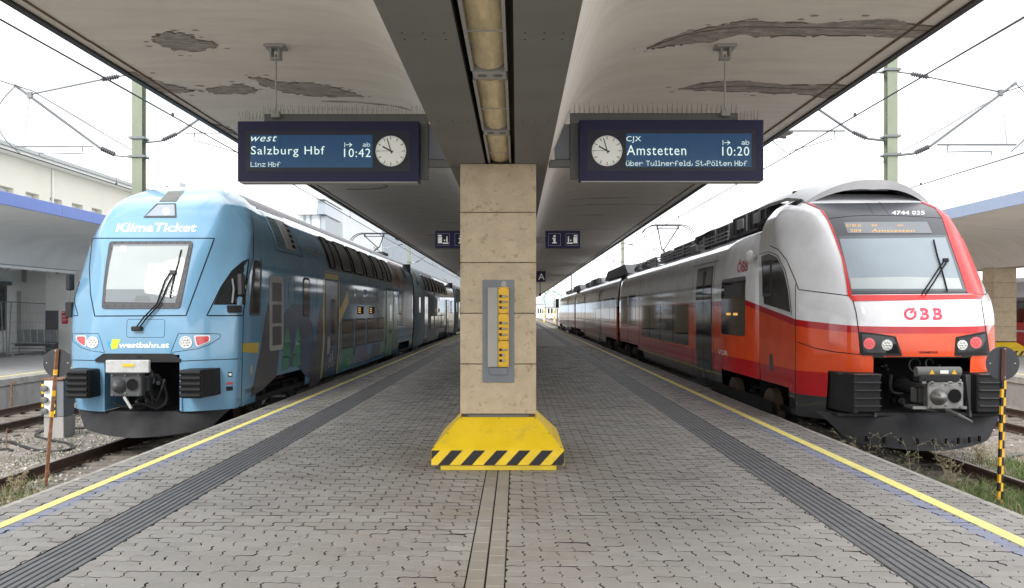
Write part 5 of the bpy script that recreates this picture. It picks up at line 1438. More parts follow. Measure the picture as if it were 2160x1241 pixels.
# panel gaps
kseam([(152, 759.5), (205, 761)], w_=.006); kseam([(381, 762), (440, 759.5), (508, 757)], w_=.006)
kseam(rpoly([(268, 674), (348, 674), (347, 712), (267, 712)], 6), 'hatch_gap', .003, closed=True)
kseam([(535, 490), (534, 545), (522, 590), (513, 666), (511, 757), (508, 865)], w_=.007)
kseam([(535, 490), (533, 470), (529, 447)], w_=.005)
# cheek windows
kp([(524, 548), (513, 553), (490, 573), (467, 606), (450, 643), (517, 643), (519, 600)], 'cab_side_window', 'glass_dark', .006, .012)
kseam([(525, 547), (512, 552), (489, 572), (466, 606), (436, 666), (512, 666)], w_=.009, closed=True)
kseam([(153, 598), (158, 640), (165, 666), (150, 667)], w_=.008)
kp([(478, 645), (507, 645), (507, 660), (480, 660)], 'mirror_housing', 'rubber', .03, .05, r=2)
q = CR(.02)
o = MB().tube([q(489, 590)[0], q(494, 610)[0]+Vector((0, -.05, 0)), q(489, 640)[0]], .02, n=6).build('mirror_arm', M['galv'], kt)
MB().tube([q(506, 582)[0], q(507, 625)[0]], .075, n=8).build('mirror_arm', M['rubber'], kt)
p = at(152, 590, 14.75); MB().bbox(p.x-.09, p.x-.0, 14.7, 14.85, p.z-.18, p.z+.1, .02).build('mirror', M['rubber'], kt)
MB().tube([(p.x-.03, 14.76, p.z-.15), (p.x-.07, 14.76, p.z-.40), (p.x+.03, 14.76, p.z-.58)], .014, n=6).build('mirror_arm', M['galv'], kt)
p = at(150, 655, 14.75); MB().bbox(p.x-.07, p.x+.05, 14.68, 14.82, p.z-.12, p.z+.14, .015).build('camera_box', M['rubber'], kt)
# wiper
q = CR(.03); q6 = CR(.065)
def wp(pts, r_, name, f, parent=kt, m='black'): return MB().tube([f(a, b)[0] for a, b in pts], r_, n=6).build(name, M[m], parent)
wp([(289, 694), (305, 672), (334, 643), (350, 597), (363, 576)], .012, 'wiper_arm', q6); wp([(295, 695), (312, 672), (340, 643), (356, 606), (371, 578)], .012, 'wiper_arm', q6)
wp([(384, 530), (377, 560), (371, 582), (364, 610), (361, 630)], .013, 'wiper_blade', CR(.045))
mb = MB(); p = q6(291, 694)[0]; mb.bbox(p.x-.08, p.x+.08, p.y-.02, p.y+.08, p.z-.035, p.z+.04, .015); mb.build('wiper_hub', M['rubber'], kt)
p = q6(367, 578)[0]; MB().bbox(p.x-.05, p.x+.05, p.y-.02, p.y+.02, p.z-.03, p.z+.04, .01).build('wiper_joint', M['gasket'], kt)
# small marks on the skirt
kp([(481, 785), (489, 785), (489, 795), (481, 795)], 'socket_cover', 'rubber', .006, .01); kp(circ(485, 790, 3), 'socket_cap', 'white_paint', .014, .01)
kp([(478, 807), (491, 806), (491, 811), (478, 812)], 'warning_label', 'lens_red', .004, .004); kp([(477, 816), (491, 815), (491, 824), (477, 825)], 'warning_label', 'rubber', .004, .004)
for x, y in ((457, 787), (470, 845), (503, 782), (502, 843)): kp(circ(x, y, 4), 'access_cap', 'kiss_blue', .008, .01)
# ribbed buffers
def buffer(xa, xb, z0, z1, yf, yb, ribs, name, par, m='rubber', tilt=0, fins=False):
    o = MB(); o.bbox(xa, xb, yf+.06, yb, z0, z1, .02); o = o.build(name, M[m], par)
    h_ = (z1-z0)/ribs
    for i in range(ribs):
        z = z0+i*h_
        if fins:
            MB().prism([(yf+.07, z+h_*.80), (yf+.0, z+h_*.88), (yf+.0, z+h_*.96), (yf+.07, z+h_*1.0)], 'x', xa+.012, xb-.012).build('rib', M['obb_grey'], o); continue
        MB().prism([(yf+.07, z+.01), (yf+.015, z+h_*.25), (yf, z+h_*.5), (yf, z+h_*.78), (yf+.03, z+h_*.97), (yf+.07, z+h_*.98)], 'x', xa+.012, xb-.012).build('rib', M[m], o)
    return o
zb0, zb1 = e-1.37, e-.92
buffer(KX-1.04, KX-.69, zb0, zb1, KY-.38, KY+.5, 5, 'buffer', kt)
buffer(KX+.74, KX+1.08, zb0, zb1, KY-.38, KY+.5, 5, 'buffer', kt)
for s in (-1, 1):
    MB().prism([(KX+s*1.06, KY-.30), (KX+s*1.16, KY+.02), (KX+s*1.16, KY+.5), (KX+s*1.0, KY+.5), (KX+s*1.0, KY-.30)], 'z', zb0+.01, zb1-.005).build('buffer_side', M['rubber'], kt)
# coupler
def coupler(xc, yf, z, par, m, s=1.0, bulk=1):
    c = MB(); c.bbox(xc-.24, xc+.24, yf, yf+.16, z-.18, z+.19, .015); o = c.build('coupler_head', M[m], par)
    MB().lathe((xc-.10, yf, z-.01), (xc-.10, yf-.2, z-.01), [(0, .115), (.03, .112), (.09, .075), (.13, .05), (.15, .02)], 20).build('coupler_cone', M[m], o, smooth=True, angle=40)
    MB().cyl((xc+.11, yf-.004, z+.0), (xc+.11, yf-.001, z+.0), .095, n=24).build('coupler_funnel', M['black'], o)
    ring = [(xc+.11+.1*math.cos(t_*math.pi/12), yf-.005, z+.1*math.sin(t_*math.pi/12)) for t_ in range(25)]
    MB().tube(ring, .009, n=5).build('funnel_rim', M[m], o)
    mb = MB()
    for a, b in ((-.2, .15), (.2, .15), (-.2, -.15), (.2, -.15), (0, .15), (0, -.13)): mb.cyl((xc+a, yf, z+b), (xc+a, yf-.02, z+b), .016, n=8)
    mb.build('bolts', M['galv'], o)
    MB().cyl((xc, yf+.16, z), (xc-.15, yf+1.1, z+.05), .10, n=14).build('drawbar', M['rubber'], par)
    MB().bbox(xc-.3, xc+.3, yf+.14, yf+.3, z-.12, z+.12, .02).build('coupler_neck', M['dark_gear'], par)
    return o
ck_ = coupler(KX-.0+.0, 13.52, e-1.135, kt, 'obb_grey')
a = at(222, 787, 13.40); b = at(314, 760, 13.40)
MB().bbox(a.x, b.x, 13.40, 13.47, a.z, b.z, .012).build('coupler_cover', M['cover_plate'], kt); a = at(257, 774, 13.39); b = at(283, 768, 13.39); MB().box(a.x, b.x, 13.392, 13.40, a.z, b.z).build('warning_label', M['yellow_dark'], kt)
MB().tube([at(262, 838, 13.5), at(277, 862, 13.42)], .022, n=8).build('release_handle', M['frame_light'], kt)
for pts in ([(296, 815), (310, 822), (318, 830), (330, 845), (342, 818), (348, 800)], [(300, 828), (318, 850), (340, 858), (352, 840), (346, 812)], [(312, 775), (322, 790), (318, 815), (322, 850)], [(240, 850), (262, 858), (300, 852), (330, 862), (350, 850)]):
    MB().tube(smooth_path([at(x, y, 13.9+.004*(x-296)) for x, y in pts]), .022, n=6).build('brake_hose', M['rubber'], kt)
for x, y, r_ in ((330, 800, .12), (345, 806, .06), (322, 842, .07), (300, 845, .05)): p = at(x, y, 14.5); MB().lathe((p.x, 14.5, p.z), (p.x, 14.2, p.z), [(0, r_), (.1, r_), (.15, r_*.7), (.22, r_*.6)], 12).build('coupling_gear', M['dark_gear'], kt)
# snow plough
def plough(xc, yt, zt, zb, wt, wb, yb, par, m, bow=.5, n=12):
    vs = []; 
    for j in range(5):
        v = j/4; z = zt+(zb-zt)*v; w_ = wt+(wb-wt)*v**.8
        for i in range(n+1):
            u = -1+2*i/n; vs.append((xc+u*w_, yt+(yb-yt)*v+bow*abs(u)**1.6-.10*math.sin(math.pi*v*.5), z + (.07*abs(u)**2 if v > .9 else 0)))
    b = len(vs); vs += [(x, y+.04, z) for x, y, z in vs]
    fs = [(j*(n+1)+i, j*(n+1)+i+1, (j+1)*(n+1)+i+1, (j+1)*(n+1)+i) for j in range(4) for i in range(n)]
    fs += [tuple(b+i for i in f[::-1]) for f in fs]
    fs += [(4*(n+1)+i, 4*(n+1)+i+1, b+4*(n+1)+i+1, b+4*(n+1)+i) for i in range(n)]
    return MB().add(vs, fs).build('snow_plough', M[m], par, smooth=True, angle=40)
plough(KX, KY-.02, .035, -.34, 1.28, .98, KY-.22, kt, 'plow')
# side: grey band between roof and body, livery, windows
SM = lambda eps, sg=1: sidemap(KX, sg, kw, eps)
XS = KX+1.40
def sp2(pts, X=XS): return [pside(a, b, X) for a, b in pts]
def ks(poly, name, m, eps=.003, depth=.004, parent=None, r=0, sg=1, su=0, sv=.12):
    if r: poly = rpoly(poly, r)
    return mapped(gridpoly(poly, su, sv), SM(eps, sg), name, M[m], parent or kbody, depth)
LIV = M
def kz(x, y): return (500+x/2.696, 400+y/2.696)
def z3(pts): return [pside(*kz(a, b), XS) for a, b in pts]
def z4(pts): return [pside(720+a/3.446, 460+b/3.446, XS) for a, b in pts]
ks(z3([(178, 635), (190, 700), (240, 900), (235, 1060), (160, 1140), (95, 1180), (120, 980), (150, 790)]), 'livery_mountain', 'kiss_charcoal')
ks(z3([(262, 930), (262, 720), (285, 680), (320, 655), (355, 650), (395, 680), (430, 780), (455, 900), (455, 1090), (400, 1060), (350, 1000), (262, 1020)]), 'livery_hill', 'kiss_dark_blue', .002)
ks(z3([(288, 770), (302, 870), (295, 870), (308, 950), (298, 950), (300, 1020), (262, 1030), (268, 950), (258, 950), (272, 870), (265, 870)]), 'livery_tree', 'kiss_green', .0045)
ks(z3([(345, 765), (360, 860), (354, 860), (366, 935), (358, 935), (366, 1000), (318, 1015), (326, 935), (318, 935), (334, 860), (328, 860)]), 'livery_tree', 'kiss_green', .0045)
ks(z3([(470, 680), (486, 640), (486, 1090), (440, 1130), (425, 1120), (445, 900)]), 'livery_mountain', 'kiss_charcoal')
ks(z3([(30, 875), (125, 870), (120, 930), (28, 925)]), 'livery_stripe', 'kiss_yellow', .002)
MBx = [(21.0, 21.14), (22.74, 22.9)]
for a, b in MBx: ks([(a, .06), (b, .06), (b, e+.78), (a, e+.78)], 'door_post_stripe', 'kiss_yellow', .006, .006)
ks([(21.14, e+.80), (22.74, e+.80), (22.74, e+.98), (21.14, e+.98)], 'livery_stripe', 'kiss_yellow', .005)
ks(z3([(628, 570), (634, 640), (575, 780), (545, 785), (552, 760), (600, 650)]), 'livery_stripe', 'kiss_yellow', .0045)
ks([(30.2, .2), (33.9, .2), (33.9, e+.1), (33.2, e+.65), (30.9, e+.65), (30.2, e-.1)], 'livery_field', 'kiss_pale_green', .0022)
ks([(23.2, .1), (25.2, .1), (25.0, e-1.05), (24.2, e-.6), (23.3, e-.9)], 'livery_hill', 'kiss_green', .0022)
ks([(25.4, .1), (27.6, .1), (27.2, e-1.05), (25.8, e-1.05)], 'livery_hill', 'kiss_violet', .0022)
ks([(27.9, .1), (30.1, .1), (29.8, e-1.05), (28.2, e-1.05)], 'livery_hill', 'kiss_dark_blue', .0022)
ks([(32.9, e+.95), (36.2, e+.95), (37.4, e+1.55), (37.6, e+1.95), (33.4, e+1.95), (33.0, e+1.5)], 'livery_field', 'kiss_red', .0022, sv=.08)
ks([(35.6, e-.6), (38.9, e-.8), (38.9, e+.9), (36.0, e+.9)], 'livery_field', 'kiss_charcoal', .0022)
# waist moulding
for y0 in (14.95,): MB().box(XS-.005, XS+.012, y0+.9, 39.0, e+.93, e+.965).build('waist_moulding', M['kiss_side'], kbody)
def kwin(y0, y1, z0, z1, r_, mm='glass_warm', fr=.045, sg=1, par=None, slope=0, name='window'):
    P = [(y0, z0), (y1, z0), (y1+slope, z1), (y0+slope, z1)]
    o = ks(P, name, 'gasket', .008, .012, par, r_, sg, sv=.1)
    Q = [(y0+fr, z0+fr), (y1-fr, z0+fr), (y1-fr+slope, z1-fr), (y0+fr+slope, z1-fr)]
    ks(Q, 'pane', mm, .010, .003, par, max(r_-fr*.5, .01), sg, sv=.1)
    return o
q = sp2([(525, 665), (549, 667), (552, 552), (536, 548)]); ks(q, 'cab_window', 'gasket', .008, .012, r=.1)
q = sp2([(529, 660), (545, 661), (548, 558), (539, 554)]); ks(q, 'cab_window_pane', 'glass_warm', .011, .004, r=.07)
def grille(y0, y1, z0, z1, par):
    ks([(y0, z0), (y1, z0), (y1, z1), (y0, z1)], 'vent_frame', 'frame_light', .010, .014, par, r=.1)
    n = 3; h_ = (z1-z0-.16)/n
    for i in range(n):
        ks([(y0+.16, z0+.1+i*h_), (y1-.16, z0+.1+i*h_), (y1-.16, z0+.06+(i+1)*h_-.02), (y0+.16, z0+.06+(i+1)*h_-.02)], 'vent_mesh', 'obb_grey', .013, .004, par)
grille(16.42, 17.38, e-.75, e+.67, kbody)
kwin(18.98, 19.62, e-.12, e+.74, .18, 'glass_warm', .05)
def sgap(P, fn, par, w_=.005, closed=True):
    q = list(P) + ([P[0]] if closed else []); out = []
    for a, b in zip(q[:-1], q[1:]):
        for i in range(4): out.append(fn(a[0]+(b[0]-a[0])*i/4, a[1]+(b[1]-a[1])*i/4)[0])
    out.append(fn(*q[-1])[0]); MB().tube(out, w_, n=4).build('panel_gap', M['seam'], par)
sgap(rpoly([(17.8, e+.12), (18.3, e+.12), (18.3, e+.68), (17.8, e+.68)], .15), SM(.0), kbody, .004)
def kdoor(y0, y1, par, paint, sg=1):
    ks([(y0, .03), (y1, .03), (y1, e+.76), (y0, e+.76)], 'door', paint, .006, .01, par, r=.06, sg=sg)
    m_ = (y0+y1)/2
    sgap([(y0, .03), (y1, .03), (y1, e+.76), (y0, e+.76)], SM(.008, sg), par, .008)
    kwin(m_-.12, m_+.42, e-.85, e+.30, .12, 'glass_warm', .03, sg, par, name='door_window')
kdoor(21.15, 22.73, kbody, 'kiss_dark_blue'); kdoor(31.1, 32.9, kbody, 'kiss_pale_green')
for a, b in ((23.3, 24.95), (25.2, 26.85), (27.15, 28.8), (29.05, 30.65)): kwin(a, b, e-1.02, e-.21, .12, 'glass_warm', .05)
kwin(34.4, 35.25, e-.12, e+.74, .2, 'glass_warm', .06)
def upper(y0, y1, par, sg=1, wins=None):
    ks([(y0, e+1.04), (y1, e+1.04), (y1-.25, e+1.88), (y0-.35, e+1.88)], 'window_band', 'glass_dark', .004, .008, par, .08, sg, sv=.07)
    for a, b in wins:
        P = rpoly([(a, e+1.09), (b, e+1.09), (b-.15, e+1.84), (a-.25, e+1.84)], .1)
        o = mapped(gridpoly(P, 0, .07), SM(.008, sg), 'window', M['glass_warm'], par, .006)
        sgap(P, SM(.010, sg), par, .016)
upper(21.6, 32.7, kbody, 1, [(21.75, 22.35), (23.3, 24.7), (25.1, 26.6), (27.1, 28.5), (29.1, 30.45), (31.5, 32.4)])
# side roof grille near the cab
ks([(17.0, e+1.22), (18.6, e+1.22), (18.35, e+1.93), (16.9, e+1.93)], 'side_hatch', 'kiss_side', .006, .01, sv=.07)
sgap([(16.9, e+1.18), (19.0, e+1.18), (18.6, e+1.98), (16.75, e+1.98)], SM(.002), kbody, .006)
ks([(17.75, e+1.26), (18.55, e+1.26), (18.35, e+1.86), (17.65, e+1.86)], 'grille_frame', 'frame_light', .012, .012, sv=.07)
for i in range(5): z = e+1.31+i*.11; ks([(18.2, z), (18.45, z), (18.43, z+.07), (18.18, z+.07)], 'grille_slot', 'black', .0165, .004)
for i in range(9): z = e+1.26+i*.07; ks([(17.05, z), (17.6, z), (17.58, z+.03), (17.04, z+.03)], 'grille_slat', 'frame_grey', .010, .006)
for a in (33.1, 35.0): ks([(a, e+1.25), (a+.7, e+1.25), (a+.6, e+1.85), (a-.1, e+1.85)], 'grille_frame', 'frame_light', .01, .012, sv=.07)
ks([(36.0, e+1.3), (37.4, e+1.3), (37.3, e+1.85), (35.9, e+1.85)], 'grille_frame', 'frame_light', .01, .012, sv=.07)
ks([(36.15, e+1.38), (37.25, e+1.38), (37.15, e+1.8), (36.05, e+1.8)], 'grille_mesh', 'obb_grey', .0125, .004, sv=.07)
for q_ in (20.3, 23.0, 31.0, 34.0): MB().tube([SM(.0)(q_, .05+.1*j)[0] for j in range(25)], .004, n=4).build('panel_gap', M['seam'], kbody)
for i_, (py_, pz_) in enumerate(((22.0, e-1.45), (25.1, e-1.25), (30.9, e-1.2), (33.6, e-1.3))): ks(rect(py_, py_+.16, pz_, pz_+.2, .02), 'access_hatch', 'rubber', .004, .006)
# side writing and displays
def kst(s_, y0, y1, z0, z1, m='white_paint', sg=1, fnn=None, par=None, **k):
    bmt = text_fit(s_, y0, y1, z0, z1, **k); return mapped(bmt, (fnn or SM(.004)), 'lettering', M[m], par or kbody, smooth=False)
kst('KlimaTicket', 24.7, 28.7, e+.20, e+.66, 'frame_light', bold=.01)
kst('klimaticket.at', 19.35, 21.2, e+1.28, e+1.52, 'frame_light')
kst('Eine Initiative des Klimaschutzministeriums', 24.3, 30.4, e-1.50, e-1.32, 'frame_light')
kst('STADLER', 15.05, 15.6, e-1.42, e-1.34, 'seam')
kst('BIKE', 22.45, 22.7, e+.1, e+.45, 'seam', bold=.02)
for a in (25.5, 27.5):
    ks([(a, e-.08), (a+1.0, e-.08), (a+1.0, e+.14), (a, e+.14)], 'destination_display', 'black', .008, .01)
    for i in range(3): ks([(a+.08, e-.04+i*.06), (a+.5, e-.04+i*.06), (a+.5, e-.015+i*.06), (a+.08, e-.015+i*.06)], 'display_text', 'amber_led', .0095, .002)
# luggage and bicycle symbols on the door
ks(rect(21.4, 21.72, e-1.05, e-.62, .02), 'luggage_symbol', 'frame_light', .0115, .003)
mb = MB()
for cy in (21.75, 22.15):
    mb.tube([SM(.012)(cy+.14*math.cos(t_*math.pi/8), e-1.28+.12*math.sin(t_*math.pi/8))[0] for t_ in range(17)], .009, n=4)
mb.tube([SM(.012)(a, b)[0] for a, b in ((21.75, e-1.28), (21.86, e-1.08), (22.08, e-1.08), (22.15, e-1.28))], .009, n=4); mb.tube([SM(.012)(a, b)[0] for a, b in ((21.86, e-1.08), (21.97, e-1.28), (22.08, e-1.08), (22.06, e-1.0))], .009, n=4)
mb.build('bicycle_symbol', M['frame_light'], kbody)
mb = MB(); q0 = SM(.006)(15.35, e-1.03)[0]; mb.cyl(q0-Vector((.004, 0, 0)), q0, .09, n=16); mb.build('round_label', M['frame_light'], kbody)
# bogies
def bogie(xc, y0, par, sg, xw, n_ax=2, sp_=2.4, rr=.44, mm='dark_gear'):
    o = MB(); xs_ = xc+sg*xw
    o.bbox(xs_-.06, xs_+.06, y0-.3, y0+sp_+.3, ZG+.38, ZG+.60, .03); o.bbox(xs_-.1, xs_+.08, y0+sp_*.35, y0+sp_*.65, ZG+.3, ZG+.72, .03)
    fr = o.build('bogie_frame', M[mm], par)
    for k in range(n_ax):
        yc = y0+k*sp_
        MB().cyl((xs_-.26, yc, ZG+.2+rr), (xs_-.13, yc, ZG+.2+rr), rr, n=28).build('wheel', M['rail'], fr)
        w_ = MB(); w_.bbox(xs_-.1, xs_+.10, yc-.2, yc+.2, ZG+.42, ZG+.82, .04); w_.build('axle_box', M[mm], fr)
        MB().lathe((xs_+.02, yc-.42, ZG+.55), (xs_+.02, yc-.42, ZG+.95), [(i*.05, .085 if i % 2 else .065) for i in range(8)], 12).build('spring', M['rubber'], fr)
        MB().lathe((xs_+.02, yc+.42, ZG+.55), (xs_+.02, yc+.42, ZG+.95), [(i*.05, .085 if i % 2 else .065) for i in range(8)], 12).build('spring', M['rubber'], fr)
    MB().tube([(xs_+.05, y0-.2, ZG+.5), (xs_+.08, y0+.6, ZG+.75), (xs_+.06, y0+sp_-.5, ZG+.62)], .03, n=6).build('damper', M['frame_light'], fr)
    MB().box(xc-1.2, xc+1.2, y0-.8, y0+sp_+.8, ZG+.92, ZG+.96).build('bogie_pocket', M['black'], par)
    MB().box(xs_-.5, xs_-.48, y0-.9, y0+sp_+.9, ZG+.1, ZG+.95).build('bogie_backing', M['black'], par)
    return fr
for sg in (1,):
    bogie(KX, 16.4, kbody, sg, 1.12); bogie(KX, 35.1, kbody, sg, 1.12)
# following cars share one mesh
vsc = []; ringz = [z for z in zs]; 
def tubecar(wf, zs_, xc, y0, y1, ny=2):
    pts = [(xc+wf(z), z) for z in zs_] + [(xc-wf(z), z) for z in zs_[::-1][1:]]
    n = len(pts); vs = [(x, y0+(y1-y0)*j/ny, z) for j in range(ny+1) for x, z in pts]
    fs = [(j*n+i, j*n+i+1, (j+1)*n+i+1, (j+1)*n+i) for j in range(ny) for i in range(n-1)]
    fs += [tuple(range(n))[::-1], tuple(range(ny*n, (ny+1)*n))]
    return vs, fs
for ci, (ya, yb_) in enumerate(((39.45, 64.8), (65.2, 90.5))):
    v, f = tubecar(kw, zs, KX, ya, yb_); bm = to_bm(v, f)
    cut(bm, [((0, 0, e+2.02), (0, 0, 1))])
    body = finish(bm, 'car_body', [M['kiss_far'], M['kiss_roof'], M['black']], kt, lambda c, n_: 2 if abs(n_.y) > .9 else (1 if c.z > e+2.02 else 0), lambda c: Vector((KX, c.y, 1)))
    for f_ in body.data.polygons:
        if len(f_.vertices) > 8: f_.use_smooth = False
    upper(ya+5, ya+19, body, 1, [(ya+5.2+2.0*i, ya+6.7+2.0*i) for i in range(7)])
    for a in (ya+7.8, ya+10, ya+12.2, ya+14.4): kwin(a, a+1.7, e-1.02, e-.21, .12, 'glass_warm', .06, 1, body)
    for a in (ya+2.0, ya+22.5): kwin(a, a+.8, e-.12, e+.74, .2, 'glass_warm', .06, 1, body)
    for a in (ya+4.6, ya+18.6): kdoor(a, a+1.7, body, 'kiss_far')
    ks([(ya+1.2, e+1.25), (ya+2.4, e+1.25), (ya+2.2, e+1.85), (ya+1.0, e+1.85)], 'grille_frame', 'frame_light', .01, .012, body, sv=.07)
    for a in (ya+10.2, ya+12.4): ks([(a, e-.05), (a+.9, e-.05), (a+.9, e+.16), (a, e+.16)], 'destination_display', 'amber_paint', .008, .01, body)
    bogie(KX, ya+1.5, body, 1, 1.12); bogie(KX, yb_-4, body, 1, 1.12)
MB().box(KX-1.25, KX+1.25, 39.1, 39.45, .1, e+2.1).build('gangway', M['black'], kt); MB().box(KX-1.25, KX+1.25, 64.8, 65.2, .1, e+2.1).build('gangway', M['black'], kt)
# pantograph builder
def panto(xc, y, zroof, ztop, par, m='wire'):
    mb = MB(); mb.bbox(xc-.5, xc+.5, y-.6, y+.6, zroof, zroof+.12, .02); o = mb.build('pantograph', M['dark_gear'], par)
    K = Vector((xc, y+1.0, zroof+(ztop-zroof)*.45))
    mb = MB()
    mb.tube([(xc, y-.5, zroof+.1), K], .04, n=8); mb.tube([K+Vector((-.05, 0, 0)), (xc-.38, y-.1, ztop-.12)], .022, n=6); mb.tube([K+Vector((.05, 0, 0)), (xc+.38, y-.1, ztop-.12)], .022, n=6)
    mb.build('pantograph_arm', M[m], o)
    mb = MB()
    for q in (-.18, .18):
        pts = [(xc-.98, y-.1+q, ztop-.30), (xc-.86, y-.1+q, ztop-.14), (xc-.66, y-.1+q, ztop-.03), (xc-.5, y-.1+q, ztop), (xc+.5, y-.1+q, ztop), (xc+.66, y-.1+q, ztop-.03), (xc+.86, y-.1+q, ztop-.14), (xc+.98, y-.1+q, ztop-.30)]
        mb.tube(pts, .018, n=6)
    for q in (-.4, .4): mb.tube([(xc+q, y-.3, ztop-.05), (xc+q, y+.1, ztop-.05)], .02, n=5); mb.tube([(xc+q, y-.1, ztop-.05), (xc+q, y-.1, ztop-.15)], .03, n=5)
    mb.tube([(xc-.4, y-.1, ztop-.12), (xc+.4, y-.1, ztop-.12)], .018, n=5)
    mb.build('collector_head', M[m], o)
    return o
panto(KX, 37.2, e+2.37, 4.94, kt)

# ---------------------------------------------------------------- red and white train
OX, OY = 5.77, 12.45
ow = pchip([e-1.60, e-1.2, e-.6, e+.3, e+.9, e+1.2, e+1.5, e+1.7, e+1.86, e+1.98, e+2.06], [1.46, 1.49, 1.51, 1.515, 1.52, 1.50, 1.43, 1.30, 1.12, .80, .004])
od = pchip([e-1.60, e-.95, e-.60, e-.2, e+.16, e+.26, e+.8, e+1.45, e+1.7, e+1.86, e+1.98, e+2.06], [.10, .02, .0, .015, .12, .21, .66, 1.27, 1.66, 2.05, 2.4, 2.9])
oc = pchip([e-1.6, e, e+1.0, e+1.6, e+2.06], [.90, .92, .95, .85, .2])
oxe = pchip([e-1.6, e, e+1.0, e+1.5, e+1.9, e+2.06], [.62, .615, .64, .72, .82, .9])
zo = [round(e-1.60+i*.055, 4) for i in range(62)] + [e+1.84, e+1.88, e+1.92, e+1.95, e+1.98, e+2.01, e+2.04, e+2.06]
zo = sorted(set(z for z in zo if z <= e+2.061))
vs, fs, nr, nc = shell(OX, OY, zo, ow, od, oc, oxe, 2.95)
bvhO = BVHTree.FromPolygons([Vector(v) for v in vs], fs)
ot = thing('red_white_train', 'red and white regional train with grey windscreen mask right of the platform', 'train', (OX, OY, ZG))
# livery bands as paint
def livery():
    m = mat('obb_livery', (.66, .67, .70), .2, coat=.2, spec=.4); T = m.node_tree; n = T.nodes; l = T.links; b = n['Principled BSDF']
    tc = n.new('ShaderNodeTexCoord'); s = n.new('ShaderNodeSeparateXYZ'); l.new(tc.outputs['Object'], s.inputs[0])
    # white/red boundary falls towards the nose
    r1 = n.new('ShaderNodeMapRange'); r1.inputs[1].default_value = 13.4; r1.inputs[2].default_value = 16.3; r1.inputs[3].default_value = e-.12; r1.inputs[4].default_value = e+.21; l.new(s.outputs['Y'], r1.inputs[0])
    r2 = n.new('ShaderNodeMapRange'); r2.inputs[1].default_value = 12.45; r2.inputs[2].default_value = 13.4; r2.inputs[3].default_value = -.10; r2.inputs[4].default_value = 0; l.new(s.outputs['Y'], r2.inputs[0])
    zb = n.new('ShaderNodeMath'); zb.operation = 'ADD'; l.new(r1.outputs[0], zb.inputs[0]); l.new(r2.outputs[0], zb.inputs[1])
    def gt(a, bv, off=0):
        x = n.new('ShaderNodeMath'); x.operation = 'SUBTRACT'; l.new(a, x.inputs[0])
        if isinstance(bv, float): x.inputs[1].default_value = bv
        else: l.new(bv, x.inputs[1])
        y = n.new('ShaderNodeMath'); y.operation = 'GREATER_THAN'; y.inputs[1].default_value = off; l.new(x.outputs[0], y.inputs[0]); return y.outputs[0]
    def mix(f, A, B):
        x = n.new('ShaderNodeMix'); x.data_type = 'RGBA'; l.new(f, x.inputs['Factor'])
        for k, v in (('A', A), ('B', B)):
            if isinstance(v, tuple): x.inputs[k].default_value = (*v, 1)
            else: l.new(v, x.inputs[k])
        return x.outputs['Result']
    z = s.outputs['Z']
    c = mix(gt(z, e-1.26), (.035, .037, .04), (.46, .012, .016))
    c = mix(gt(z, e-.90), c, (.72, .082, .022))
    c = mix(gt(z, zb.outputs[0], -.10), c, (.46, .014, .018))
    c = mix(gt(z, zb.outputs[0], 0.0), c, (.76, .77, .80))
    nz = n.new('ShaderNodeTexNoise'); nz.inputs['Scale'].default_value = 2.5; nz.inputs['Detail'].default_value = 7; l.new(tc.outputs['Object'], nz.inputs['Vector'])
    rr = n.new('ShaderNodeMapRange'); rr.inputs[1].default_value = .3; rr.inputs[2].default_value = .7; rr.inputs[3].default_value = .9; rr.inputs[4].default_value = 1.05; l.new(nz.outputs['Fac'], rr.inputs[0])
    sc = n.new('ShaderNodeVectorMath'); sc.operation = 'SCALE'; l.new(c, sc.inputs[0]); l.new(rr.outputs[0], sc.inputs['Scale']); l.new(sc.outputs[0], b.inputs['Base Color'])
    rg = n.new('ShaderNodeMapRange'); rg.inputs[3].default_value = .03; rg.inputs[4].default_value = .13; l.new(nz.outputs['Fac'], rg.inputs[0]); l.new(rg.outputs[0], b.inputs['Roughness'])
    return m
M['livery'] = livery()
bm = to_bm(vs, fs)
cut(bm, [((OX-.69, 0, 0), (1, 0, 0)), ((OX+.69, 0, 0), (1, 0, 0)), ((0, 0, e-.645), (0, 0, 1)), ((0, 0, e-.88), (0, 0, 1)), ((OX-1.20, 0, 0), (1, 0, 0)), ((OX+1.20, 0, 0), (1, 0, 0)), ((0, OY+1.35, 0), (0, 1, 0)), ((0, 0, e-1.20), (0, 0, 1))])
drop(bm, lambda c: c.y < OY+1.0 and ((abs(c.x-OX) < .69 and c.z < e-.645) or (abs(c.x-OX) < 1.20 and c.z < e-.88)))
drop(bm, lambda c: c.y > OY+1.35 and c.z < e-1.20)
nose = finish(bm, 'cab_shell', [M['livery']], ot, None, lambda c: Vector((OX, OY+6, 1)))
CO = lambda eps: camray(bvhO, eps, 1900)
def op(poly, name, m, eps=.004, depth=.008, step=14, parent=None, r=0):
    if r: poly = rpoly(poly, r)
    return mapped(gridpoly(poly, step, step), CO(eps), name, M[m], parent or ot, depth)
def oseam(pts, name='panel_gap', w_=.005, m='seam', closed=False, eps=.001): return kseam(pts, name, w_, m, ot, closed, CO(eps))
MB().box(OX-1.2, OX+1.2, OY+.95, OY+1.0, 0, e-.6).build('coupler_bay', M['black'], ot)
MB().box(OX-.7, OX+.7, OY+.02, OY+.95, e-.66, e-.63).build('bay_roof', M['rubber'], ot)
MB().box(OX-1.2, OX-.70, OY+.02, OY+.9, e-.90, e-.87).build('bay_roof', M['rubber'], ot); MB().box(OX+.7, OX+1.2, OY+.02, OY+.9, e-.90, e-.87).build('bay_roof', M['rubber'], ot)
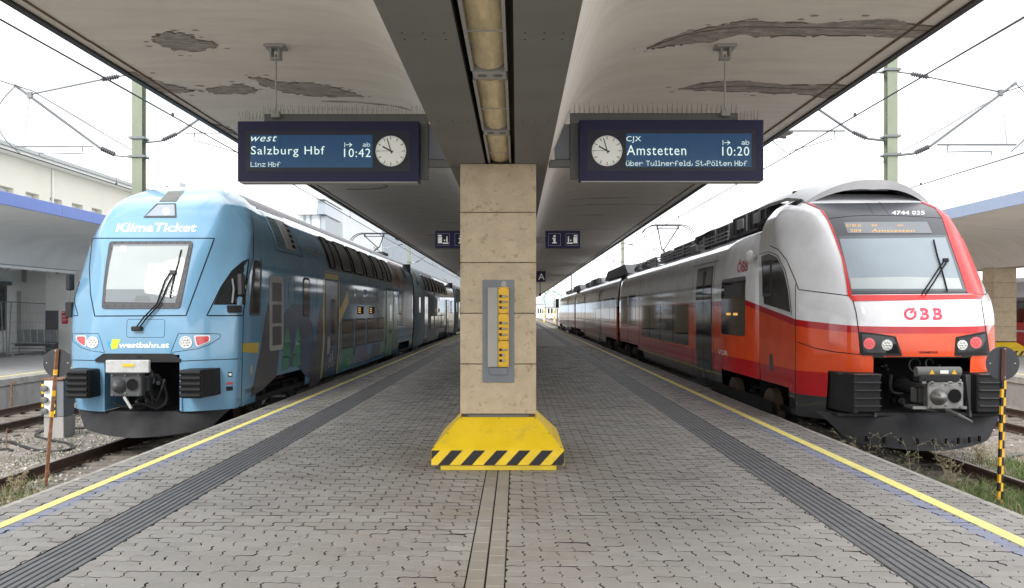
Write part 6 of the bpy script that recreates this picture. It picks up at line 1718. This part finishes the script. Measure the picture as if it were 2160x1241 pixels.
# mask, red arcs, windscreen
Lo = [(1700, 429), (1729, 442), (1746, 466), (1760, 500), (1775, 543), (1784, 587), (1789, 625)]
Li = [(1709, 430), (1738, 448), (1755, 478), (1769, 515), (1781, 550), (1790, 590), (1797, 622)]
Ri = [(1942, 428), (1972, 440), (1987, 461), (2001, 505), (2020, 558), (2040, 619)]
Ro = [(1950, 428), (1977, 437), (2001, 457), (2025, 495), (2049, 548), (2068, 601), (2074, 623)]
op(Li + Ri[::-1], 'windscreen_mask', 'obb_mask', .006, .01, 9)
op(Lo + Li[::-1], 'red_arc', 'obb_red', .016, .03, 5)
op(Ri + [(2074, 623)] + Ro[::-1][1:], 'red_arc', 'obb_red', .016, .03, 5)
op([(1789, 624), (2074, 622), (2070, 631), (1799, 636)], 'red_sill', 'obb_red', .012, .02, 10)
oseam([(1797, 621), (2045, 619)], w_=.008)
op([(1771, 505), (1994, 502), (2030, 611), (1796, 611), (1785, 560)], 'windscreen_interior', 'blind_grey', .009, 0, 9)  # sheet behind the glass, the sky's reflection put into its colour
op([(1794, 588), (1900, 585), (2022, 588), (2029, 610), (1796, 610)], 'dashboard', 'blind', .0105, 0, 9)
op([(1780, 470), (1955, 469), (1966, 493), (1788, 493)], 'destination_screen', 'plate_grey', .0105, 0, 9)
for s_, x0, x1, y0, y1 in (('S', 1784, 1790, 474, 480), ('7 80 20', 1791, 1816, 474, 480), ('Amstetten', 1838, 1929, 485, 491), ('204', 1793, 1816, 485, 491), ('aus', 1838, 1850, 474, 479), ('bahn', 1893, 1905, 474, 479)):
    mapped(text_fit(s_, x0, x1, y1, y0), CO(.0125), 'display_text', M['amber_led'], ot, smooth=False)
op([(1767, 500), (1996, 498), (2038, 616), (1797, 616), (1784, 560), (1770, 510)], 'windscreen_glass', 'glass_clear', .017, .004, 9)
oseam([(1748, 462), (1790, 457), (1833, 455), (1900, 456), (1985, 461)], w_=.006, eps=.004)
oseam([(1828, 428), (1843, 455)], w_=.004, eps=.004); oseam([(1855, 427), (1875, 455)], w_=.004, eps=.004)
mapped(text_fit('4744 035', 1881, 1950, 454, 446, bold=.01), CO(.009), 'train_number', M['white_paint'], ot, smooth=False)
def wq(f, pts, r_, name, m='black'): return MB().tube([f(a, b)[0] for a, b in pts], r_, n=6).build(name, M[m], ot)
wq(CO(.06), [(1941, 626), (1960, 598), (1978, 570), (1990, 553)], .011, 'wiper_arm'); wq(CO(.06), [(1949, 626), (1967, 600), (1984, 572), (1995, 556)], .011, 'wiper_arm')
wq(CO(.04), [(1967, 510), (1974, 540), (1983, 570), (1990, 595), (1996, 619)], .012, 'wiper_blade')
p = CO(.06)(1991, 555)[0]; MB().bbox(p.x-.045, p.x+.045, p.y-.02, p.y+.02, p.z-.03, p.z+.03, .01).build('wiper_joint', M['rubber'], ot)
# seams
oseam([(1799, 634), (1806, 660), (1811, 697), (1815, 748)], w_=.007); oseam([(2069, 632), (2078, 690), (2087, 748)], w_=.007)
oseam([(1797, 625), (1740, 618), (1685, 611), (1676, 587), (1659, 548), (1642, 527), (1625, 519)], w_=.007)
oseam([(1677, 720), (1720, 735), (1764, 743), (1815, 748)], w_=.006)
oseam([(1678, 600), (1678, 700), (1678, 868)], w_=.006)
oseam([(2074, 623), (2092, 615)], w_=.006)
# lamps
for fr, a, b in (([(1811, 700), (1850, 704), (1889, 710), (1903, 751), (1816, 750)], (1833, 725, 12), (1870, 728, 11.5)), ([(2016, 711), (2080, 699), (2087, 750), (2013, 751)], (2056, 723, 12), (2028, 728, 10.5))):
    o = op(fr, 'headlight_unit', 'rubber', .012, .02, 6, r=3)
    cx = sum(p[0] for p in fr)/len(fr); cy = sum(p[1] for p in fr)/len(fr)
    op([((x-cx)*.86+cx, (y-cy)*.80+cy) for x, y in fr], 'headlight_glass', 'glass_dark', .022, 0, 6, o)
    lamp(CO, *a, 'lens_red_on', 'tail_lamp', .028, ot, False); lamp(CO, *b, 'lens_white', 'headlight', .028, ot, False)
# logo and maker name
def obb(fn, x0, x1, yb, yt, par, m):
    w_ = (x1-x0); cx = x0+w_*.17; cy = (yb+yt)/2; ry = (yb-yt)/2
    rx = w_*.165
    bmr = bmesh.new(); A = []; B = []
    for i in range(41):
        a = rad(-52) + (rad(360-38))*i/40      # ring open at the upper right
        a2 = a - rad(0)
        A.append((cx+rx*math.cos(a2+rad(0)), cy+ry*-math.sin(a2+rad(105))*1.0)) if False else None
        t_ = rad(75) + rad(322)*i/40
        A.append((cx+rx*math.cos(t_), cy-ry*math.sin(t_))); B.append((cx+rx*.60*math.cos(t_), cy-ry*.60*math.sin(t_)))
    A = [p for p in A if p]
    va = [bmr.verts.new((*p, 0)) for p in A]; vb = [bmr.verts.new((*p, 0)) for p in B]
    for i in range(40): bmr.faces.new([va[i], va[i+1], vb[i+1], vb[i]])
    mapped(bmr, fn, 'logo_ring', M[m], par, smooth=False)
    k = w_*.035
    for dx in (.0, .085):
        X0 = cx+rx*.10+w_*dx; mapped(gridpoly([(X0-k, cy-ry*.1), (X0+k, cy-ry*.1), (X0+k+rx*.50, cy-ry*1.02), (X0-k+rx*.50, cy-ry*1.02)], 0, 0), fn, 'logo_stroke', M[m], par, smooth=False) if dx == 0 else None
    mapped(text_fit('B', x0+w_*.42, x0+w_*.66, yb, yt, bold=.035), fn, 'logo_letter', M[m], par, smooth=False)
    mapped(text_fit('B', x0+w_*.75, x0+w_*1.0, yb, yt, bold=.035), fn, 'logo_letter', M[m], par, smooth=False)
obb(CO(.003), 1906, 1988, 675.5, 650, ot, 'obb_logo')
mapped(text_fit('SIEMENS', 1939, 1978, 746, 741, bold=.02), CO(.003), 'maker_name', M['seam'], ot, smooth=False)
# buffers
zb0, zb1 = e-1.42, e-.875
for s in (-1, 1):
    o = buffer(OX+s*.675 if s > 0 else OX-1.07, OX+1.07 if s > 0 else OX-.675, zb0, zb1, OY-.24, OY+.5, 5, 'buffer', ot, fins=True)
    MB().prism([(OX+s*1.06, OY-.2), (OX+s*1.17, OY+.2), (OX+s*1.17, OY+.6), (OX+s*1.0, OY+.6), (OX+s*1.0, OY-.2)], 'z', zb0, zb1-.005).build('buffer_side', M['rubber'], ot)
    MB().prism([(OX+s*.66, zb0-.08), (OX+s*.60, e-.90), (OX+s*.68, e-.90), (OX+s*.69, zb0-.08)], 'y', OY+.0, OY+.1).build('bay_cheek', M['obb_grey'], ot)
# coupler with its heating cover
cx_, cy_, cz_ = 5.775, 11.8, e-1.14
coupler(cx_, cy_, cz_, ot, 'coupler')
a = at(1936, 796, 11.8); b = at(2029, 774, 11.8)
MB().cyl((a.x, 11.86, (a.z+b.z)/2), (b.x, 11.86, (a.z+b.z)/2), .068, n=20).build('coupler_cover', M['frame_grey'], ot, smooth=True, angle=40)
MB().bbox(a.x+.02, b.x-.02, 11.80, 12.0, a.z-.06, a.z+.02, .01).build('contact_box', M['rubber'], ot)
p = at(1992, 785, 11.79); mapped(gridpoly(rect(p.x-.055, p.x+.055, p.z-.022, p.z+.022), 0, 0), lambda u, v: (Vector((u, 11.788, v)), Vector((0, -1, 0))), 'label_plate', M['white_paint'], ot, .01)
for px in (1966, 2013): p = at(px, 785, 11.79); mapped(gridpoly([(p.x-.035, p.z-.03), (p.x+.035, p.z-.03), (p.x, p.z+.032)], 0, 0), lambda u, v: (Vector((u, 11.788, v)), Vector((0, -1, 0))), 'warning_triangle', M['amber_paint'], ot, .01)
for px in (1948, 1964, 2003, 2022): p = at(px, 806, 11.83); MB().bbox(p.x-.03, p.x+.03, 11.80, 11.9, p.z-.03, p.z+.04, .008).build('clamp', M['coupler'], ot)
MB().tube([at(1998, 866, 11.75), at(2022, 876, 11.5), at(2051, 890, 11.3)], [.03, .024, .012], n=8).build('release_handle', M['coupler'], ot)
MB().box(at(1924, 862, 11.85).x, at(2038, 862, 11.85).x, 11.83, 12.1, at(0, 863, 11.85).z, at(0, 857, 11.85).z).build('coupler_shelf', M['coupler'], ot)
a = at(1934, 850, 12.0); b = at(1952, 820, 12.0); MB().bbox(a.x, b.x, 12.0, 12.2, a.z, b.z, .01).build('side_box', M['frame_grey'], ot)
for cx2, cy2, r_ in ((1926, 771, .10), (1957, 768, .075)):
    p = at(cx2, cy2, 12.6); MB().tube([(p.x+r_*math.cos(t_*math.pi/10), 12.6-.01*t_, p.z+r_*math.sin(t_*math.pi/10)) for t_ in range(21)], .012, n=6).build('brake_hose', M['rubber'], ot)
for pts in ([(1880, 790), (1878, 815), (1884, 828), (1905, 830), (1925, 822)], [(1900, 850), (1930, 862), (1960, 866), (1990, 872)], [(2038, 800), (2050, 820), (2048, 850)]):
    MB().tube(smooth_path([at(x, y, 12.7) for x, y in pts]), .022, n=6).build('brake_hose', M['dark_gear'], ot)
for x, y, r_ in ((1905, 812, .12), (1862, 770, .035), (1866, 778, .03), (1854, 772, .025), (1895, 845, .09)): p = at(x, y, 13.0); MB().lathe((p.x, 13.1, p.z), (p.x, 12.8, p.z), [(0, r_), (.1, r_), (.15, r_*.7), (.22, r_*.6)], 12).build('coupling_gear', M['dark_gear'], ot)
pl = plough(OX, OY+.0, e-1.47, -.29, 1.38, .96, OY-.18, ot, 'plow', .42)
MB().bbox(OX-1.2, OX+1.2, OY+.05, OY+.9, e-1.50, e-1.45, .01).build('plough_shelf', M['plow'], ot)
for i in range(9):
    u = -.8+1.6*i/8; x = OX+u*1.0; p = Vector((x, OY-.30+.42*abs(u)**1.6, -.16)); MB().box(x-.011, x+.011, p.y-.015, p.y+.03, -.20, -.12).build('plough_slot', M['black'], pl)
# cab side window and hood
cw = [(1603, 541), (1622, 534), (1638, 541), (1655, 572), (1664, 615), (1668, 660), (1640, 650), (1609, 640)]
# carriages
ow2 = pchip([e-1.56, e-1.2, e-.6, e+.3, e+.9, e+1.2, e+1.40, e+1.52, e+1.62, e+1.70, e+1.76], [1.47, 1.50, 1.51, 1.51, 1.475, 1.42, 1.28, 1.10, .80, .45, .004])
zc_ = [e-1.56+i*.08 for i in range(36)] + [e+1.3, e+1.4, e+1.46, e+1.52, e+1.57, e+1.62, e+1.66, e+1.7, e+1.73, e+1.76]; zc_ = sorted(set(round(z, 4) for z in zc_ if z <= e+1.761))
SO = lambda eps: sidemap(OX, -1, ow2, eps)
XO = OX-1.51
def os_(poly, name, m, eps=.003, depth=.004, parent=None, r=0, sv=.15):
    if r: poly = rpoly(poly, r)
    return mapped(gridpoly(poly, 0, sv), SO(eps), name, M[m], parent, depth)
cars = [(15.405, 36.35, 0), (36.85, 63.4, 1), (64.0, 87.4, 2)]
def owin(y0, y1, z0, z1, r_, par, mm='glass_dark', name='window'):
    return os_([(y0, z0), (y1, z0), (y1, z1), (y0, z1)], name, mm, .005, .01, par, r_)
def odoor(y0, y1, par):
    o = os_([(y0-.05, .06), (y1+.05, .06), (y1+.05, e+1.0), (y0-.05, e+1.0)], 'door_surround', 'obb_grey', .004, .01, par, .05)
    m_ = (y0+y1)/2
    for a, b in ((y0, m_-.015), (m_+.015, y1)):
        os_([(a, .08), (b, .08), (b, e+.97), (a, e+.97)], 'door_leaf', 'glass_dark', .010, .012, par, .04)
    for q in (m_-.05, m_+.05): MB().tube([SO(.03)(q, .12)[0], SO(.03)(q, e+.9)[0]], .012, n=6).build('door_rail', M['galv'], par)
    MB().tube([SO(.03)(y0-.5, e+1.08)[0], SO(.03)(y1+.6, e+1.08)[0]], .015, n=6).build('rain_strip', M['frame_light'], par)
    MB().box(XO-.14, XO+.02, y0-.1, y1+.1, .0, .05).build('door_step', M['dark_gear'], par)
for ya, yb_, ci in cars:
    v, f = tubecar(ow2, zc_, OX, ya, yb_); bm = to_bm(v, f)
    bogs = [(13.4+.7, 18.3), (30.9, 35.9)] if ci == 0 else ([(37.5, 42.0), (58.5, 63)] if ci == 1 else [(64.8, 69.5), (82, 86.5)])
    cut(bm, [((0, q, 0), (0, 1, 0)) for p_ in bogs for q in p_] + [((0, 0, e-1.20), (0, 0, 1))])
    drop(bm, lambda c: c.z < e-1.20 and any(a < c.y < b for a, b in bogs) and abs(c.y-ya) > .01 and abs(c.y-yb_) > .01)
    body = finish(bm, 'car_body', [M['livery'], M['black']], ot, lambda c, n_: 1 if abs(n_.y) > .9 else 0, lambda c: Vector((OX, c.y, 1)))
    for f_ in body.data.polygons:
        if len(f_.vertices) > 8: f_.use_smooth = False
    for a, b in bogs: bogie(OX, (a+b)/2-1.25, body, -1, 1.2, 2, 2.5)
    if ci == 0:
        owin(16.35, 18.25, e-.47, e+.66, .1, body); os_([(16.6, e+.28), (18.0, e+.28), (18.0, e+.52), (16.6, e+.52)], 'side_display', 'obb_grey', .0065, .003, body)
        for q_ in range(2): os_([(16.9+.55*q_, e-.08), (17.25+.55*q_, e-.08), (17.25+.55*q_, e-.03), (16.9+.55*q_, e-.03)], 'display_text', 'amber_led', .0065, .002, body)
        odoor(19.2, 20.8, body)
        owin(21.75, 29.9, e-.85, e+.17, .1, body)
        for q_ in (23.9, 26.0, 28.1): MB().box(XO-.008, XO+.0, q_-.03, q_+.03, e-.83, e+.15).build('window_bar', M['rubber'], body)
        for a, b, z0, z1 in ((31.5, 33.4, e-.5, e+.62), (33.9, 35.9, e-.5, e+.62)): owin(a, b, z0, z1, .1, body)
        def st_(s_, y1, y0, z0, z1, m, **k):
            return mapped(text_fit(s_, y1, y0, z0, z1, **k), SO(.004), 'lettering', M[m], body, smooth=False)
        st_('VOR', 18.55, 17.7, e-.90, e-.80, 'white_paint', bold=.01)
        obb(SO(.004), 16.98, 16.28, e+.74, e+.97, body, 'obb_logo') if False else st_('ÖBB', 17.05, 16.25, e+.74, e+1.0, 'obb_logo', bold=.03)
        MB().lathe(SO(.0)(15.72, e+.96)[0], SO(.3)(15.72, e+.96)[0], [(0, .04), (.05, .05), (.08, .11), (.14, .12), (.19, .08), (.2, .03)], 14).build('side_camera', M['white_paint'], body, smooth=True)
        SO_ = SO; SO = lambda eps: sidemap(OX, -1, ow, eps)
        os_(rect(14.62, 15.15, e+.25, e+.86, .04), 'cab_window_vent', 'gasket', .014, .012, body); os_(rect(14.67, 15.10, e+.30, e+.81, .03), 'cab_window_pane', 'glass_warm', .017, .004, body)
        os_(rect(14.3+.3, 14.78, e-1.0, e-.72, .02), 'access_hatch', 'obb_grey', .004, .004, body); SO = SO_
        for q_ in (19.0, 21.3, 30.5, 33.65): MB().tube([SO(.0)(q_, e-1.5+.1*j)[0] for j in range(29)], .004, n=4).build('panel_gap', M['seam'], body)
        MB().tube([SO(.0)(y_, e-1.26)[0] for y_ in (18.4, 19.1)], .004, n=4).build('panel_gap', M['seam'], body)
    elif ci == 1:
        for a, b in ((38.3, 39.8), (40.3, 43.2)): owin(a, b, e-.5, e+.62, .1, body)
        odoor(44.4, 46.2, body); owin(47.4, 53.5, e-.85, e+.17, .1, body); odoor(54.6, 56.4, body); owin(57.4, 61.8, e-.5, e+.62, .1, body)
    else:
        owin(65.5, 71, e-.5, e+.4, .1, body); odoor(72.5, 74.2, body); owin(75.4, 83, e-.6, e+.2, .1, body)
for a, b in ((36.35, 36.85), (63.4, 64.0)): MB().box(OX-1.38, OX+1.38, a, b, .1, e+1.5).build('gangway', M['black'], ot)
# nose part of the cab window
op([(1606, 541), (1622, 535), (1638, 543), (1653, 572), (1662, 612), (1667, 659), (1612, 641)], 'cab_side_window', 'glass_warm', .006, .01, 10)
oseam([(1602, 537), (1622, 531), (1640, 539), (1656, 570), (1665, 611), (1670, 664)], w_=.008, m='obb_grey')
# grey hood over the cab roof
vsr = []; n = 18
hp_ = [(14.45, .0), (14.6, .07), (15.2, .17), (16.2, .20), (17.0, .20)]
for y, dz in hp_:
    for i in range(n+1):
        u = -1+2*i/n; x = OX+u*(1.02 if y < 15 else 1.08); z = e+1.80+dz+(.33)*(1-abs(u)**2.2); vsr.append((x, y-(.0+.28*(1-abs(u)**2)) if y < 14.5 else y, z))
m_ = n+1; k = len(hp_)
fs_ = [(j*m_+i, j*m_+i+1, (j+1)*m_+i+1, (j+1)*m_+i) for j in range(k-1) for i in range(n)]
b_ = len(vsr); vsr += [(x, y+.03, z-.06-(.10 if y < 14.55 else 0)*(1-abs((x-OX)/1.05))) for x, y, z in vsr]
fs_ += [tuple(b_+i for i in f[::-1]) for f in fs_] + [(i, b_+i, b_+i+1, i+1) for i in range(n)]
for s_ in (0, n): fs_ += [(j*m_+s_, (j+1)*m_+s_, b_+(j+1)*m_+s_, b_+j*m_+s_) for j in range(k-1)]
MB().add(vsr, fs_).build('roof_hood', M['hood_grey'], ot, smooth=True, angle=40)
MB().box(OX-.95, OX+.95, 15.3, 15.34, e+1.6, e+2.1).build('hood_backing', M['black'], ot)
MB().tube([(OX-1.05, 14.6, e+1.80), (OX-1.16, 15.2, e+1.74), (OX-1.2, 15.9, e+1.64), (OX-1.22, 16.4, e+1.6)], .07, n=6).build('hood_edge', M['rubber'], ot)
# roof equipment
def gear(x0, x1, y0, y1, z0, z1, m='roof_gear', name='roof_box', b=.03, ribs=0):
    o = MB().bbox(x0, x1, y0, y1, z0, z1, b).build(name, M[m], ot)
    if ribs:
        for i in range(ribs):
            yy = y0+(y1-y0)*(i+.5)/ribs; MB().box(x0-.015, x0, yy-.03, yy+.03, z0+.04, z1-.04).build('rib', M['roof_gear_light' if i % 4 == 0 else 'rubber'], o)
    return o
r_ = random.Random(4)
gear(OX-1.0, OX+1.0, 16.6, 19.4, e+1.62, e+2.05, ribs=8); 
for y in (17.1, 18.4): MB().bbox(OX-1.03, OX-.99, y, y+.5, e+1.75, e+1.95, .01).build('grille', M['roof_gear_light'], ot)
gear(OX-.98, OX+.98, 19.6, 23.6, e+1.62, e+2.0, ribs=12); gear(OX-.95, OX+.95, 23.8, 27.0, e+1.62, e+1.95, ribs=9)
gear(OX-1.0, OX+1.0, 27.2, 28.4, e+1.6, e+1.85); gear(OX-.8, OX+.8, 28.6, 30.4, e+1.6, e+2.0, 'obb_grey')
for k in range(7): MB().tube([(OX-1.12, 19.5+1.6*k, e+1.50), (OX-1.12, 19.5+1.6*k, e+1.76)], .02, n=5).build('pipe_bracket', M['rubber'], ot)
for q in (e+1.6, e+1.68, e+1.76): MB().tube([(OX-1.12, 19.3, q), (OX-1.12, 30.5, q)], .022, n=6).build('roof_pipe', M['roof_gear_light'], ot)
MB().tube(smooth_path([Vector((OX-1.15, 22.6, e+1.62)), Vector((OX-1.12, 22.2, e+1.85)), Vector((OX-.95, 21.6, e+1.98)), Vector((OX-.7, 21.2, e+2.02))]), .035, n=8).build('roof_cable', M['hose'], ot)
gear(OX-1.2, OX-.95, 22.4, 23.2, e+1.52, e+1.72, 'roof_gear_light', 'junction_box', .03)
for k in range(12):
    y = 30.6+.42*k; MB().lathe((OX-.9+r_.uniform(-.1, .1), y, e+1.6), (OX-.9, y, e+1.95), [(0, .06), (.06, .1), (.12, .06), (.18, .1), (.24, .05), (.3, .05)], 10).build('roof_insulator', M['insulator'], ot)
gear(OX-1.0, OX+.9, 31.8, 33.2, e+1.6, e+1.82); gear(OX-1.0, OX+.9, 34.6, 35.6, e+1.6, e+1.78, 'obb_grey')
panto(OX, 33.6, e+1.75, 4.94, ot)
MB().prism([(38.0, e+1.65), (39.2, e+2.10), (46.5, e+2.10), (48.0, e+1.65)], 'x', OX-.95, OX+.95).build('roof_box', M['roof_gear'], ot)
gear(OX-1.05, OX-.5, 49.0, 50.0, e+1.6, e+1.85, 'roof_gear_light'); gear(OX-.95, OX+.95, 52, 57, e+1.65, e+2.0, ribs=6); gear(OX-.95, OX+.95, 58.5, 61.5, e+1.65, e+1.95)
MB().prism([(66.0, e+1.65), (67.5, e+2.05), (74, e+2.05), (75.5, e+1.65)], 'x', OX-.95, OX+.95).build('roof_box', M['roof_gear'], ot)
for k in range(5): gear(OX-.95, OX+.6, 76.5+2.1*k, 78.1+2.1*k, e+1.65, e+1.95, 'roof_gear' if k % 2 else 'roof_gear_light')
MB().box(OX-1.4, OX+1.4, 14, 87, .02, .10).build('underframe', M['rubber'], ot)
